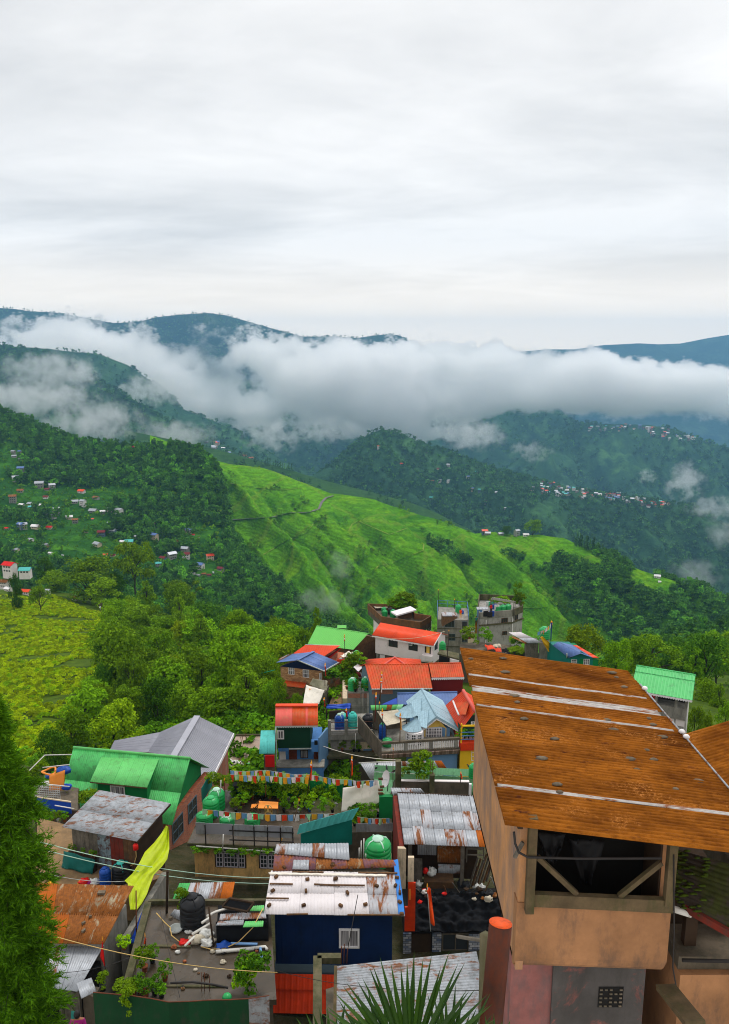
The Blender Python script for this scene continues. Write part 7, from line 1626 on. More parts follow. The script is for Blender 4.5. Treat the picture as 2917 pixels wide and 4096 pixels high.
#grey corrugated shed with junk below
ze,zt=-26.2,-25.5;a,b,c,d=qz('E',690,1052,zt),qz('E',1418,1082,zt),qz('E',1512,1535,ze),qz('E',750,1510,ze)
t=thing('corrugated_shed','open shed with large silvery corrugated roof, right side rusty','shed',flat((c+d)/2,-30),'sheds')
GM=['galv','galv','galv','galv','galv','galv','galv','galv','galv','galv','galv_rust','galv','galv','galv','galv_rust','galv_rust','galv','galv_rust','galv','galv','galv_rust','galv_rust','galv','rust_heavy']
sheets(t,a,b,c,d,8,3,GM,.15,.032,jit=.03)
MB().bar(a+UP*.05,b+UP*.05,.06,.05).build('ridge_board','wood_dark',t)
rr=Wall(a,b);MB().wbox(rr,-.2,rr.len,-31,zt-.2,-.3,-.1).build('back_wall','wood_dark',t)
wf=Wall(d,c,-.2)
for x in(800,1270):u=wf.uv(*q('F',x,300))[0];MB().wbox(wf,u-.1,u+.1,-31,ze-.02,-.2,0).build('post','wood_grey',t)
lw=Wall(a,d);MB().hexa([flat(a,-31)+V3(-.25,0,0),flat(a,-31),flat(d,-31),flat(d,-31)+V3(-.25,0,0)],[a+V3(-.25,0,-.15),a-UP*.15,d-UP*.15,d+V3(-.25,0,-.15)]).build('side_wall','wood_red',t)
MB().hexa([flat(d,-31)+V3(-.35,-.2,0),flat(d,-31)+V3(.1,-.2,0),flat(d,-31),flat(d,-31)+V3(-.35,0,0)],[d+V3(-.35,-.2,-.1),d+V3(.1,-.2,-.1),d-UP*.1,d+V3(-.35,0,-.1)]).build('corner_pillar','cream_wall',t)
for i,r_ in enumerate(((870,200,1040,340),(1050,240,1260,390),(1055,400,1260,465))):
 u0,u1,z0,z1=wf.rect('F',*r_);MB().corr(wf.p(u0,z1,-.9+.2*i),wf.p(u1,z1,-.9+.2*i),wf.p(u1,z0,-.7+.2*i),wf.p(u0,z0,-.7+.2*i),.1,.03).build('loose_sheet',('galv','rust_tin','galv_spot')[i],None,('grey tin sheet leaning inside','rust-edged bent tin sheet in','pale tin sheet lying in')[i]+' the open shed','tin sheet','sheets in the shed')
#stool hanging, boxes, timber, sacks in the shed
st=thing('wooden_stool','pale wooden stool hung upside down under the shed roof','stool',wf.p(wf.uv(*q('F',1390,300))[0],ze-1.2,-.4))
u0,u1,z0,z1=wf.rect('F',1310,220,1460,360);MB().wbox(wf,u0,u1,z1-.12,z1,-.6,-.2).build('seat','wood_grey',st);
for u in(u0+.03,u1-.03):
 for k in(-.58,-.24):MB().bar(wf.p(u,z1-.12,k),wf.p(u+(.08 if u>(u0+u1)/2 else-.02),z0,k),.05,.05).build('leg','wood_grey',st)
MB().wbox(wf,u0,u1,(z0+z1)/2-.03,(z0+z1)/2+.03,-.26,-.22).build('stretcher','wood_grey',st)
for i in range(7):
 x=1330+i*28;A=wf.p(wf.uv(*q('F',x,620))[0],wf.uv(*q('F',x,620))[1],-.5-.1*i);B=wf.p(wf.uv(*q('F',x+90,380))[0],wf.uv(*q('F',x+90,380+20*(i%3)))[1],-.9-.1*i);MB().bar(A,B,.12,.04).build('timber',('wood_grey','wood_brown')[i%2],None,'board leaning in the right half of the open shed','board','boards in the shed')
for i,(x,y,s,m,lab)in enumerate(((1000,460,.33,'plastic_white','white printed sack on the shed shelf'),(945,455,.22,'plastic_red','red bundle on the shed shelf'),(1420,570,.42,'plastic_white','crumpled white bag on the black tarp'),(1280,540,.45,'plastic_black','dark bucket-like sack in the shed'),(1355,590,.25,'tarp_yellow','yellow bag beside the white one'),(870,440,.3,'tarp_grey','grey box on the shed shelf'),(880,530,.25,'plastic_white','small white bag below the shelf'))):
 p=wf.p(wf.uv(*q('F',x,y))[0],wf.uv(*q('F',x,y))[1],-.1 if y>500 else-.5);lump(p-UP*s*.8,s,m,'sack',lab,'sack','things stored in the shed',hz=1.6,seed=i)
u0,u1,z0,z1=wf.rect('F',930,515,1190,630);MB().wbox(wf,u0,u1,z0,z1,-.9,-.1).build('wooden_crate','wood_brown',None,'long wooden crate in the middle of the shed','crate','things stored in the shed')
u0,u1,z0,z1=wf.rect('F',835,375,910,545);MB().wbox(wf,u0,u1,z0,z1,-.8,-.3).build('shelf_box','wood_grey',None,'old cabinet at the left end of the shed','cabinet','things stored in the shed')
#black tarp over the lean-to roof below the shed
zk=-27.6;p=[qz('F',840,600,zk),qz('F',1640,590,zk),qz('F',1590,945,zk-.9),qz('F',850,955,zk-.9)]
cloth_mb(*p,60,30,.0,.34,5,fr=8).build('tarp','tarp_black',None,'big wrinkled black tarp below the corrugated shed','tarp','tarps')
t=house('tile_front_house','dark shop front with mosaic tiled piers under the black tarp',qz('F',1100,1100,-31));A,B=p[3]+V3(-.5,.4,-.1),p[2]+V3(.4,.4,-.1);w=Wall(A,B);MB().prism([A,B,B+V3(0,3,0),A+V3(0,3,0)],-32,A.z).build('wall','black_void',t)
for x0,x1 in((740,810),(1000,1075),(1325,1420)):
 u0,u1,z0,z1=w.rect('F',x0,955,x1,1170);MB().wbox(w,u0,u1,z0,z1,.01,.12).build('tiled_pier','mosaic_tile',t)
win_px(t,w,'F',1085,960,1325,1115,cols=2,rows=1,fm='concrete_dark',t=.08);panel(t,w,'F',815,965,985,1165,'wood_dark','door',.01,.06)
for i in range(16):
 f_,v_=rnd.random(),rnd.random()*.35;lump(bil(*p,f_,v_)+UP*.12,rnd.uniform(.12,.34),rnd.choice(['tarp_grey','plastic_white','wood_brown','rubble_tone','wood_dark','plastic_red','rust_tin','plastic_black']),'junk_bundle','junk bundle lying on the upper edge of the big black tarp','bundle','junk on the black tarp',seed=i)
for i in range(7):
 f_=(i+.5)/7;a_=bil(*p,f_,.05)+UP*.1;MB().bar(a_,a_+V3(rnd.uniform(-.5,.5),-.3,rnd.uniform(.5,1.1)),.07,.03).build('scrap_board',rnd.choice(['wood_grey','wood_brown','galv_spot']),None,'scrap board standing behind the big black tarp','board','scrap boards behind the black tarp')
#orange-red wall boards left of the tarp
w=Wall(qz('F',755,900,zk),qz('F',850,900,zk),.3);t=thing('orange_hoarding','tall orange-red painted boards beside the black tarp','hoarding',w.p(.3,zk-1.5))
panel(t,w,'F',785,505,845,932,'orange_wall','board',.0,.1);panel(t,w,'F',755,718,786,930,'orange_wall','board',.02,.12);panel(t,w,'F',785,285,835,500,'cream_wall','pillar',-.1,.05);panel(t,w,'F',790,555,806,650,'plastic_orange','panel',.11,.13)
flag_pole(P(*q('F',985,945),36.3),P(*q('F',955,545),36.3),'thin pole with furled saffron flag before the black tarp',.022,'steel_pale',('flag_saffron',),None);A=P(*q('F',960,560),36.2);cloth_mb(A,A+V3(.12,0,0),P(*q('F',1025,900),36.2),P(*q('F',985,880),36.2),4,12,0,.1,2,fold=1).build('furled_flag','flag_saffron',None,'saffron flag drooping along the thin pole','flag','flags')
#green steep house on the left
ze=-30.4;zr=ze+2.75
rl,rr,el,er=qz('A',655,202,zr),qz('M',1000,563,zr),qz('A',515,748,ze),qz('A',1534,893,ze)
t,w,we,_=gable('green_house','green house with patched steep green tin roof and wide dormer',rl,rr,el,er,ze-4.5,'green_tin','green_wall',nx=7,ny=2,pitch=.14,amp=.03,over=.5,over_end=.55,cap='green_tin_pale',capr=.10)
nR=(rr-rl).cross(el-rl).normalized();ph=lambda k,x,y,f=1.0:phit(rl+UP*.05,nR,*q(k,x,y))*f
a,b=ph('A',900,296),ph('A',1415,313);c,d=ph('A',1310,560,.972),ph('A',800,505,.972);c.z=d.z=(c.z+d.z)/2
sheets(t,a+UP*.05,b+UP*.05,c,d,5,1,'green_tin_pale',.14,.028,name='dormer_sheet');MB().bar(c-UP*.03,d-UP*.03,.06,.06).build('dormer_eave','wood_brown',t)
i0,i1=lerp(d,c,.1)+V3(0,.35,0),lerp(d,c,.97)+V3(0,.35,0);bk=V3(0,2.0,0)
MB().hexa([i0-UP*1.25,i1-UP*1.25,i1+bk-UP*.3,i0+bk-UP*.3],[i0-UP*.10,i1-UP*.10,i1+bk+UP*.30,i0+bk+UP*.30]).build('dormer_wall','green_wall',t)
wd=Wall(i0,i1);win_px(t,wd,'A',983,533,1117,640,cols=3,rows=1,gm='glass_curtained',t=.07,dep=.06)
fr_=w.p(w.len,0);we2=Wall(w.p(w.len,0),w.p(w.len,0)-w.n*5);
MB().prism([w.p(w.len-.3,0,.02),w.p(w.len+.04,0,.02),w.p(w.len+.04,0,-6.5),w.p(w.len-.3,0,-6.5)],ze-5,ze-.15).build('brick_side','brick_wall',t)
ws=Wall(w.p(w.len+.04,0,.02),w.p(w.len+.04,0,-6.5))
for r_ in((-65,800,55,1000),(75,640,125,780)):
 if r_[0]<0:u0,u1,z0,z1=.6,2.2,ze-2.2,ze-.7
 else:u0,u1,z0,z1=3.0,4.4,ze-2.2,ze-.7
 window(t,ws,u0,u1,z0,z1,cols=2,rows=2,fm='slate_wall',t=.07)
MB().prism([ws.p(0,0,.02),ws.p(6.5,0,.02),ws.p(6.5,0,.9),ws.p(0,0,.9)],ze-5.6,ze-5.0).build('mossy_ledge','concrete_moss',t)
#large grey ribbed roof behind it
ze,zr=-34.3,-32.4
ap,nr_=qz('M',1072,122,zr),qz('M',815,560,zr);dv=(nr_-ap).normalized();nr2=nr_+dv*7
er0=qz('M',1455,305,ze);er1=qz('C',225,705,ze)
t=house('grey_roofed_house','large house with ribbed grey gable roof and lower side wing',flat((ap+er1)/2,-41))
sheets(t,ap,nr_+dv*1.5,er1,er0,9,1,'grey_tin',.20,.05,True);MB().bar(ap+UP*.08,nr_+dv*3+UP*.08,.55,.06).build('ridge_cap','grey_tin',t)
vl0=qz('M',690,292,zr-1.2);vl1=qz('M',560,500,zr-1.2);el0=qz('M',205,382,zr-1.9);el1=qz('M',150,500,zr-1.9)
sheets(t,nr_,ap,vl0,vl1,8,1,'grey_tin',.20,.05,True);sheets(t,vl1,vl0,el0,el1,6,1,'grey_tin',.20,.05,True)
MB().bar(er0-UP*.05,er1-UP*.05,.08,.3).build('fascia','white_paint',t)
MB().prism([flat(er0+(ap-er0)*.18,0),flat(er1+(nr_-er1)*.18,0),flat(nr_,0),flat(el1+V3(.4,0,0),0),flat(el0+V3(.4,-.4,0),0),flat(vl0+V3(0,-.4,0),0),flat(ap+V3(0,-.5,0),0)],-42,ze-.15).build('wall','brick_small',t)
#plank shack with grey flat roof
ze,zt=-24.7,-24.2;a,b,c,d=qz('A',880,583,zt),qz('A',1518,702,zt),qz('A',1220,1042,ze),qz('A',550,910,ze)
t=thing('plank_shack','plank shack with flat grey sheet roof spotted with rust','shed',flat((c+d)/2,-28),'sheds')
sheets(t,a,b,c,d,2,2,'galv_spot',3.0,.012,per=8);MB().bar(b-UP*.04,c-UP*.04,.05,.10).build('verge_board','wood_dark',t)
f0,f1=d+V3(.45,.15,0),c+V3(-.1,.15,0);w=Wall(f0,f1);npl=15
for i in range(npl):
 u0,u1=w.len*i/npl,w.len*(i+1)/npl;f=i/npl
 m='wood_grey' if f<.36 else 'wood_blue' if f<.55 else 'wood_grey' if f<.6 else 'wood_red' if f<.78 else 'wood_brown'
 MB().wbox(w,u0+.006,u1-.006,-28,ze-.06-rnd.random()*.03,-.04-rnd.random()*.02,0).build('plank',m,t)
MB().hexa([flat(f1,-28),flat(f1,-28)+V3(-.05,0,0),flat(b,-28)+V3(-.5,-.1,0),flat(b,-28)+V3(-.45,-.1,0)],[flat(f1,ze-.08),flat(f1,ze-.08)+V3(-.05,0,0),flat(b,zt-.1)+V3(-.5,-.1,0),flat(b,zt-.1)+V3(-.45,-.1,0)]).build('side_wall','wood_dark',t)
MB().prism([w.p(.1,0,-.1),w.p(w.len-.1,0,-.1),flat(b,0)+V3(-.6,-.2,0),flat(a,0)+V3(.5,-.2,0)],-28,ze-.12).build('interior','wood_dark',t)
p=w.p(w.uv(*q('A',1218,1075))[0],w.uv(*q('A',1218,1100))[1],.1);MB().lathe(p,[(.10,0),(.14,.03),(.14,.26),(.10,.32),(.04,.34)],10).build('red_cistern','plastic_red',None,'small red cistern on the shack corner','cistern')
cable([w.p(*w.uv(*q('A',x,y)),.12)for x,y in((1222,1100),(1226,1160),(1205,1225),(1150,1255),(1060,1240),(1000,1262),(930,1285))],.022,'plastic_tan','pale hose from the red cistern to the blue barrel',name='hose',cat='hose',group=None)
#yard floor beside it
zf=-26.9
fl=[qz('A',330,820,zf),qz('A',640,900,zf),qz('A',1500,1330,zf),qz('B',1200,330,zf),qz('B',300,330,zf),qz('B',330,-60,zf)]
MB().prism(fl,zf-2.5,zf).build('yard','dirt_floor',kind='structure')
cloth_mb(w.p(w.uv(*q('A',625,1150))[0],zf+.95,.45),w.p(w.uv(*q('A',895,1185))[0],zf+.85,.45),w.p(w.uv(*q('A',885,1310))[0],zf+.05,.6),w.p(w.uv(*q('A',620,1300))[0],zf+.05,.6),12,8,.0,.06,3,fold=2).build('tarp','tarp_teal',None,'dark teal tarp covering a stack before the plank shack','tarp','tarps')
MB().wbox(w,*w.rect('A',640,1160,880,1290)[:2],zf,zf+.8,.1,.4).build('stack','wood_dark',None,'stack of goods under the teal tarp','stack')
tank(qz('B',942,300,zf),.29,.95,'plastic_blue','plastic_blue','open blue barrel in front of the red shack door',name='drum');tank(qz('B',1085,265,zf),.47,1.05,'plastic_black','plastic_teal','black tank with turquoise lid beside the lime tarp')
for i,(x,y,m,s)in enumerate(((750,300,'plastic_red',.35),(845,300,'plastic_white',.34),(720,300,'tarp_yellow',.2),(800,305,'cloth_magenta',.2),(470,260,'wood_dark',.4),(455,300,'tarp_yellow',.2),(515,250,'cloth_magenta',.22))):
 lump(qz('B',x,y,zf),s,m,'bundle',('red and yellow bundle','silver sack','yellow bag','magenta bag','dark heap under the conifer','yellow box under the conifer','pink cloth bundle beside the conifer')[i]+' in the dirt yard','bundle','bundles in the yard',seed=i)
for i,(x,y)in enumerate(((662,1120),(700,1128),(780,1135),(875,1140),(850,1145))):potted(w.p(w.uv(*q('A',x,y))[0],zf+.9,.3),.35,.3,0,'terracotta',('first','second','third','fourth','fifth')[i]+' small plant on the shelf at the shack wall, from the left',pot=.12)
#lime tarp
z0=zof('A',1480,895,40);p=[qz('A',1470,900,z0),qz('A',1490,890,z0),qz('A',1500,1140,z0-.9),qz('A',1340,1080,z0-1.0)]
A,B,C,D_=P(*q('A',1478,893),41.5),P(*q('A',1498,900),41.5),P(*q('B',1285,480),37.5),P(*q('B',1080,285),38.5)
m=MB();m.smooth=True;L_=[((1478,893),(1500,905)),((1440,960),(1506,1010)),((1370,1050),(1508,1100)),((1290,1130),(1490,1190)),((1245,1220),(1440,1260)),((1180,1320),(1370,1330)),((1110,1385),(1330,1440)),((1140,1410),(1310,1500)),((1150,1560),(1260,1590)),((1160,1640),(1220,1640))]
vs=[]
for i,(l_,r_)in enumerate(L_):
 for j in range(15):
  u=j/14;D0=42.0-i*.62;x,y=l_[0]*(1-u)+r_[0]*u,l_[1]*(1-u)+r_[1]*u
  vs.append(P(*q('A',x,y),D0+.30*math.sin(u*9+i*.7)*.35+.12*math.sin(u*17+i)+.25*mnoise.noise(V3(u*3,i*.5,2))))
m.add(vs,[(i*15+j,(i+1)*15+j,(i+1)*15+j+1,i*15+j+1)for i in range(len(L_)-1)for j in range(14)]);m.add([v-V3(0,.015,.015)for v in[Vector(x)for x in vs]],[(i*15+j+1,(i+1)*15+j+1,(i+1)*15+j,i*15+j)for i in range(len(L_)-1)for j in range(14)])
m.build('tarp','tarp_lime',None,'long lime yellow tarp hanging down over the grey wall','tarp','tarps')
#grey wall with moss below lime tarp and the drop beside
A,B=qz('B',1440,200,-26.4),qz('B',1070,800,-25.4);t=thing('retaining_wall','grey plastered retaining wall with small windows under the lime tarp','wall',flat(B,-29),'yard walls')
MB().hexa([flat(A,-30),flat(A,-30)+V3(.3,.1,0),flat(B,-30)+V3(.3,.1,0),flat(B,-30)],[A,A+V3(.3,.1,0),B+V3(.3,.1,0),B]).build('wall','concrete',t)
#rusty roof bottom left, with grey sheets below
zt,ze=-23.7,-24.4;a,b,c,d=qz('B',180,296,zt),qz('B',1193,325,zt),qz('B',925,842,ze),qz('B',200,830,ze)
t=house('rust_orange_house','small house with rust-orange corrugated roof behind the conifer',flat((c+d)/2,-28));sheets(t,a,b,c,d,6,2,['rust_tin','rust_heavy','rust_tin','rust_tin','rust_tin','rust_tin','rust_tin','rust_heavy','rust_heavy','rust_tin','rust_tin','rust_tin'],.11,.025)
MB().prism([flat(d,0)+V3(.2,.15,0),flat(c,0)+V3(-.15,.15,0),flat(b,0)+V3(-.35,-.15,0),flat(a,0)+V3(.3,-.15,0)],-28.5,ze-.08).build('wall','concrete',t)
n_=(b-a).cross(d-a).normalized()
for i,(x,y,s)in enumerate(((905,385,.32),(805,598,.12),(745,655,.15),(745,725,.17))):brick_at(phit(a+UP*.05,n_,*q('B',x,y)),.4*i,('flat mossy stone near the top of','small stone on','dark stone in the middle of','tan stone on the lower half of')[i]+' the rust-orange roof','stones on the rust-orange roof','stone',(s,s*.6,.08),'roof_stone')
a2,b2,c2,d2=qz('B',180,868,ze-.25),qz('B',928,848,ze-.25),qz('B',690,1265,ze-.75),qz('B',260,1200,ze-.75);t=house('grey_lean_to','lean-to with pale grey corrugated roof streaked with rust at bottom left',flat((c2+d2)/2,-28));sheets(t,a2,b2,c2,d2,6,1,['galv','galv','galv_rust','galv','galv','galv'],.11,.025)
MB().corr(qz('B',680,1185,ze-.6),qz('B',815,1135,ze-.6),qz('B',862,1255,ze-.75),qz('B',725,1322,ze-.75),.09,.02).build('loose_sheet','galv',t)
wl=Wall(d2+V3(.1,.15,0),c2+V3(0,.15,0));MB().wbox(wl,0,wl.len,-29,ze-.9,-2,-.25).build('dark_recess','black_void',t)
for x in(540,705):u=wl.uv(*q('B',x,1350))[0];MB().wbox(wl,u-.06,u+.06,-29,ze-.82,-.1,.05).build('post','wood_grey',t)
for i in range(5):u=wl.uv(*q('B',560+i*27,1350))[0];MB().wbox(wl,u,u+.13,-29,ze-1.0,-.12,-.06).build('plank','wood_grey',t)
MB().wbox(wl,wl.uv(*q('B',730,1400))[0],wl.uv(*q('B',830,1400))[0],-29,ze-1.1,-.6,-.1).build('rubble_wall','concrete_dark',t)
flag_pole(qz('B',938,1060,-25.2),qz('B',912,800,-24.0),'red pennant pole at the corner of the grey lean-to',.015,'wood_dark',(),None);cloth_mb(P(*q('B',910,810),32.6),P(*q('B',916,830),32.6),P(*q('B',935,1045),32.6),P(*q('B',893,950),32.6),5,8,0,.05,2).build('pennant','red_wall',None,'dark red pennant at the corner of the grey lean-to','flag','flags')
#wet terrace
zs=-25.2;q4=[qz('B',1325,485,zs),qz('D',1000,478,zs),qz('D',1060,1330,zs),qz('B',1080,1420,zs)]
t=thing('wet_terrace','wet dark concrete terrace with pipes, tank and pot plants','terrace',flat((q4[2]+q4[3])/2,-30),'houses of the town');MB().prism(q4,zs-.25,zs).build('slab','concrete_wet',t);MB().prism(inset(q4,.2),-31,zs-.26).build('wall','concrete_dark',t)
MB().bar(q4[0]+UP*.12,q4[1]+UP*.12,.15,.22).build('kerb','concrete_moss',t);MB().bar(q4[0]+UP*.1,q4[3]+UP*.1,.3,.22).build('kerb','concrete_moss',t)
MB().bar(qz('B',1260,852,zs+.02),qz('D',300,862,zs+.02),.12,.08).build('step','concrete_moss',t);MB().bar(qz('D',40,1212,zs+.02),qz('D',600,1215,zs+.02),.10,.08).build('step','concrete_moss',t)
tank(qz('D',320,665,zs),.565,1.5,'plastic_black','plastic_black','tall black tank with creeper on the wet terrace');bushy(qz('D',235,560,zs+.5),1.2,.6,2,'creeper climbing the black tank');bushy(qz('D',225,440,zs+1.0),.5,.75,2,'yellow-green top of the creeper on the black tank')
t=thing('striped_shed_roof','shed roof of green, white and rusty sheets behind the black tank','roof',qz('D',400,470,-28),'houses of the town');zz=-26.0;sheets(t,qz('D',195,300,zz+.3),qz('D',690,288,zz+.3),qz('D',655,470,zz),qz('D',118,480,zz),5,1,['green_tin','galv_rust','galv','galv_rust','rust_heavy'],.11,.025);MB().prism([qz('D',160,460,zz),qz('D',640,455,zz),qz('D',670,310,zz),qz('D',210,320,zz)],-30,zz-.1).build('wall','wood_dark',t)
#pile under black plastic with sheets and frame
pc=[qz('D',520,640,zs+.9),qz('D',985,600,zs+.9),qz('D',990,810,zs+.0),qz('D',530,830,zs+.0)]
cloth_mb(*pc,18,8,0,.08,7).build('tarp','tarp_black',None,'black plastic over the pile on the wet terrace','tarp','tarps');MB().prism([qz('D',530,660,zs+.8),qz('D',975,640,zs+.8),qz('D',985,480,zs+.8),qz('D',540,490,zs+.8)],zs,zs+.78).build('covered_pile','tarp_black',None,'pile of goods wrapped in black plastic on the terrace','pile')
for i,(p,m)in enumerate(((((560,570),(960,545),(970,605),(550,625)),'galv_rust'),(((540,635),(770,620),(765,665),(520,670)),'galv_spot'),(((780,635),(945,630),(940,680),(760,685)),'green_tin_pale'),(((830,500),(950,490),(950,540),(805,540)),'green_tin_pale'))):
 A=[qz('D',*v,zs+.95+.03*i)for v in p];MB().corr(*A,.1,.02).build('tin_sheet',m,None,('long grey and rust','broken grey','front pale green','rear pale green')[i]+' tin sheet on the black plastic pile','tin sheet','sheets on the pile')
fr_=[qz('D',640,430,zs+1.4),qz('D',860,470,zs+1.4),qz('D',800,550,zs+1.15),qz('D',580,505,zs+1.15)];t=thing('old_picture_board','old brown framed board lying on the pile','board',fr_[3]);
for i in range(4):MB().bar(fr_[i],fr_[(i+1)%4],.08,.08).build('rail','wood_dark',t)
MB().quad(*fr_).build('backing','tarp_black',t)
cable([qz('D',455,500,zs+1.5),qz('D',500,860,zs)],.045,'wood_dark','dark upright stake in front of the pile',name='stake',cat='stake',group=None)
for i,(pts,r,m,lab)in enumerate(((((440,590),(520,550),(620,520),(765,520)),.06,'pvc_white','long pale pipe lying over the pile'),(((395,650),(470,600)),.06,'pvc_white','short pale pipe left of the stake'),(((310,750),(480,650)),.065,'pvc_white','pale pipe slanting beside the bags'),(((245,855),(330,770)),.055,'pvc_white','lowest pale pipe near the red rag'),(((655,832),(890,838)),.065,'pvc_blue','pale blue pipe before the pile'),(((520,905),(860,875)),.085,'pvc_white','thick white drain pipe across the terrace'),(((850,872),(960,860),(975,885)),.07,'pvc_white','cream elbow joint of the drain pipe'),(((915,870),(930,950),(890,968)),.06,'pvc_blue','blue-white elbow at the end of the drain pipe'))):
 zz=zs+(.9 if i<2 else .3 if i<4 else .1);cable([qz('D',x,y,zz)for x,y in pts],r,m,lab,name='pipe',cat='pipe',group='pipes on the terrace')
for i,(x,y,s,m)in enumerate(((430,760,.5,'plastic_white'),(350,800,.45,'tarp_grey'),(440,830,.4,'plastic_white'),(240,815,.35,'plastic_red'),(590,840,.45,'plastic_blue'),(280,720,.24,'plastic_white'),(480,800,.3,'tarp_grey'))):
 lump(qz('D',x,y+20,zs),s*.9,m,'bag' if i!=5 else 'canister',('white bag by the stake','grey bag among the pipes','lower white bag','red rag','blue folded tarp','dirty white canister','small grey bag')[i]+' on the wet terrace','bag' if i!=5 else 'canister','clutter on the terrace',hz=.6 if i in(3,4)else 1,seed=i)
MB().lathe(qz('D',168,715,zs),[(.22,0),(.29,.06),(.30,.14),(.26,.14),(.22,.05),(.02,.04)],18).build('basin','steel_pale',None,'round grey basin beside the black tank','basin','clutter on the terrace');MB().corr(qz('D',150,530,zs+.3),qz('D',210,540,zs+.3),qz('D',200,625,zs+.05),qz('D',110,580,zs+.05),.12,.03).build('tin_offcut','galv',None,'bent grey tin offcut left of the black tank','tin sheet','clutter on the terrace')
cable([qz('D',x,y,zs+z_)for x,y,z_ in((-10,560,.6),(60,640,.3),(115,690,.3),(125,760,.2),(200,820,.05),(280,815,.05))],.025,'plastic_tan','tan hose curling from the wall to the basin',name='hose',cat='hose',group=None);cable([qz('D',x,y,zs+z_)for x,y,z_ in((390,860,.1),(480,885,.05),(600,875,.1),(720,820,.3),(850,690,.9),(940,520,1.3))],.022,'plastic_tan','orange-tan hose looping over the pile',name='hose',cat='hose',group=None)
bushy(qz('D',870,1280,zs),2.0,1.7,4,'large dark flowering bush on the wet terrace');bushy(qz('D',800,1270,zs),1.4,1.2,1,'smaller bush beside the dark flowering one')
for i,(k,x,y,h,w_,f)in enumerate((('B',1290,1080,1.5,1.2,2),('B',1360,1000,1.1,.7,0),('B',1470,1160,1.2,.8,0),('B',1380,1290,1.3,.9,4),('B',1250,1260,.9,.9,1),('B',1130,1290,.8,1.4,2),('B',1300,1300,.9,.9,4),('B',1440,1310,.8,.7,1),('B',1110,880,.8,.9,0),('B',920,1250,1.0,.8,2),('B',1190,1300,.6,1.2,2))):
 potted(qz(k,x,y,zs),h*.62,w_*.8,f,('terracotta','plastic_black')[i%2],('yellow-green spiky','grassy','narrow upright','tall dark','round','broad leaved bright','dark ball-shaped','small corner','plant at the alley,','climbing light green','trailing bright')[i]+' pot plant at the left side of the wet terrace')
flag_pole(qz('B',1300,935,zs),qz('B',1292,765,zs+1.6),'short pole with saffron pennant among the terrace plants',.015,'wood_dark',(),None);cloth_mb(P(*q('B',1292,770),34.5),P(*q('B',1302,790),34.5),P(*q('B',1302,930),34.5),P(*q('B',1270,880),34.5),5,8,0,.04,4).build('pennant','flag_saffron',None,'saffron pennant above the terrace plants','flag','flags')
for i,x in enumerate((395,418,465)):cable([qz('D',x,1255,zs),qz('D',x,1090+30*(i==2),zs+1.0)],.015,'steel_rusty',('left','middle','right')[i]+' thin rebar standing in the wet terrace',name='rebar',cat='rebar',group='rebar stubs')
cable([qz('B',1485,560,zs),qz('B',1492,190,zs+2.9)],.06,'wood_dark','dark wooden pole at the corner of the wet terrace',name='pole',cat='pole',group=None);cable([qz('B',1215,800,zs-.5),qz('B',1212,360,zs+1.2)],.03,'steel_rusty','thin pipe standing at the corner of the rust-orange roof',name='pipe',cat='pipe',group=None)
cloth_mb(qz('B',1290,495,zs+.1),qz('B',1318,495,zs+.1),qz('B',1220,830,zs-.3),qz('B',1150,830,zs-.6),5,12,0,.1,5).build('tarp','tarp_blue',None,'dark blue tarp strip hanging along the terrace edge','tarp','tarps')
#green corrugated fence at the bottom, and the person
t=thing('tin_fence','dark green corrugated tin fence with one grey sheet at the bottom','fence',P(700,4300,25),None);pts=[('B',830,1268),('B',1000,1283),('B',1180,1300),('B',1350,1325),('B',1500,1355),('D',280,1350),('D',460,1338),('D',640,1335),('D',812,1325),('D',995,1298)]
tp=[P(*q(*v),25.0)for v in pts]
mat('green_fence',rgb(18,72,40),var=.2,scale=1.4,rough=.75,dirt=.15,objvar=.18)
for i in range(len(tp)-1):MB().corr(tp[i],tp[i+1],tp[i+1]-UP*2.4,tp[i]-UP*2.4,.09,.02).build('fence_sheet','green_fence' if i<8 else 'galv_spot',t)
mm=MB();mm.tube([v+UP*.01 for v in tp],.018,5);mm.build('top_edge','steel_rusty',t)
bushy(P(*q('B',1130,1300),24.8)-UP*.7,.9,.6,2,'creeper hanging over the green tin fence')
MB().tube([v+V3(0,.25,.1)for v in[P(*q('D',x,y),25.6)for x,y in((100,1262),(300,1252),(480,1275),(620,1305))]],.035,6).build('pipe','steel_dark',None,'bent dark pipe behind the tin fence','pipe','pipes on the terrace')
MB().lathe(P(*q('D',620,1330),25.5),[(.1,0),(.16,.08),(.12,.16),(.03,.2)],10).build('bucket','plastic_green',None,'upturned green bucket behind the tin fence','bucket','clutter on the terrace')
#peach house with the roof garden
zs=-28.3
f0,f1=qz('C',168,1040,zs),qz('C',1090,1075,zs);f0.z=f1.z=zs
bk=qz('C',330,560,zs+.05);w=Wall(f0,f1);dep=5.4
t=house('peach_house','peach plastered house with white lattice windows under the roof garden',w.p(w.len/2,-33,-2.5))
MB().prism([w.p(0,0),w.p(w.len,0),w.p(w.len,0,-dep),w.p(0,0,-dep)],-33,zs-.2).build('wall','peach_wall',t)
MB().prism([w.p(-.35,0,.16),w.p(w.len+.3,0,.16),w.p(w.len+.3,0,-dep-.3),w.p(-.35,0,-dep-.3)],zs-.198,zs).build('roof_slab','concrete_moss',t)
MB().prism([w.p(-.3,0,.12),w.p(w.len+.25,0,.12),w.p(w.len+.25,0,-dep-.25),w.p(-.3,0,-dep-.25)],zs+.002,zs+.012).build('garden_floor','concrete_wet',t)
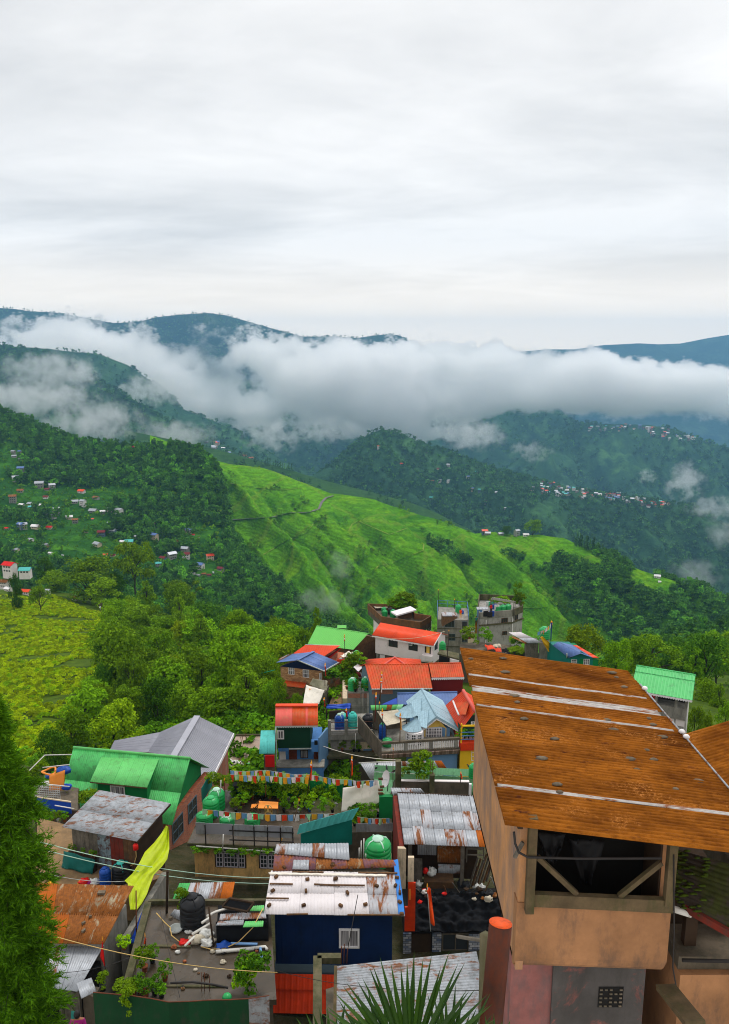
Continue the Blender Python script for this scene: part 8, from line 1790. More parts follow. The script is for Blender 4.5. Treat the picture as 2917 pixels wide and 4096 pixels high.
def lattice(x0,y0,x1,y1,cols):
 u0,u1,z0,z1=w.rect('C',x0,y0,x1,y1);zm=z0+(z1-z0)*.70
 MB().wbox(w,u0-.05,u1+.05,z0-.05,z1+.05,.002,.03).build('window_surround','wood_dark',t)
 for(ua,ub,nc)in cols:
  a,b=u0+(u1-u0)*ua+.02,u0+(u1-u0)*ub-.02
  w2=Wall(w.p(0,0,.03),w.p(w.len,0,.03))
  window(t,w2,a,b,z0,zm-.03,cols=nc*2 if nc>1 else 2,rows=3,gm='glass',t=.055,dep=.05,fm='curtain_cloth');window(t,w2,a,b,zm+.03,z1,cols=nc,rows=1,gm='glass',t=.055,dep=.05,fm='curtain_cloth')
lattice(360,1068,630,1265,((0,.26,1),(.26,.76,2),(.76,1,1)));lattice(752,1090,960,1275,((0,.36,1),(.36,1,2)))
MB().tube([w.p(.2,zs-.12,.22),w.p(w.len*.82,zs-.3,.22)],.045,6).build('drain_pipe','pvc_white',t);MB().tube([w.p(w.uv(*q('C',440,1000))[0],zs-.1,.52),w.p(w.uv(*q('C',447,850))[0],zs+.9,.52)],.04,6).build('drain_pipe','pvc_white',t)
panel(t,w,'C',660,1085,690,1115,'black_void','vent',.003,.02)
MB().wbox(w,-.2,w.len,-33,w.uv(*q('D',400,235))[1],.05,.6).build('lower_ledge','concrete_moss',t)
for i in range(9):bushy(w.p(.2+i*.7,zs-.5,.2),.4,.8,4 if i%2 else 1,('first','second','third','fourth','fifth','sixth','seventh','eighth','ninth')[i]+' moss tuft under the peach house eave from the left',group='moss tufts at the eave')
#front rail of grey corrugated sheets
t=thing('tin_parapet','grey corrugated tin parapet with dark posts along the roof garden','fence',w.p(2,zs,.4));wp=Wall(w.p(0,0,.1),w.p(w.len,0,.1))
for i,(x0,y0,x1,y1)in enumerate(((185,862,275,968),(275,868,520,975),(525,880,700,990),(705,885,825,995),(830,890,940,1000),(945,893,1050,1005))):
 u0,u1,z0,z1=wp.rect('C',x0,y0,x1,y1)
 MB().corr(wp.p(u0,z0,0),wp.p(u0,z1,.03),wp.p(u1,z1,.03),wp.p(u1,z0,0),.13,.04).build('parapet_sheet',('galv','grey_tin','galv')[i%3],t)
for x in(272,518,705,825,940,1050):u=wp.uv(*q('C',x,900))[0];MB().wbox(wp,u-.03,u+.03,zs,zs+1.25,.04,.1).build('post','steel_dark',t)
for z in(.35,.95):MB().wbox(wp,wp.uv(*q('C',485,900))[0],wp.uv(*q('C',1060,900))[0],zs+z,zs+z+.06,.105,.15).build('rail','steel_dark',t)
#rear fence of green sheets
zb=zs;t=thing('garden_fence','dark green ribbed tin fence behind the roof garden','fence',qz('C',1000,640,zs));A,B=qz('C',505,600,zs+.1),qz('C',1500,640,zs+.1);wg=Wall(A,B)
for i in range(6):u0,u1=wg.len*i/6,wg.len*(i+1.01)/6;zt=zs+1.35-.3*i/6;MB().corr(wg.p(u0,zs,.01*(i%2)),wg.p(u0,zt,.01*(i%2)),wg.p(u1,zt,.01*(i%2)),wg.p(u1,zs,.01*(i%2)),.09,.025).build('fence_sheet',('teal_dark','green_wall')[i%2 if i<2 else 1],t)
A,B=qz('C',240,690,zs),qz('C',330,540,zs);wl_=Wall(A,B);MB().corr(flat(A,zs+.0),flat(A,zs+1.0),flat(B,zs+1.1),flat(B,zs),.09,.025).build('fence_sheet','teal_dark',t)
#tanks of the garden
for i,(x,y,r_,h,m,lab)in enumerate(((375,740,.52,1.35,'plastic_green','tall dark green tank at the back left of the roof garden'),(325,800,.52,1.25,'plastic_green','tall green tank in the middle of the left tank group'),(265,870,.50,.72,'plastic_green','squat green tank at the front left corner of the roof garden'),(465,880,.46,.55,'plastic_green','low green tank with pale star lid at the parapet'),(690,880,.48,.60,'plastic_green','low green tank under the flags in front of the table'))):
 tank(qz('C',x,y,zs+.02),r_,h,m,'plastic_pale' if i in(0,3)else 'plastic_green_lid',lab)
cable([qz('C',405,600,zs+1.3),qz('C',410,490,zs+2.1)],.03,'pvc_white','white pipe above the dark green tank',name='pipe_stub',cat='pipe',group='pipe stubs')
#table and chair
tz=zs+.02;c0=qz('C',825,790,tz);t=thing('garden_table','small orange folding table in the roof garden','table',c0)
A,B,C,D_=qz('C',750,675,tz+.75),qz('C',920,685,tz+.75),qz('C',918,742,tz+.75),qz('C',738,738,tz+.75);MB().hexa([D_-UP*.05,C-UP*.05,B-UP*.05,A-UP*.05],[D_,C,B,A]).build('table_top','plastic_orange',t)
for p in(A,B,C,D_):MB().bar(p-UP*.05,flat(lerp(p,c0,.12),tz),.05,.05).build('leg','wood_brown',t)
t=thing('garden_chair','pale plastic chair standing in front of the orange table','chair',qz('C',838,835,tz));c0=qz('C',835,815,tz)
MB().obox(c0+UP*.43,(1,0,0),(0,1,0),UP,.42,.42,.04).build('seat','plastic_tan',t)
for sx in(-.18,.18):
 for sy in(-.18,.18):MB().bar(c0+V3(sx,sy,.41),c0+V3(sx*1.15,sy*1.15,0),.04,.04).build('leg','plastic_tan',t)
MB().tube([c0+V3(-.2,-.2,.45),c0+V3(-.21,-.26,.8),c0+V3(-.12,-.28,.95),c0+V3(.12,-.28,.95),c0+V3(.21,-.26,.8),c0+V3(.2,-.2,.45)],.025,6).build('back_frame','plastic_tan',t);MB().obox(c0+V3(0,-.25,.7),(1,0,0),(0,1,.1),UP,.12,.02,.46).build('back_slat','plastic_tan',t)
t=thing('folding_chair','orange-brown wooden folding chair left of the table','chair',qz('C',710,780,tz));c0=qz('C',712,775,tz)
for s in(-.2,.2):MB().bar(c0+V3(-.35,s,0),c0+V3(.35,s,.75),.04,.05).build('leg','wood_brown',t);MB().bar(c0+V3(.2,s,0),c0+V3(-.05,s,.45),.04,.04).build('leg','wood_brown',t)
MB().obox(c0+V3(-.02,0,.42),(1,0,.1),(0,1,0),UP,.4,.44,.03).build('seat','plastic_orange',t)
#garden plants: rows of pots
ORD=('first','second','third','fourth','fifth','sixth','seventh','eighth','ninth','tenth','eleventh','twelfth','thirteenth')
rows=((610,.95,13,510,1470,'rear'),(665,.85,12,480,1470,'second'),(720,.7,10,560,1470,'third'),(775,.6,9,500,1470,'front'))
for j,(y,h,n_,x0,x1,rn)in enumerate(rows):
 for i in range(n_):
  x=x0+(x1-x0)*(i+.5)/n_+rnd.uniform(-14,14)
  if rn in('third','front')and 640<x<940:continue
  if rn=='front' and x<700:x-=10
  hh=h*rnd.uniform(.8,1.35);k=rnd.choice((0,0,0,1,2,2,3));pm=rnd.choice(('terracotta','plastic_black','plastic_black','plastic_white','plastic_blue'))
  kw={0:'light green',1:'mid green',2:'yellow-green',3:'narrow upright',4:'dark green'}[k]
  potted(qz('C',x,y+rnd.uniform(-6,6),zs+.02),hh,hh*rnd.uniform(.95,1.3),k,pm,'%s pot plant, %s from the left in the %s row of the roof garden'%(kw,ORD[i],rn),'pot plants of the roof garden',pot=.22)
for i,(x,y,h,w_)in enumerate(((340,560,1.0,1.1),(400,555,.9,1.0),(460,560,.8,1.0),(360,640,.7,.7),(530,500,.45,1.3),(620,505,.45,1.4),(720,512,.4,1.4),(820,512,.4,1.3),(920,515,.4,1.3),(990,520,.4,.9),(1500,545,.5,1.2))):bushy(qz('C',x,y,zs+1.25 if i>3 else zs+.3),h,w_,2,('left end','tall left','third','lower left','fence top','second fence top','third fence top','fourth fence top','fifth fence top','sixth fence top','right end')[i]+' bright creeper clump of the roof garden fence')
MB().obox(qz('C',595,545,zs+.9),(1,0,0),(0,1,0),UP,1.1,.5,.3).build('planter','plastic_black',None,'black planter trough at the garden fence','planter')
#prayer flags over the garden
fz=zs+2.4
flag_string([qz('C',490,405,fz+.15),qz('C',600,415,fz),qz('C',800,402,fz+.1),qz('C',900,415,fz),qz('C',1050,440,fz-.1),qz('C',1200,440,fz)],20,.35,.42,'upper prayer flag string over the back of the roof garden',1)
flag_string([qz('C',490,440,fz),qz('C',620,450,fz-.15),qz('C',820,455,fz-.15),qz('C',1000,468,fz-.2),qz('C',1190,462,fz-.1)],18,.35,.42,'lower prayer flag string over the back of the roof garden',2,2)
flag_string([qz('C',1205,440,fz),qz('C',1320,465,fz-.1),qz('C',1450,485,fz-.1),qz('C',1570,490,fz),qz('E',330,945,fz),qz('E',520,935,fz+.15)],16,.35,.42,'prayer flag string running right to the white tarp',3,1)
fz2=zs+1.3
flag_string([qz('C',240,748,fz2),qz('C',480,775,fz2-.05),qz('C',700,790,fz2-.1),qz('C',1000,800,fz2-.1)],15,.33,.4,'front prayer flag string crossing the roof garden',4,3);flag_string([qz('C',1000,800,fz2-.1),qz('C',1230,792,fz2),qz('C',1430,790,fz2)],8,.33,.4,'right half of the front prayer flag string',5);flag_string([qz('E',330,1262,fz2),qz('E',470,1280,fz2-.1),qz('E',620,1275,fz2)],9,.3,.36,'short prayer flag string right of the teal canopy',6,2)
#flag poles
for i,(k,xb,yb,xt,yt,D,lab,m,cl)in enumerate((('C',1180,620,1216,335,49,'pole with striped cloth tip at the garden fence','wood_dark','flag_red'),('C',1560,560,1576,290,51,'orange tipped pole at the right of the garden','wood_dark',None),('C',808,640,812,430,50,'rusty pole holding the flags in the garden middle','steel_rusty',None),('C',445,600,440,490,51,'short rusty pole at the garden corner','steel_rusty',None),('C',1060,860,1105,670,47,'leaning bamboo pole in the garden','wood_brown',None),('G',1110,1030,1098,590,100,'tall dark pole with torch-like tip by the yellow creeper','steel_dark',None),('H',245,1374,275,1030,84,'flag pole before the wide orange roof','steel_dark','flag_white'),('E',520,520,530,250,74,'mossy pole at the baluster terrace','wood_moss',None),('E',490,420,500,165,76,'red-brown pole with pointed tip beside the roof tank','wood_red',None),('E',535,250,548,40,77,'slim banner pole above the terrace','wood_brown','flag_white'),('E',553,620,556,310,73,'dark pole with lantern tip on the terrace','steel_dark',None),('E',712,600,716,350,71.5,'pole with yellow pennant before the bay window','wood_brown','flag_yellow'),('E',262,1000,285,760,52,'pole with red and white bands beside the white tarp','wood_dark','flag_saffron'),('G',845,1250,848,960,92,'pole at the corner of the blue roofed house','steel_dark','flag_red'),('G',830,1600,835,1410,84,'pole with red banner left of the blue tarp','wood_dark','flag_red'),('J',1178,330,1182,180,76.5,'red banner pole beside the blue tarp','wood_red','flag_red'),('G',620,1490,650,1290,92,'bare pole on the dirty white tarp','wood_dark',None),('E',650,990,652,660,58,'thin iron pole before the silver roof','steel_rusty',None),('E',1250,960,1254,875,56.5,'saffron pennant on the dark parapet','wood_dark','flag_saffron'),('E',890,860,894,785,57,'dark green pennant between the shrubs','wood_dark','net_green'),('H',1180,240,1183,120,126,'mast on the concrete tower','steel_dark',None),('H',978,260,980,0,126,'thin tall antenna left on the concrete tower','steel_dark',None),('H',1090,860,1112,510,101,'utility pole right of the white house','wood_dark',None))):
 bands=('flag_saffron','flag_white','flag_yellow')if cl or 'tip' in lab else()
 flag_pole(P(*q(k,xb,yb),D),P(*q(k,xt,yt),D),lab,.03 if D<60 else .05,m,bands,cl)
#teal canopy beside the garden
zc=zs+1.6;t=thing('teal_canopy','teal tin canopy sloping over the right end of the garden','canopy',qz('C',1300,1060,zs-.5));A,B,C,D_=qz('C',1110,885,zc),qz('E',345,1178,zc+.35),qz('E',285,1285,zc-.35),qz('C',1085,970,zc-.55);sheets(t,A,B,C,D_,4,1,'teal_tin',.5,.02,True)
wa=Wall(D_+V3(.2,.2,0),C+V3(0,.2,0));z1=zs-.5
for i in range(4):u0,u1=wa.len*i/4,wa.len*(i+1)/4;MB().corr(wa.p(u0,z1,0),wa.p(u0,lerp(D_,C,i/4).z-.1,0),wa.p(u1,lerp(D_,C,(i+1)/4).z-.1,0),wa.p(u1,z1,0),.12,.03).build('canopy_wall_sheet','teal_dark',t)
for y_,z_ in((1405,.0),(1460,-.35)):A,B=qz('E',-110,y_-5,zs-.2+z_),qz('E',615,y_-8,zs-.2+z_);MB().bar(A,B,.07,.07).build('rust_rail','steel_rusty',None,('upper' if z_==0 else 'lower')+' rusty rail in front of the teal canopy','rail','rusty rails')
cable([qz('E',165,1500,zs-.8),qz('E',168,1240,zs+.7)],.05,'net_green','green pole before the teal canopy',name='pole',cat='pole',group=None);cable([qz('E',160,1500,zs-.8),qz('E',160,1395,zs-.1)],.11,'steel_dark','short dark post of the rusty rail',name='post',cat='post',group=None)
cloth_mb(qz('C',945,1000,zs+.2),qz('C',960,1000,zs+.2),qz('C',850,1300,zs-1.9),qz('C',815,1330,zs-2.1),4,14,0,.1,2,fold=1).build('tarp','tarp_yellow',None,'yellow cloth strip hanging at the peach house corner','tarp','tarps')
#lower terrace right of canopy, white tarp, green wall, dish
t=thing('garden_annex','dark planted terrace below the white tarp','terrace',qz('E',450,1350,zs-2),'houses of the town');MB().prism([qz('E',200,1400,zs-.1),qz('E',640,1400,zs-.1),qz('E',640,1080,zs-.1),qz('E',190,1080,zs-.1)],-33,zs-.1).build('slab','concrete_dark',t)
for i in range(7):x=310+(i%4)*70;y=1260+(i//4)*80;potted(qz('E',x,y,zs-.1),.8,.9,(4,1,0,4,1,0,4)[i],'plastic_black',ORD[i]+' dark pot plant on the terrace below the white tarp',pot=.25)
for i in range(3):A=qz('E',320+i*95,1395,zs-.05);B=A+V3(1.25,.1,0);MB().corr(A,A+UP*.55,B+UP*.55,B,.09,.02).build('tin_board','galv',None,ORD[i]+' grey tin board edging the terrace below the white tarp','tin sheet','tin boards')
A,B,C,D_=qz('E',205,1005,zs+1.7),qz('E',520,940,zs+1.9),qz('E',562,1138,zs+.6),qz('E',190,1215,zs+.4);cloth_mb(A,B,C,D_,22,18,.12,.06,6,fold=1.2).build('tarp','tarp_white',None,'big white tarp sheet spread beside the roof garden','tarp','tarps')
wq=Wall(qz('E',530,1200,zs+.5),qz('E',645,1200,zs+.5));t=thing('green_wall_house','narrow plain green wall below the mint roof','wall',wq.p(.5,zs-3),'yard walls');panel(t,wq,'E',528,1085,645,1360,'green_wall','wall',-.3,0)
for i,(x,y)in enumerate(((540,930),(553,1000),(540,1028),(540,1060),(553,1070))):brick_at(qz('E',x,y,zs+1.9-.15*i),.1,'roof brick on the mint sheet edge, %s from the top'%ORD[i],'bricks on the mint sheet',s=(.28,.12,.1))
c0=P(*q('E',603,925),53);t=thing('satellite_dish','white satellite dish turned sideways above the white tarp','dish',c0-UP*.9);ax=V3(-.88,-.35,.32).normalized();e1=ax.cross(UP).normalized();e2=e1.cross(ax);m=MB();m.smooth=True;vs=[];NR=5
for i in range(NR+1):
 for k in range(20):rr_=.52*i/NR;vs.append(c0+(e1*math.cos(k*.31416)+e2*math.sin(k*.31416)*1.05)*rr_+ax*(.16*(i/NR)**2))
m.add(vs,[(i*20+k,i*20+(k+1)%20,(i+1)*20+(k+1)%20,(i+1)*20+k)for i in range(NR)for k in range(20)]);m.add([v-ax*.02 for v in map(Vector,vs)],[(i*20+k,(i+1)*20+k,(i+1)*20+(k+1)%20,i*20+(k+1)%20)for i in range(NR)for k in range(20)]);m.build('reflector','white_paint',t)
MB().tube([c0,c0+ax*.45-UP*.12],.02,5).build('feed_arm','steel_pale',t);MB().tube([c0-ax*.05,c0-UP*.9],.035,6).build('mast','steel_dark',t);MB().obox(c0+ax*.45-UP*.1,ax,e1,e2,.12,.07,.07).build('receiver','plastic_red',t)
A,B,C,D_=qz('E',625,1005,-26.6),qz('E',895,1010,-26.6),qz('E',935,1055,-26.9),qz('E',655,1080,-26.9);t=thing('small_tin_roof','small pale tin roof with red stains above the corrugated shed','roof',D_-UP*3,'houses of the town');sheets(t,A,B,C,D_,3,1,['galv','galv_rust','galv'],.15,.03);MB().prism(inset([A,B,C,D_],.15),-32,-27.0).build('wall','concrete_dark',t)
#rooftop clutter at the far left (behind the conifer)
zr=-27.6;t=thing('cluttered_roof','flat roof terrace with fence wire, blue rail and household clutter left of the green house','terrace',qz('A',480,700,-33),'houses of the town');R4=[qz('A',300,500,zr),qz('A',700,560,zr),qz('A',690,760,zr-.0),qz('A',300,740,zr)];MB().prism(R4,-33,zr).build('slab','concrete_dark',t)
A,B=qz('A',330,745,zr),qz('A',640,790,zr);MB().corr(A,A+UP*.02+V3(0,0,.75),B+UP*.75,B,.2,.02).build('blue_rail','tarp_blue',t);MB().bar(A+UP*.8,B+UP*.8,.08,.06).build('rail','cream_wall',t)
A,B=qz('A',320,660,zr),qz('A',540,675,zr)
for i in range(12):p=lerp(A,B,i/11);MB().bar(p,p+UP*1.05,.02,.02).build('mesh_bar','steel_pale',t)
for j in range(7):MB().bar(A+UP*(.1+j*.15),B+UP*(.1+j*.15),.02,.02).build('mesh_bar','steel_pale',t)
for pts in(((262,405),(400,268),(640,262)),((380,378),(620,352)),((280,512),(620,548)),((490,715),(660,745))):cable([qz('A',x,y,zr+1.5)for x,y in pts],.035,'pvc_white',{262:'bent pale pipe frame',380:'upper white pipe',280:'lower white pipe',490:'white pipe end'}[pts[0][0]]+' over the cluttered left roof',name='pipe',cat='pipe',group='pipes on the left roof')
A,B=qz('A',440,450,zr+1.2),qz('A',580,400,zr+1.5);cloth_mb(A,B,B+V3(-.1,-.2,-1.3),A+V3(0,-.2,-.95),8,6,0,.05,4).build('cardboard_sheet','plastic_orange',None,'curved tan sheet standing on the cluttered left roof','sheet')
mm=MB();c0=qz('A',435,410,zr+1.2);mm.tube([c0+V3(math.cos(k*.5236)*.42,math.sin(k*.5236)*.42,.1*math.sin(k))for k in range(13)],.06,6,False);mm.build('hose_ring','plastic_orange',None,'coiled orange ring hose on the cluttered left roof','hose')
for i,(x,y,s,m,lab)in enumerate(((400,520,.45,'plastic_white','pale sack on the cluttered left roof'),(570,400,.55,'plastic_blue','blue bundle behind the tan sheet'),(590,540,.45,'tarp_blue','blue cloth heap at the roof edge'),(440,440,.35,'plastic_blue','blue basin in the ring hose'))):lump(qz('A',x,y+30,zr+.2),s,m,'bundle',lab,'bundle','bundles on the left roof',seed=i)
for i,(x,y,k,pm)in enumerate(((360,850,0,'terracotta'),(425,860,2,'plastic_blue'),(470,870,0,'terracotta'),(525,870,2,'plastic_white'),(580,860,0,'terracotta'))):potted(qz('A',x,y,-27.9),.6,.6,k,pm,ORD[i]+' pot plant from the left under the blue rail',pot=.25)
for i,(x,y,w_)in enumerate(((600,640,.9),(680,660,1.1),(740,680,1.0),(800,640,.9),(380,370,.7))):bushy(qz('A',x,y+40,-28.4 if i<4 else zr+.2),.8,w_*1.5,2,('left end','second','third','right end','upper')[i]+' yellow-flowered vine clump at the green roof')
for i in range(34):
 x,y=rnd.uniform(20,900),rnd.uniform(560,1250)
 if 480<x<1000 and y<900:continue
 s_=rnd.uniform(.06,.2);m_k=rnd.choice(['wood_brown','stone','plastic_white','rubble_tone','wood_dark','terracotta','tarp_grey','steel_dark'])
 lump(qz('D',x,y,-25.2),s_,m_k,'litter_piece','small piece of litter lying on the wet terrace','litter','litter on the wet terrace',seed=i)
for i in range(60):
 h=land(ground,rnd.uniform(-60,460),rnd.uniform(2990,3230))
 if h is not None and h.y>46:bushy(h-UP*.2,rnd.uniform(1,2.6),rnd.uniform(1.4,3),rnd.choice((0,1,4,2)),'green shrub on the bank left of the green house',group='shrubs on the bank')
#cables
for i,(a,b,r,m,sg,lab)in enumerate(((P(150,3365,36),P(1130,3512,44),.022,'plastic_pale',.5,'upper pale green cable crossing before the peach house'),(P(150,3392,36),P(1110,3534,44),.022,'plastic_pale',.5,'lower pale green cable crossing before the peach house'),(P(200,3740,27),P(1110,3890,28),.014,'plastic_tan',.3,'beige cable across the wet terrace'),(P(560,2668,150),P(1100,2680,105),.05,'net_green',2.0,'green cable from the wood to the town'),(P(150,3890,24),P(520,3830,26),.008,'steel_dark',.2,'thin black wire over the grey lean-to'),(P(1100,3880,20),P(1980,3960,12),.006,'steel_dark',.2,'thin black wire before the front grey roof'),(P(1295,2985,70),P(1600,3040,58),.025,'tarp_white',.3,'pale cable from the block house to the mint roof'),(P(640,3640,30),P(720,3990,26),.008,'steel_dark',.1,'thin wire running down over the terrace'),(P(130,3480,33),P(500,3525,36),.012,'steel_pale',.2,'grey wire across the dirt yard'),(P(1460,2540,104),P(1780,2525,108),.03,'cream_wall',.8,'pale wire over the orange roof of the white house'),(P(900,2420,330),P(500,2330,330),.12,'steel_dark',4,'power line across the near wood'))):cable([a,b],r,m,lab,sag=sg)
#pylon of two poles on the tea slope
a,b=land(ground,413,2537),land(ground,433,2525)
if a and b:
 t=thing('power_pylon','double wooden power pole with crossarm on the tea slope','pylon',a);k_=a.length/F
 for p in(a,b):MB().tube([p,p+UP*9.5],.16,6).build('pole','wood_dark',t)
 MB().bar(a+UP*9-(b-a)*.5,b+UP*9+(b-a)*.5,.2,.25).build('crossarm','wood_dark',t);MB().obox((a+b)/2+UP*8,b-a,(0,1,0),UP,1.6,.8,1.0).build('transformer','steel_dark',t)
#far houses, each one standing where it is seen
FH={}
def far_house(p,s,roof,wallc,rz,label,group,storeys=1):
 key=(roof,wallc,storeys)
 if key not in FH:
  m=MB();h=.55*storeys;m.cur=0;m.box(-.5,.5,-.36,.36,-.9,h)
  for j in range(storeys):
   m.cur=2
   for i in range(3):m.box(-.36+i*.28,-.2+i*.28,-.366,-.361,h-.55*j-.40,h-.55*j-.16)
  m.cur=0;m.hexa([(-.5,-.36,h),(.5,-.36,h),(.5,.36,h),(-.5,.36,h)],[(-.5,-.02,h+.30),(.5,-.02,h+.30),(.5,.02,h+.30),(-.5,.02,h+.30)])
  m.cur=1
  for sy in(-1,1):m.hexa([(-.58,sy*.46,h-.06),(.58,sy*.46,h-.06),(.58,0,h+.32),(-.58,0,h+.32)][::sy],[(-.58,sy*.46,h-.01),(.58,sy*.46,h-.01),(.58,0,h+.38),(-.58,0,h+.38)][::sy])
  me=bpy.data.meshes.new('far_house');me.from_pydata(m.v,[],m.f)
  for x in(wallc,roof,'glass'):me.materials.append(MATS[x])
  me.polygons.foreach_set('material_index',m.mi);me.update();FH[key]=me
 o=bpy.data.objects.new('hillside_house',FH[key]);COL.objects.link(o);o.location=p;o.scale=(s,s,s*.62);o.rotation_euler=(0,0,rz)
 return tag(o,label,'house',group)
RW={'red_wall':'red','orange_clean':'orange','galv':'grey','white_paint':'white','teal_tin':'teal','blue_tin':'blue','maroon_wall':'maroon','rust_tin':'rusty','mint_tin':'pale green'}
#slope across the valley (frame S): x, y of the house foot, width in frame pixels, roof, storeys
LIST=((215,42,26,'orange_clean',1,'on the ridge top at the far left'),(310,88,28,'rust_tin',1,'second on the ridge'),(145,172,36,'blue_tin',1,'alone in the upper left forest'),(440,145,34,'galv',1,'left of the long ridge house'),(545,170,52,'orange_clean',1,'long on the ridge'),(795,230,66,'teal_tin',1,'on the ridge beside the red one'),(860,246,56,'red_wall',2,'on the ridge beside the teal one'),(905,240,26,'white_paint',1,'right of the ridge pair'),(88,268,42,'galv',2,'left of the upper pair'),(130,266,36,'blue_tin',2,'right of the upper pair'),(213,300,24,'red_wall',1,'below the upper pair'),(258,490,80,'galv',2,'flat-roofed in the left clearing'),(306,506,46,'maroon_wall',1,'beside the flat-roofed one'),(86,585,68,'rust_tin',3,'tall at the left edge'),(142,608,52,'white_paint',1,'below the tall left one'),(192,622,48,'teal_tin',1,'right of the white one'),(230,606,24,'blue_tin',1,'smallest beside the tealone'),(608,650,76,'galv',1,'long in the middle clearing'),(450,690,66,'white_paint',1,'beside the road bend'),(490,718,56,'rust_tin',2,'blue walled below the road bend'),(602,695,26,'orange_clean',1,'small in the middle clearing'),(322,755,56,'red_wall',1,'left of the terraces'),(42,760,44,'red_wall',1,'low at the left edge'),(558,778,46,'orange_clean',1,'in the centre of the terraces'),(764,745,54,'rust_tin',3,'tall in the middle'),(712,722,40,'galv',1,'left of the tall middle one'),(890,722,40,'red_wall',1,'right of the tall middle one'),(875,772,26,'red_wall',1,'below right of the tall one'),(922,604,26,'red_wall',1,'in the dark forest'),(1075,735,36,'galv',1,'below the forest edge'),(1216,780,42,'orange_clean',2,'beside the tea field edge'),(1258,798,28,'red_wall',1,'second near the tea field'),(1292,812,18,'red_wall',1,'third near the tea field'),(297,870,66,'galv',1,'long above the wood'),(290,925,38,'white_paint',1,'first of the lower row'),(330,920,44,'white_paint',1,'second of the lower row'),(368,930,28,'rust_tin',1,'third of the lower row'),(408,930,22,'galv',1,'last of the lower row'),(800,850,60,'white_paint',1,'long white in the centre'),(822,815,32,'rust_tin',1,'brown above the long white one'),(780,885,24,'galv',1,'small white lower centre'),(870,855,24,'rust_tin',1,'right of the long white one'),(945,858,34,'white_paint',1,'alone right of centre'),(685,930,44,'orange_clean',1,'left of the lower pair'),(735,935,48,'maroon_wall',1,'right of the lower pair'),(1395,880,26,'galv',1,'at the forest foot'),(1030,1000,56,'teal_tin',2,'cream walled near the tall bright tree'),(1058,1040,38,'blue_tin',1,'below the cream walled one'),(1115,1060,54,'galv',1,'left of the valley hamlet'),(1182,1090,54,'rust_tin',1,'lowest before the rice terraces'),(1255,1050,40,'white_paint',1,'first of the valley hamlet'),(1290,1062,40,'galv',1,'second of the valley hamlet'),(1325,1055,42,'rust_tin',1,'third of the valley hamlet'),(1360,1062,44,'maroon_wall',1,'fourth of the valley hamlet'),(1395,1045,40,'galv',1,'fifth of the valley hamlet'),(1435,1035,62,'maroon_wall',2,'large at the right of the valley hamlet'),(830,1055,60,'galv',1,'half hidden behind the tall bright tree'),(860,1035,40,'teal_tin',1,'turquoise behind the tall bright tree'))
for x,y,wd,roof,st,lab in LIST:
 px,py=q('S',x,y);h=hland('wood',px,py)
 if h is None:continue
 far_house(h,wd*.6158/F*(h.y*CT-h.z*ST)*.62,roof,rnd.choice(['block_wall','cream_wall','concrete','white_wall'])if st<3 else 'concrete',rnd.uniform(-.5,.5),'%s roofed small house %s on the far slope'%(RW[roof],lab.replace('tealone','teal one')),'houses on the slope across the valley',st)
#houses at the upper left of the tea slope
for x,y,wd,roof,st,lab in((135,455,210,'red_wall',2,'red roofed white house at the top of the tea slope'),(335,470,190,'teal_tin',1,'teal roofed low house right of the red roofed one'),(70,650,150,'rust_tin',2,'brown shuttered house at the left edge of the tea slope'),(345,740,150,'orange_clean',1,'orange roofed house at the tea slope edge'),(600,730,130,'galv',1,'pale roofed hut behind the bare-trunked tree'),(975,815,85,'orange_clean',1,'small orange roof among the wood trees'),(1350,940,110,'white_paint',1,'white hut beside the power pylon'),(110,700,120,'white_paint',1,'white low hut at the left edge')):
 px,py=q('Y',x,y);h=land(ground,px,py);D=330
 b=P(px,py,D)if h is None or h.y>420 else h
 far_house(b+UP*.4,wd*.3079/F*(b.y*CT-b.z*ST)*.7,roof,'white_wall',rnd.uniform(-.3,.3)-.15,lab,'houses above the tea slope',st)
#village on the centre hill, hamlet on the tea hill crest, town on the right hill
def village(key,n,poly,s0,s1,lab,group,seed):
 r_=random.Random(seed);k=0;tries=0;xs=[p[0]for p in poly];ys=[p[1]for p in poly]
 while k<n and tries<n*30:
  tries+=1;px,py=r_.uniform(min(xs),max(xs)),r_.uniform(min(ys),max(ys))
  if not inpoly(px,py,poly):continue
  h=hland(key,px,py)
  if h is None:continue
  roof=r_.choice(['galv','galv','galv','white_paint','maroon_wall','teal_tin','rust_tin','blue_tin','orange_clean']);st=r_.choice((1,1,2,2,3))
  far_house(h,r_.uniform(s0,s1),roof,r_.choice(['block_wall','concrete','cream_wall','slate_wall','white_wall']),r_.uniform(-.7,.7),lab,group,st);k+=1
village('centre',110,[q('V',*p)for p in((330,110),(420,40),(560,55),(700,70),(900,120),(1120,165),(1340,190),(1130,205),(900,165),(700,150),(480,135))],6,10,'tiny house of the white village strung along the centre hill','houses of the far hill village',1)
village('centre',18,[(1400,1790),(1560,1740),(2000,1900),(2050,2050),(1700,2000)],6,9,'single tiny house scattered on the forested centre hill','scattered houses of the centre hill',2)
village('mid_right',55,[q('X',*p)for p in((960,520),(1120,495),(1300,515),(1480,560),(1600,600),(1480,575),(1330,570),(1180,530),(980,535))],8,14,'tiny house of the hazy town on the right hill','houses of the hazy town',3)
village('mid_right',22,[(2700,2120),(2917,2130),(2917,2380),(2820,2330)],8,14,'tiny house on the hazy right valley slope','houses of the right valley slope',4)
village('wood',45,[q('S',*p)for p in((20,250),(250,330),(700,600),(1300,760),(1450,900),(1300,1080),(700,960),(20,900))],4.5,7,'tiny house half hidden among the trees of the far slope','tiny houses in the far forest',8)
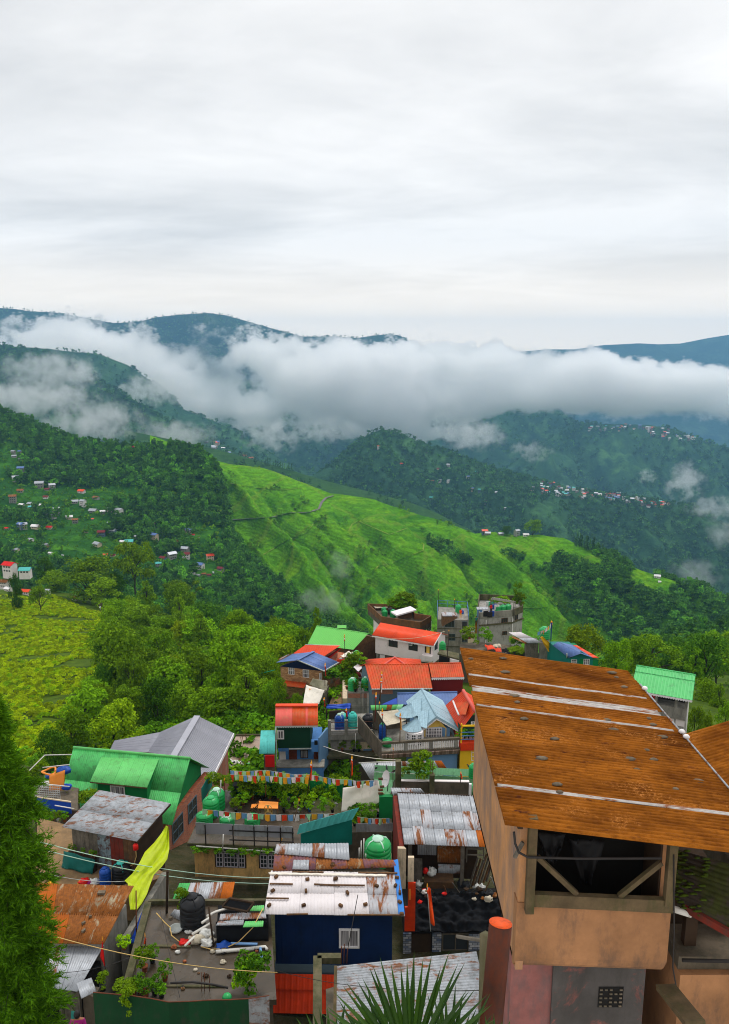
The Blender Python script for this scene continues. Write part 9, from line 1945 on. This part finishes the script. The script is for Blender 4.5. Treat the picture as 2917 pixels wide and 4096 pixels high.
village('mid_left',16,[(740,1740),(900,1760),(1150,1850),(1100,1880),(850,1810)],9,14,'tiny house on the misty ridge behind the tea hill','houses on the misty ridge',5)
village('tea',12,[q('V',*p)for p in((760,490),(830,480),(1060,540),(1050,560),(900,530))],6,9,'small house in the hamlet on the tea hill crest','houses of the crest hamlet',6)
village('tea',6,[q('V',*p)for p in((40,372),(130,378),(400,390),(400,398),(60,384))],5,7,'small house under the round tree on the tea hill crest','houses under the crest tree',7)
for x,y,wd in((1165,655,42),(1180,685,20)):
 h=hland('tea',*q('V',x,y))
 if h:far_house(h,wd*.6262/F*h.y*.9,'white_paint','white_wall',-.35,('long' if wd>50 else 'short')+' white barn-like house at the end of the crest','barns of the crest',1)
#road over the tea hill
def path(name,key,pts,wd,m,lift=.6):
 P3=[]
 for(x0,y0),(x1,y1)in zip(pts[:-1],pts[1:]):
  for k in range(8):
   h=hland(key,x0+(x1-x0)*k/8,y0+(y1-y0)*k/8)
   if h:P3.append(h)
 vs=[]
 for i,p in enumerate(P3):
  d=P3[min(i+1,len(P3)-1)]-P3[max(i-1,0)];s=V3(-d.y,d.x,0).normalized()*wd/2
  vs+=[p-s+UP*lift,p+s+UP*lift]
 MB().add(vs,[(2*i,2*i+1,2*i+3,2*i+2)for i in range(len(P3)-1)]).build(name,m,kind='structure')
mat('road_tar',rgb(118,112,108),var=.15,scale=.1,rough=.9);mat('foot_path',rgb(128,152,44),var=.2,scale=.1,rough=.95)
path('road','tea',[q('U',*p)for p in((60,400),(200,390),(330,382),(440,356),(540,355),(600,335),(615,300),(640,272),(690,258))],3.6,'road_tar')
path('path','tea',[q('U',*p)for p in((280,598),(360,550),(440,505),(530,470),(570,420),(595,398))],1.6,'foot_path')
path('path','tea',[q('U',*p)for p in((100,190),(250,215),(400,228),(520,215))],1.5,'foot_path');path('path','tea',[q('U',*p)for p in((770,460),(790,420),(830,405),(1000,480),(1110,440))],1.4,'foot_path');path('path','tea',[q('U',*p)for p in((900,700),(940,655),(1000,645),(1190,570),(1195,530))],1.4,'foot_path');path('path','tea',[q('U',*p)for p in((640,720),(760,715),(870,705))],1.4,'foot_path');path('path','tea',[q('V',*p)for p in((310,850),(400,855),(470,845))],1.4,'foot_path')
#poplar-like trees on the ridges
POP=crown('crown_poplar','leaf_far','column',88,.16,160,16)[0]
def poplar(p,h,label,group):
 o=bpy.data.objects.new('poplar_tree',POP);COL.objects.link(o);o.location=p-UP*.5;o.scale=(h*.34,h*.34,h);return tag(o,label,'tree',group)
r_=random.Random(9)
for x0,y0,x1,y1,n_,key,hh,lab,grp in((300,70,420,95,9,'dull',14,'dark slim tree in the left row on the dull green ridge','left row of ridge trees'),(430,100,500,110,5,'dull',13,'dark slim tree in the middle row on the dull green ridge','middle row of ridge trees'),(575,130,620,135,4,'dull',13,'dark slim tree in the third row on the dull green ridge','third row of ridge trees'),(665,160,755,185,9,'dull',13,'dark slim tree in the right row on the dull green ridge','right row of ridge trees')):
 for i in range(n_):
  f=(i+r_.random()*.5)/n_;h=hland(key,*q('U',x0+(x1-x0)*f,y0+(y1-y0)*f+14))
  if h:poplar(h,hh*r_.uniform(.8,1.3),lab,grp)
for i in range(26):
 h=hland('tea',*q('V',640+i*7.5+r_.uniform(-4,4),432+i*2.6+r_.uniform(8,26)))
 if h:poplar(h,r_.uniform(9,16),'dark slim tree in the clump on the tea hill crest','crest clump trees')
for i,(k,x,y,key,kd,wd,lab)in enumerate((('V',370,385,'tea','round_b',22,'broad round tree on the tea hill crest'),('V',205,385,'tea','dark',13,'small dark tree left of the round crest tree'),('U',938,282,'tea','dark',13,'lone round tree on the tea hill shoulder'),('V',220,725,'tea','column',7,'lone slim tree on the right tea slope'),('S',432,130,'wood','column',12,'slim dark tree on the left ridge'),('S',660,195,'wood','column',17,'tall dark tree on the ridge beside the teal roof'),('S',990,225,'wood','dark',18,'round dark tree right of the ridge houses'),('S',1115,225,'wood','dark',16,'dark tree at the right end of the wooded ridge'),('S',915,225,'wood','dark',15,'rounded tree behind the red ridge house'))):
 h=hland(key,*q(k,x,y))
 if h:tree(kd,h-UP*.5,wd*.9,wd,lab,'ridge trees')
#people
def person(base,h,yaw,label,top,legs,seated=False,arm=0.3):
 """one continuous skinned body; hair as its child"""
 S=h/1.65;J={'pel':(0,0,.92),'sp':(0,.01,1.12),'ch':(0,.0,1.32),'nk':(0,.01,1.42),'hd':(0,-.02,1.52),'hd2':(0,-.02,1.60),'sl':(-.17,0,1.36),'sr':(.17,0,1.36),'el':(-.23,.04,1.10),'er':(.23,.04,1.10),'wl':(-.16,-.16,.98),'wr':(.24,-.12,.95),'fl':(-.13,-.24,.97),'fr':(.22,-.22,.93),'hl':(-.09,0,.86),'hr':(.09,0,.86),'kl':(-.10,-.03,.48),'kr':(.10,-.03,.48),'al':(-.10,.02,.08),'ar':(.10,.02,.08),'tl':(-.11,-.14,.04),'tr':(.11,-.14,.04)}
 E=(('pel','sp'),('sp','ch'),('ch','nk'),('nk','hd'),('hd','hd2'),('ch','sl'),('ch','sr'),('sl','el'),('sr','er'),('el','wl'),('er','wr'),('wl','fl'),('wr','fr'),('pel','hl'),('pel','hr'),('hl','kl'),('hr','kr'),('kl','al'),('kr','ar'),('al','tl'),('ar','tr'))
 rad={'pel':.15,'sp':.135,'ch':.14,'nk':.055,'hd':.085,'hd2':.08,'sl':.065,'sr':.065,'el':.045,'er':.045,'wl':.032,'wr':.032,'fl':.03,'fr':.03,'hl':.10,'hr':.10,'kl':.065,'kr':.065,'al':.04,'ar':.04,'tl':.035,'tr':.035}
 ks=list(J);me=bpy.data.meshes.new('person');me.from_pydata([tuple(c*S for c in J[k])for k in ks],[(ks.index(a),ks.index(b))for a,b in E],[])
 o=bpy.data.objects.new('person',me);COL.objects.link(o);sk=o.modifiers.new('skin','SKIN');sk.use_smooth_shade=True
 for k,v in zip(ks,me.skin_vertices[0].data):v.radius=(rad[k]*S,rad[k]*S*(.75 if k in('pel','sp','ch')else 1));v.use_root=(k=='pel')
 o.modifiers.new('sub','SUBSURF').levels=2;o.modifiers['sub'].render_levels=2
 dg=bpy.context.evaluated_depsgraph_get();me2=bpy.data.meshes.new_from_object(o.evaluated_get(dg));o.modifiers.clear();o.data=me2;me2.materials.clear()
 for m in(top,legs,'skin'):me2.materials.append(MATS[m])
 for p in me2.polygons:
  c=p.center/S;p.material_index=2 if(c.z>1.40 or(c.z<1.06 and abs(c.x)>.12 and c.y<-.10 and c.z>.8))else(0 if c.z>.88 else 1);p.use_smooth=True
 o.location=base;o.rotation_euler=(0,0,yaw);ORG[o.name]=Vector(base);tag(o,label,'person','people')
 hm=MB();hm.smooth=True;hm.lathe((0,.015*S,1.53*S),[(.02*S,-.10*S),(.085*S,-.05*S),(.105*S,.03*S),(.085*S,.11*S),(.02*S,.145*S)],12,.95,1.08)
 hme=bpy.data.meshes.new('hair');hme.from_pydata(hm.v,[],hm.f);hme.materials.append(MATS['hair']);ho=bpy.data.objects.new('hair',hme);COL.objects.link(ho);ho.parent=o;hme.polygons.foreach_set('use_smooth',hm.sm)
 return o
p=P(*q('B',690,1490),23.0);person(p-UP*1.38,1.58,R(185),'person in magenta top with teal shawl seen from behind by the tin fence','cloth_magenta','wood_dark')
a=P(*q('B',640,1480),22.9);cloth_mb(a+V3(-.05,.1,.08),a+V3(.12,.05,.1),a+V3(.10,0,-.55),a+V3(-.08,.02,-.55),5,7,0,.04,3).build('shawl','tarp_teal',None,'teal shawl over the shoulder of the person in magenta','shawl')
p=P(*q('I',335,240),127.0);person(p-UP*.2,1.6,R(20),'person in red tending the rooftop garden of the grey building','red_wall','wood_dark');p=P(*q('H',1258,335),122.0);person(p-UP*.2,1.5,R(-30),'person in orange and white on the blue railed concrete roof','flag_saffron','flag_yellow')
p=P(*q('I',178,320),125.5);person(p-UP*1.0,1.6,R(0),'person at the left corner of the grey building','teal_dark','wood_dark')
#foreground plants
#conifer at the left edge
leaf_mat('needle',(.024,.085,.003),(.140,.330,.010),.3,.0);rs=np.random.RandomState(12)
base=P(5,4096,15.0);t=thing('foreground_conifer','big drooping green conifer filling the lower left edge','tree',V3(base.x-.1,base.y,base.z-4));tx,ty=-6.5,base.y
ztip=P(20,2690,15.0).z;zbot=base.z-3
MB().tube([(tx,ty,zbot-3),(tx,ty,(zbot+ztip)/2),(tx,ty,ztip)],[.35,.2,.04],8).build('trunk','bark',t)
NB=1100;br=MB();O=[];T=[]
for i in range(NB):
 f=rs.rand()**1.1;z=ztip-f*(ztip-zbot);az=rs.uniform(-math.pi*.8,math.pi*.35);L_=(.08+.60*min(1,f/.26)**.9)*rs.uniform(.45,1.3)*(.8+.35*math.sin(f*40+az*2))
 d=np.array([math.cos(az),math.sin(az),0]);droop=rs.uniform(.15,.5)
 s_=np.linspace(0,1,4);pts=np.array([tx,ty,z])+d*(L_*s_)[:,None]+np.array([0,0,1.0])*(.28*L_*s_-droop*L_*s_*s_*1.5)[:,None]
 br.tube([tuple(v)for v in pts],[.018,.012,.008,.004],3,False)
 n_=int(14+26*L_);u=(.12+.88*rs.rand(n_)**.8);c=np.stack([np.interp(u,s_,pts[:,k])for k in range(3)],1);td=d*rs.uniform(.35,1,(n_,1))+rs.normal(size=(n_,3))*.5;td[:,2]=td[:,2]*.5-.05;td/=np.linalg.norm(td,axis=1)[:,None]
 O.append(c);T.append(td)
O=np.concatenate(O);T=np.concatenate(T);n_=len(O);tl_=rs.uniform(.10,.24,(n_,1));V=[]
for m_i in range(9):
 b0=O+T*tl_*m_i/9;nd=T*.9+rs.normal(size=(n_,3))*.42;nd/=np.linalg.norm(nd,axis=1)[:,None];sd=np.cross(nd,rs.normal(size=(n_,3)));sd/=np.linalg.norm(sd,axis=1)[:,None];V.append(np.stack([b0-sd*.010,b0+sd*.010,b0+nd*rs.uniform(.07,.12,(n_,1))],1))
V=np.concatenate(V).reshape(-1,3);br.build('branches','bark',t)
me=np_mesh('needles',V-np.array(origin(t)),np.arange(len(V)).reshape(-1,3),'needle');o=bpy.data.objects.new('crown',me);COL.objects.link(o);o.parent=t
#fan palm at the bottom
leaf_mat('palm_leaf',(.020,.060,.006),(.055,.130,.012),.25,.1,spec=.4,rough=.45)
t=thing('fan_palm','fan palm with stiff pointed leaf blades at the bottom centre','palm',P(1650,4700,6.5))
MB().tube([P(1650,4700,6.5),P(1660,4330,6.6)],.12,8).build('trunk','bark',t)
for(cx,cy,D,n_,a0,a1,L0,lean,roll)in((1640,4290,6.0,30,-66,60,.96,.15,0),(1560,4330,6.4,22,-72,40,.80,.3,1),(1790,4330,6.4,20,-30,64,.78,.3,2),(1330,4300,6.6,12,-75,15,.60,.2,3),(1980,4300,6.2,10,-12,66,.50,.2,4),(2290,4330,6.4,9,-50,45,.50,.2,5)):
 c=P(cx,cy,D);up=(P(cx,cy-300,D)-c).normalized();rt=V3(1,0,0);fwd=up.cross(rt)
 leaf=MB()
 for k in range(n_):
  a=R(a0+(a1-a0)*(k+.5)/n_+rnd.uniform(-1.2,1.2));d=(up*math.cos(a)+rt*math.sin(a)+fwd*lean*rnd.uniform(-.6,.6)).normalized();sd=d.cross(fwd).normalized();L_=L0*rnd.uniform(.84,1.04)*(1-.25*abs(math.sin(a))**2);wd=.024
  q0,q1,q2=c+d*L_*.30,c+d*L_*.65,c+d*L_+fwd*rnd.uniform(-.02,.05)
  f_=fwd*.012
  leaf.add([c+d*L_*.05-sd*.004,c+d*L_*.05+sd*.004,q0-sd*wd*.8+f_,q0-f_,q0+sd*wd*.8+f_,q1-sd*wd*.75+f_,q1-f_,q1+sd*wd*.75+f_,q2],[(0,3,2),(0,1,3),(1,4,3),(2,3,6,5),(3,4,7,6),(5,6,8),(6,7,8)])
 leaf.build('fan_leaf','palm_leaf',t);
 st=MB();st.tube([c,lerp(c,P(1655,4400,6.6),.7)],.012,5);st.build('leaf_stalk','palm_leaf',t)
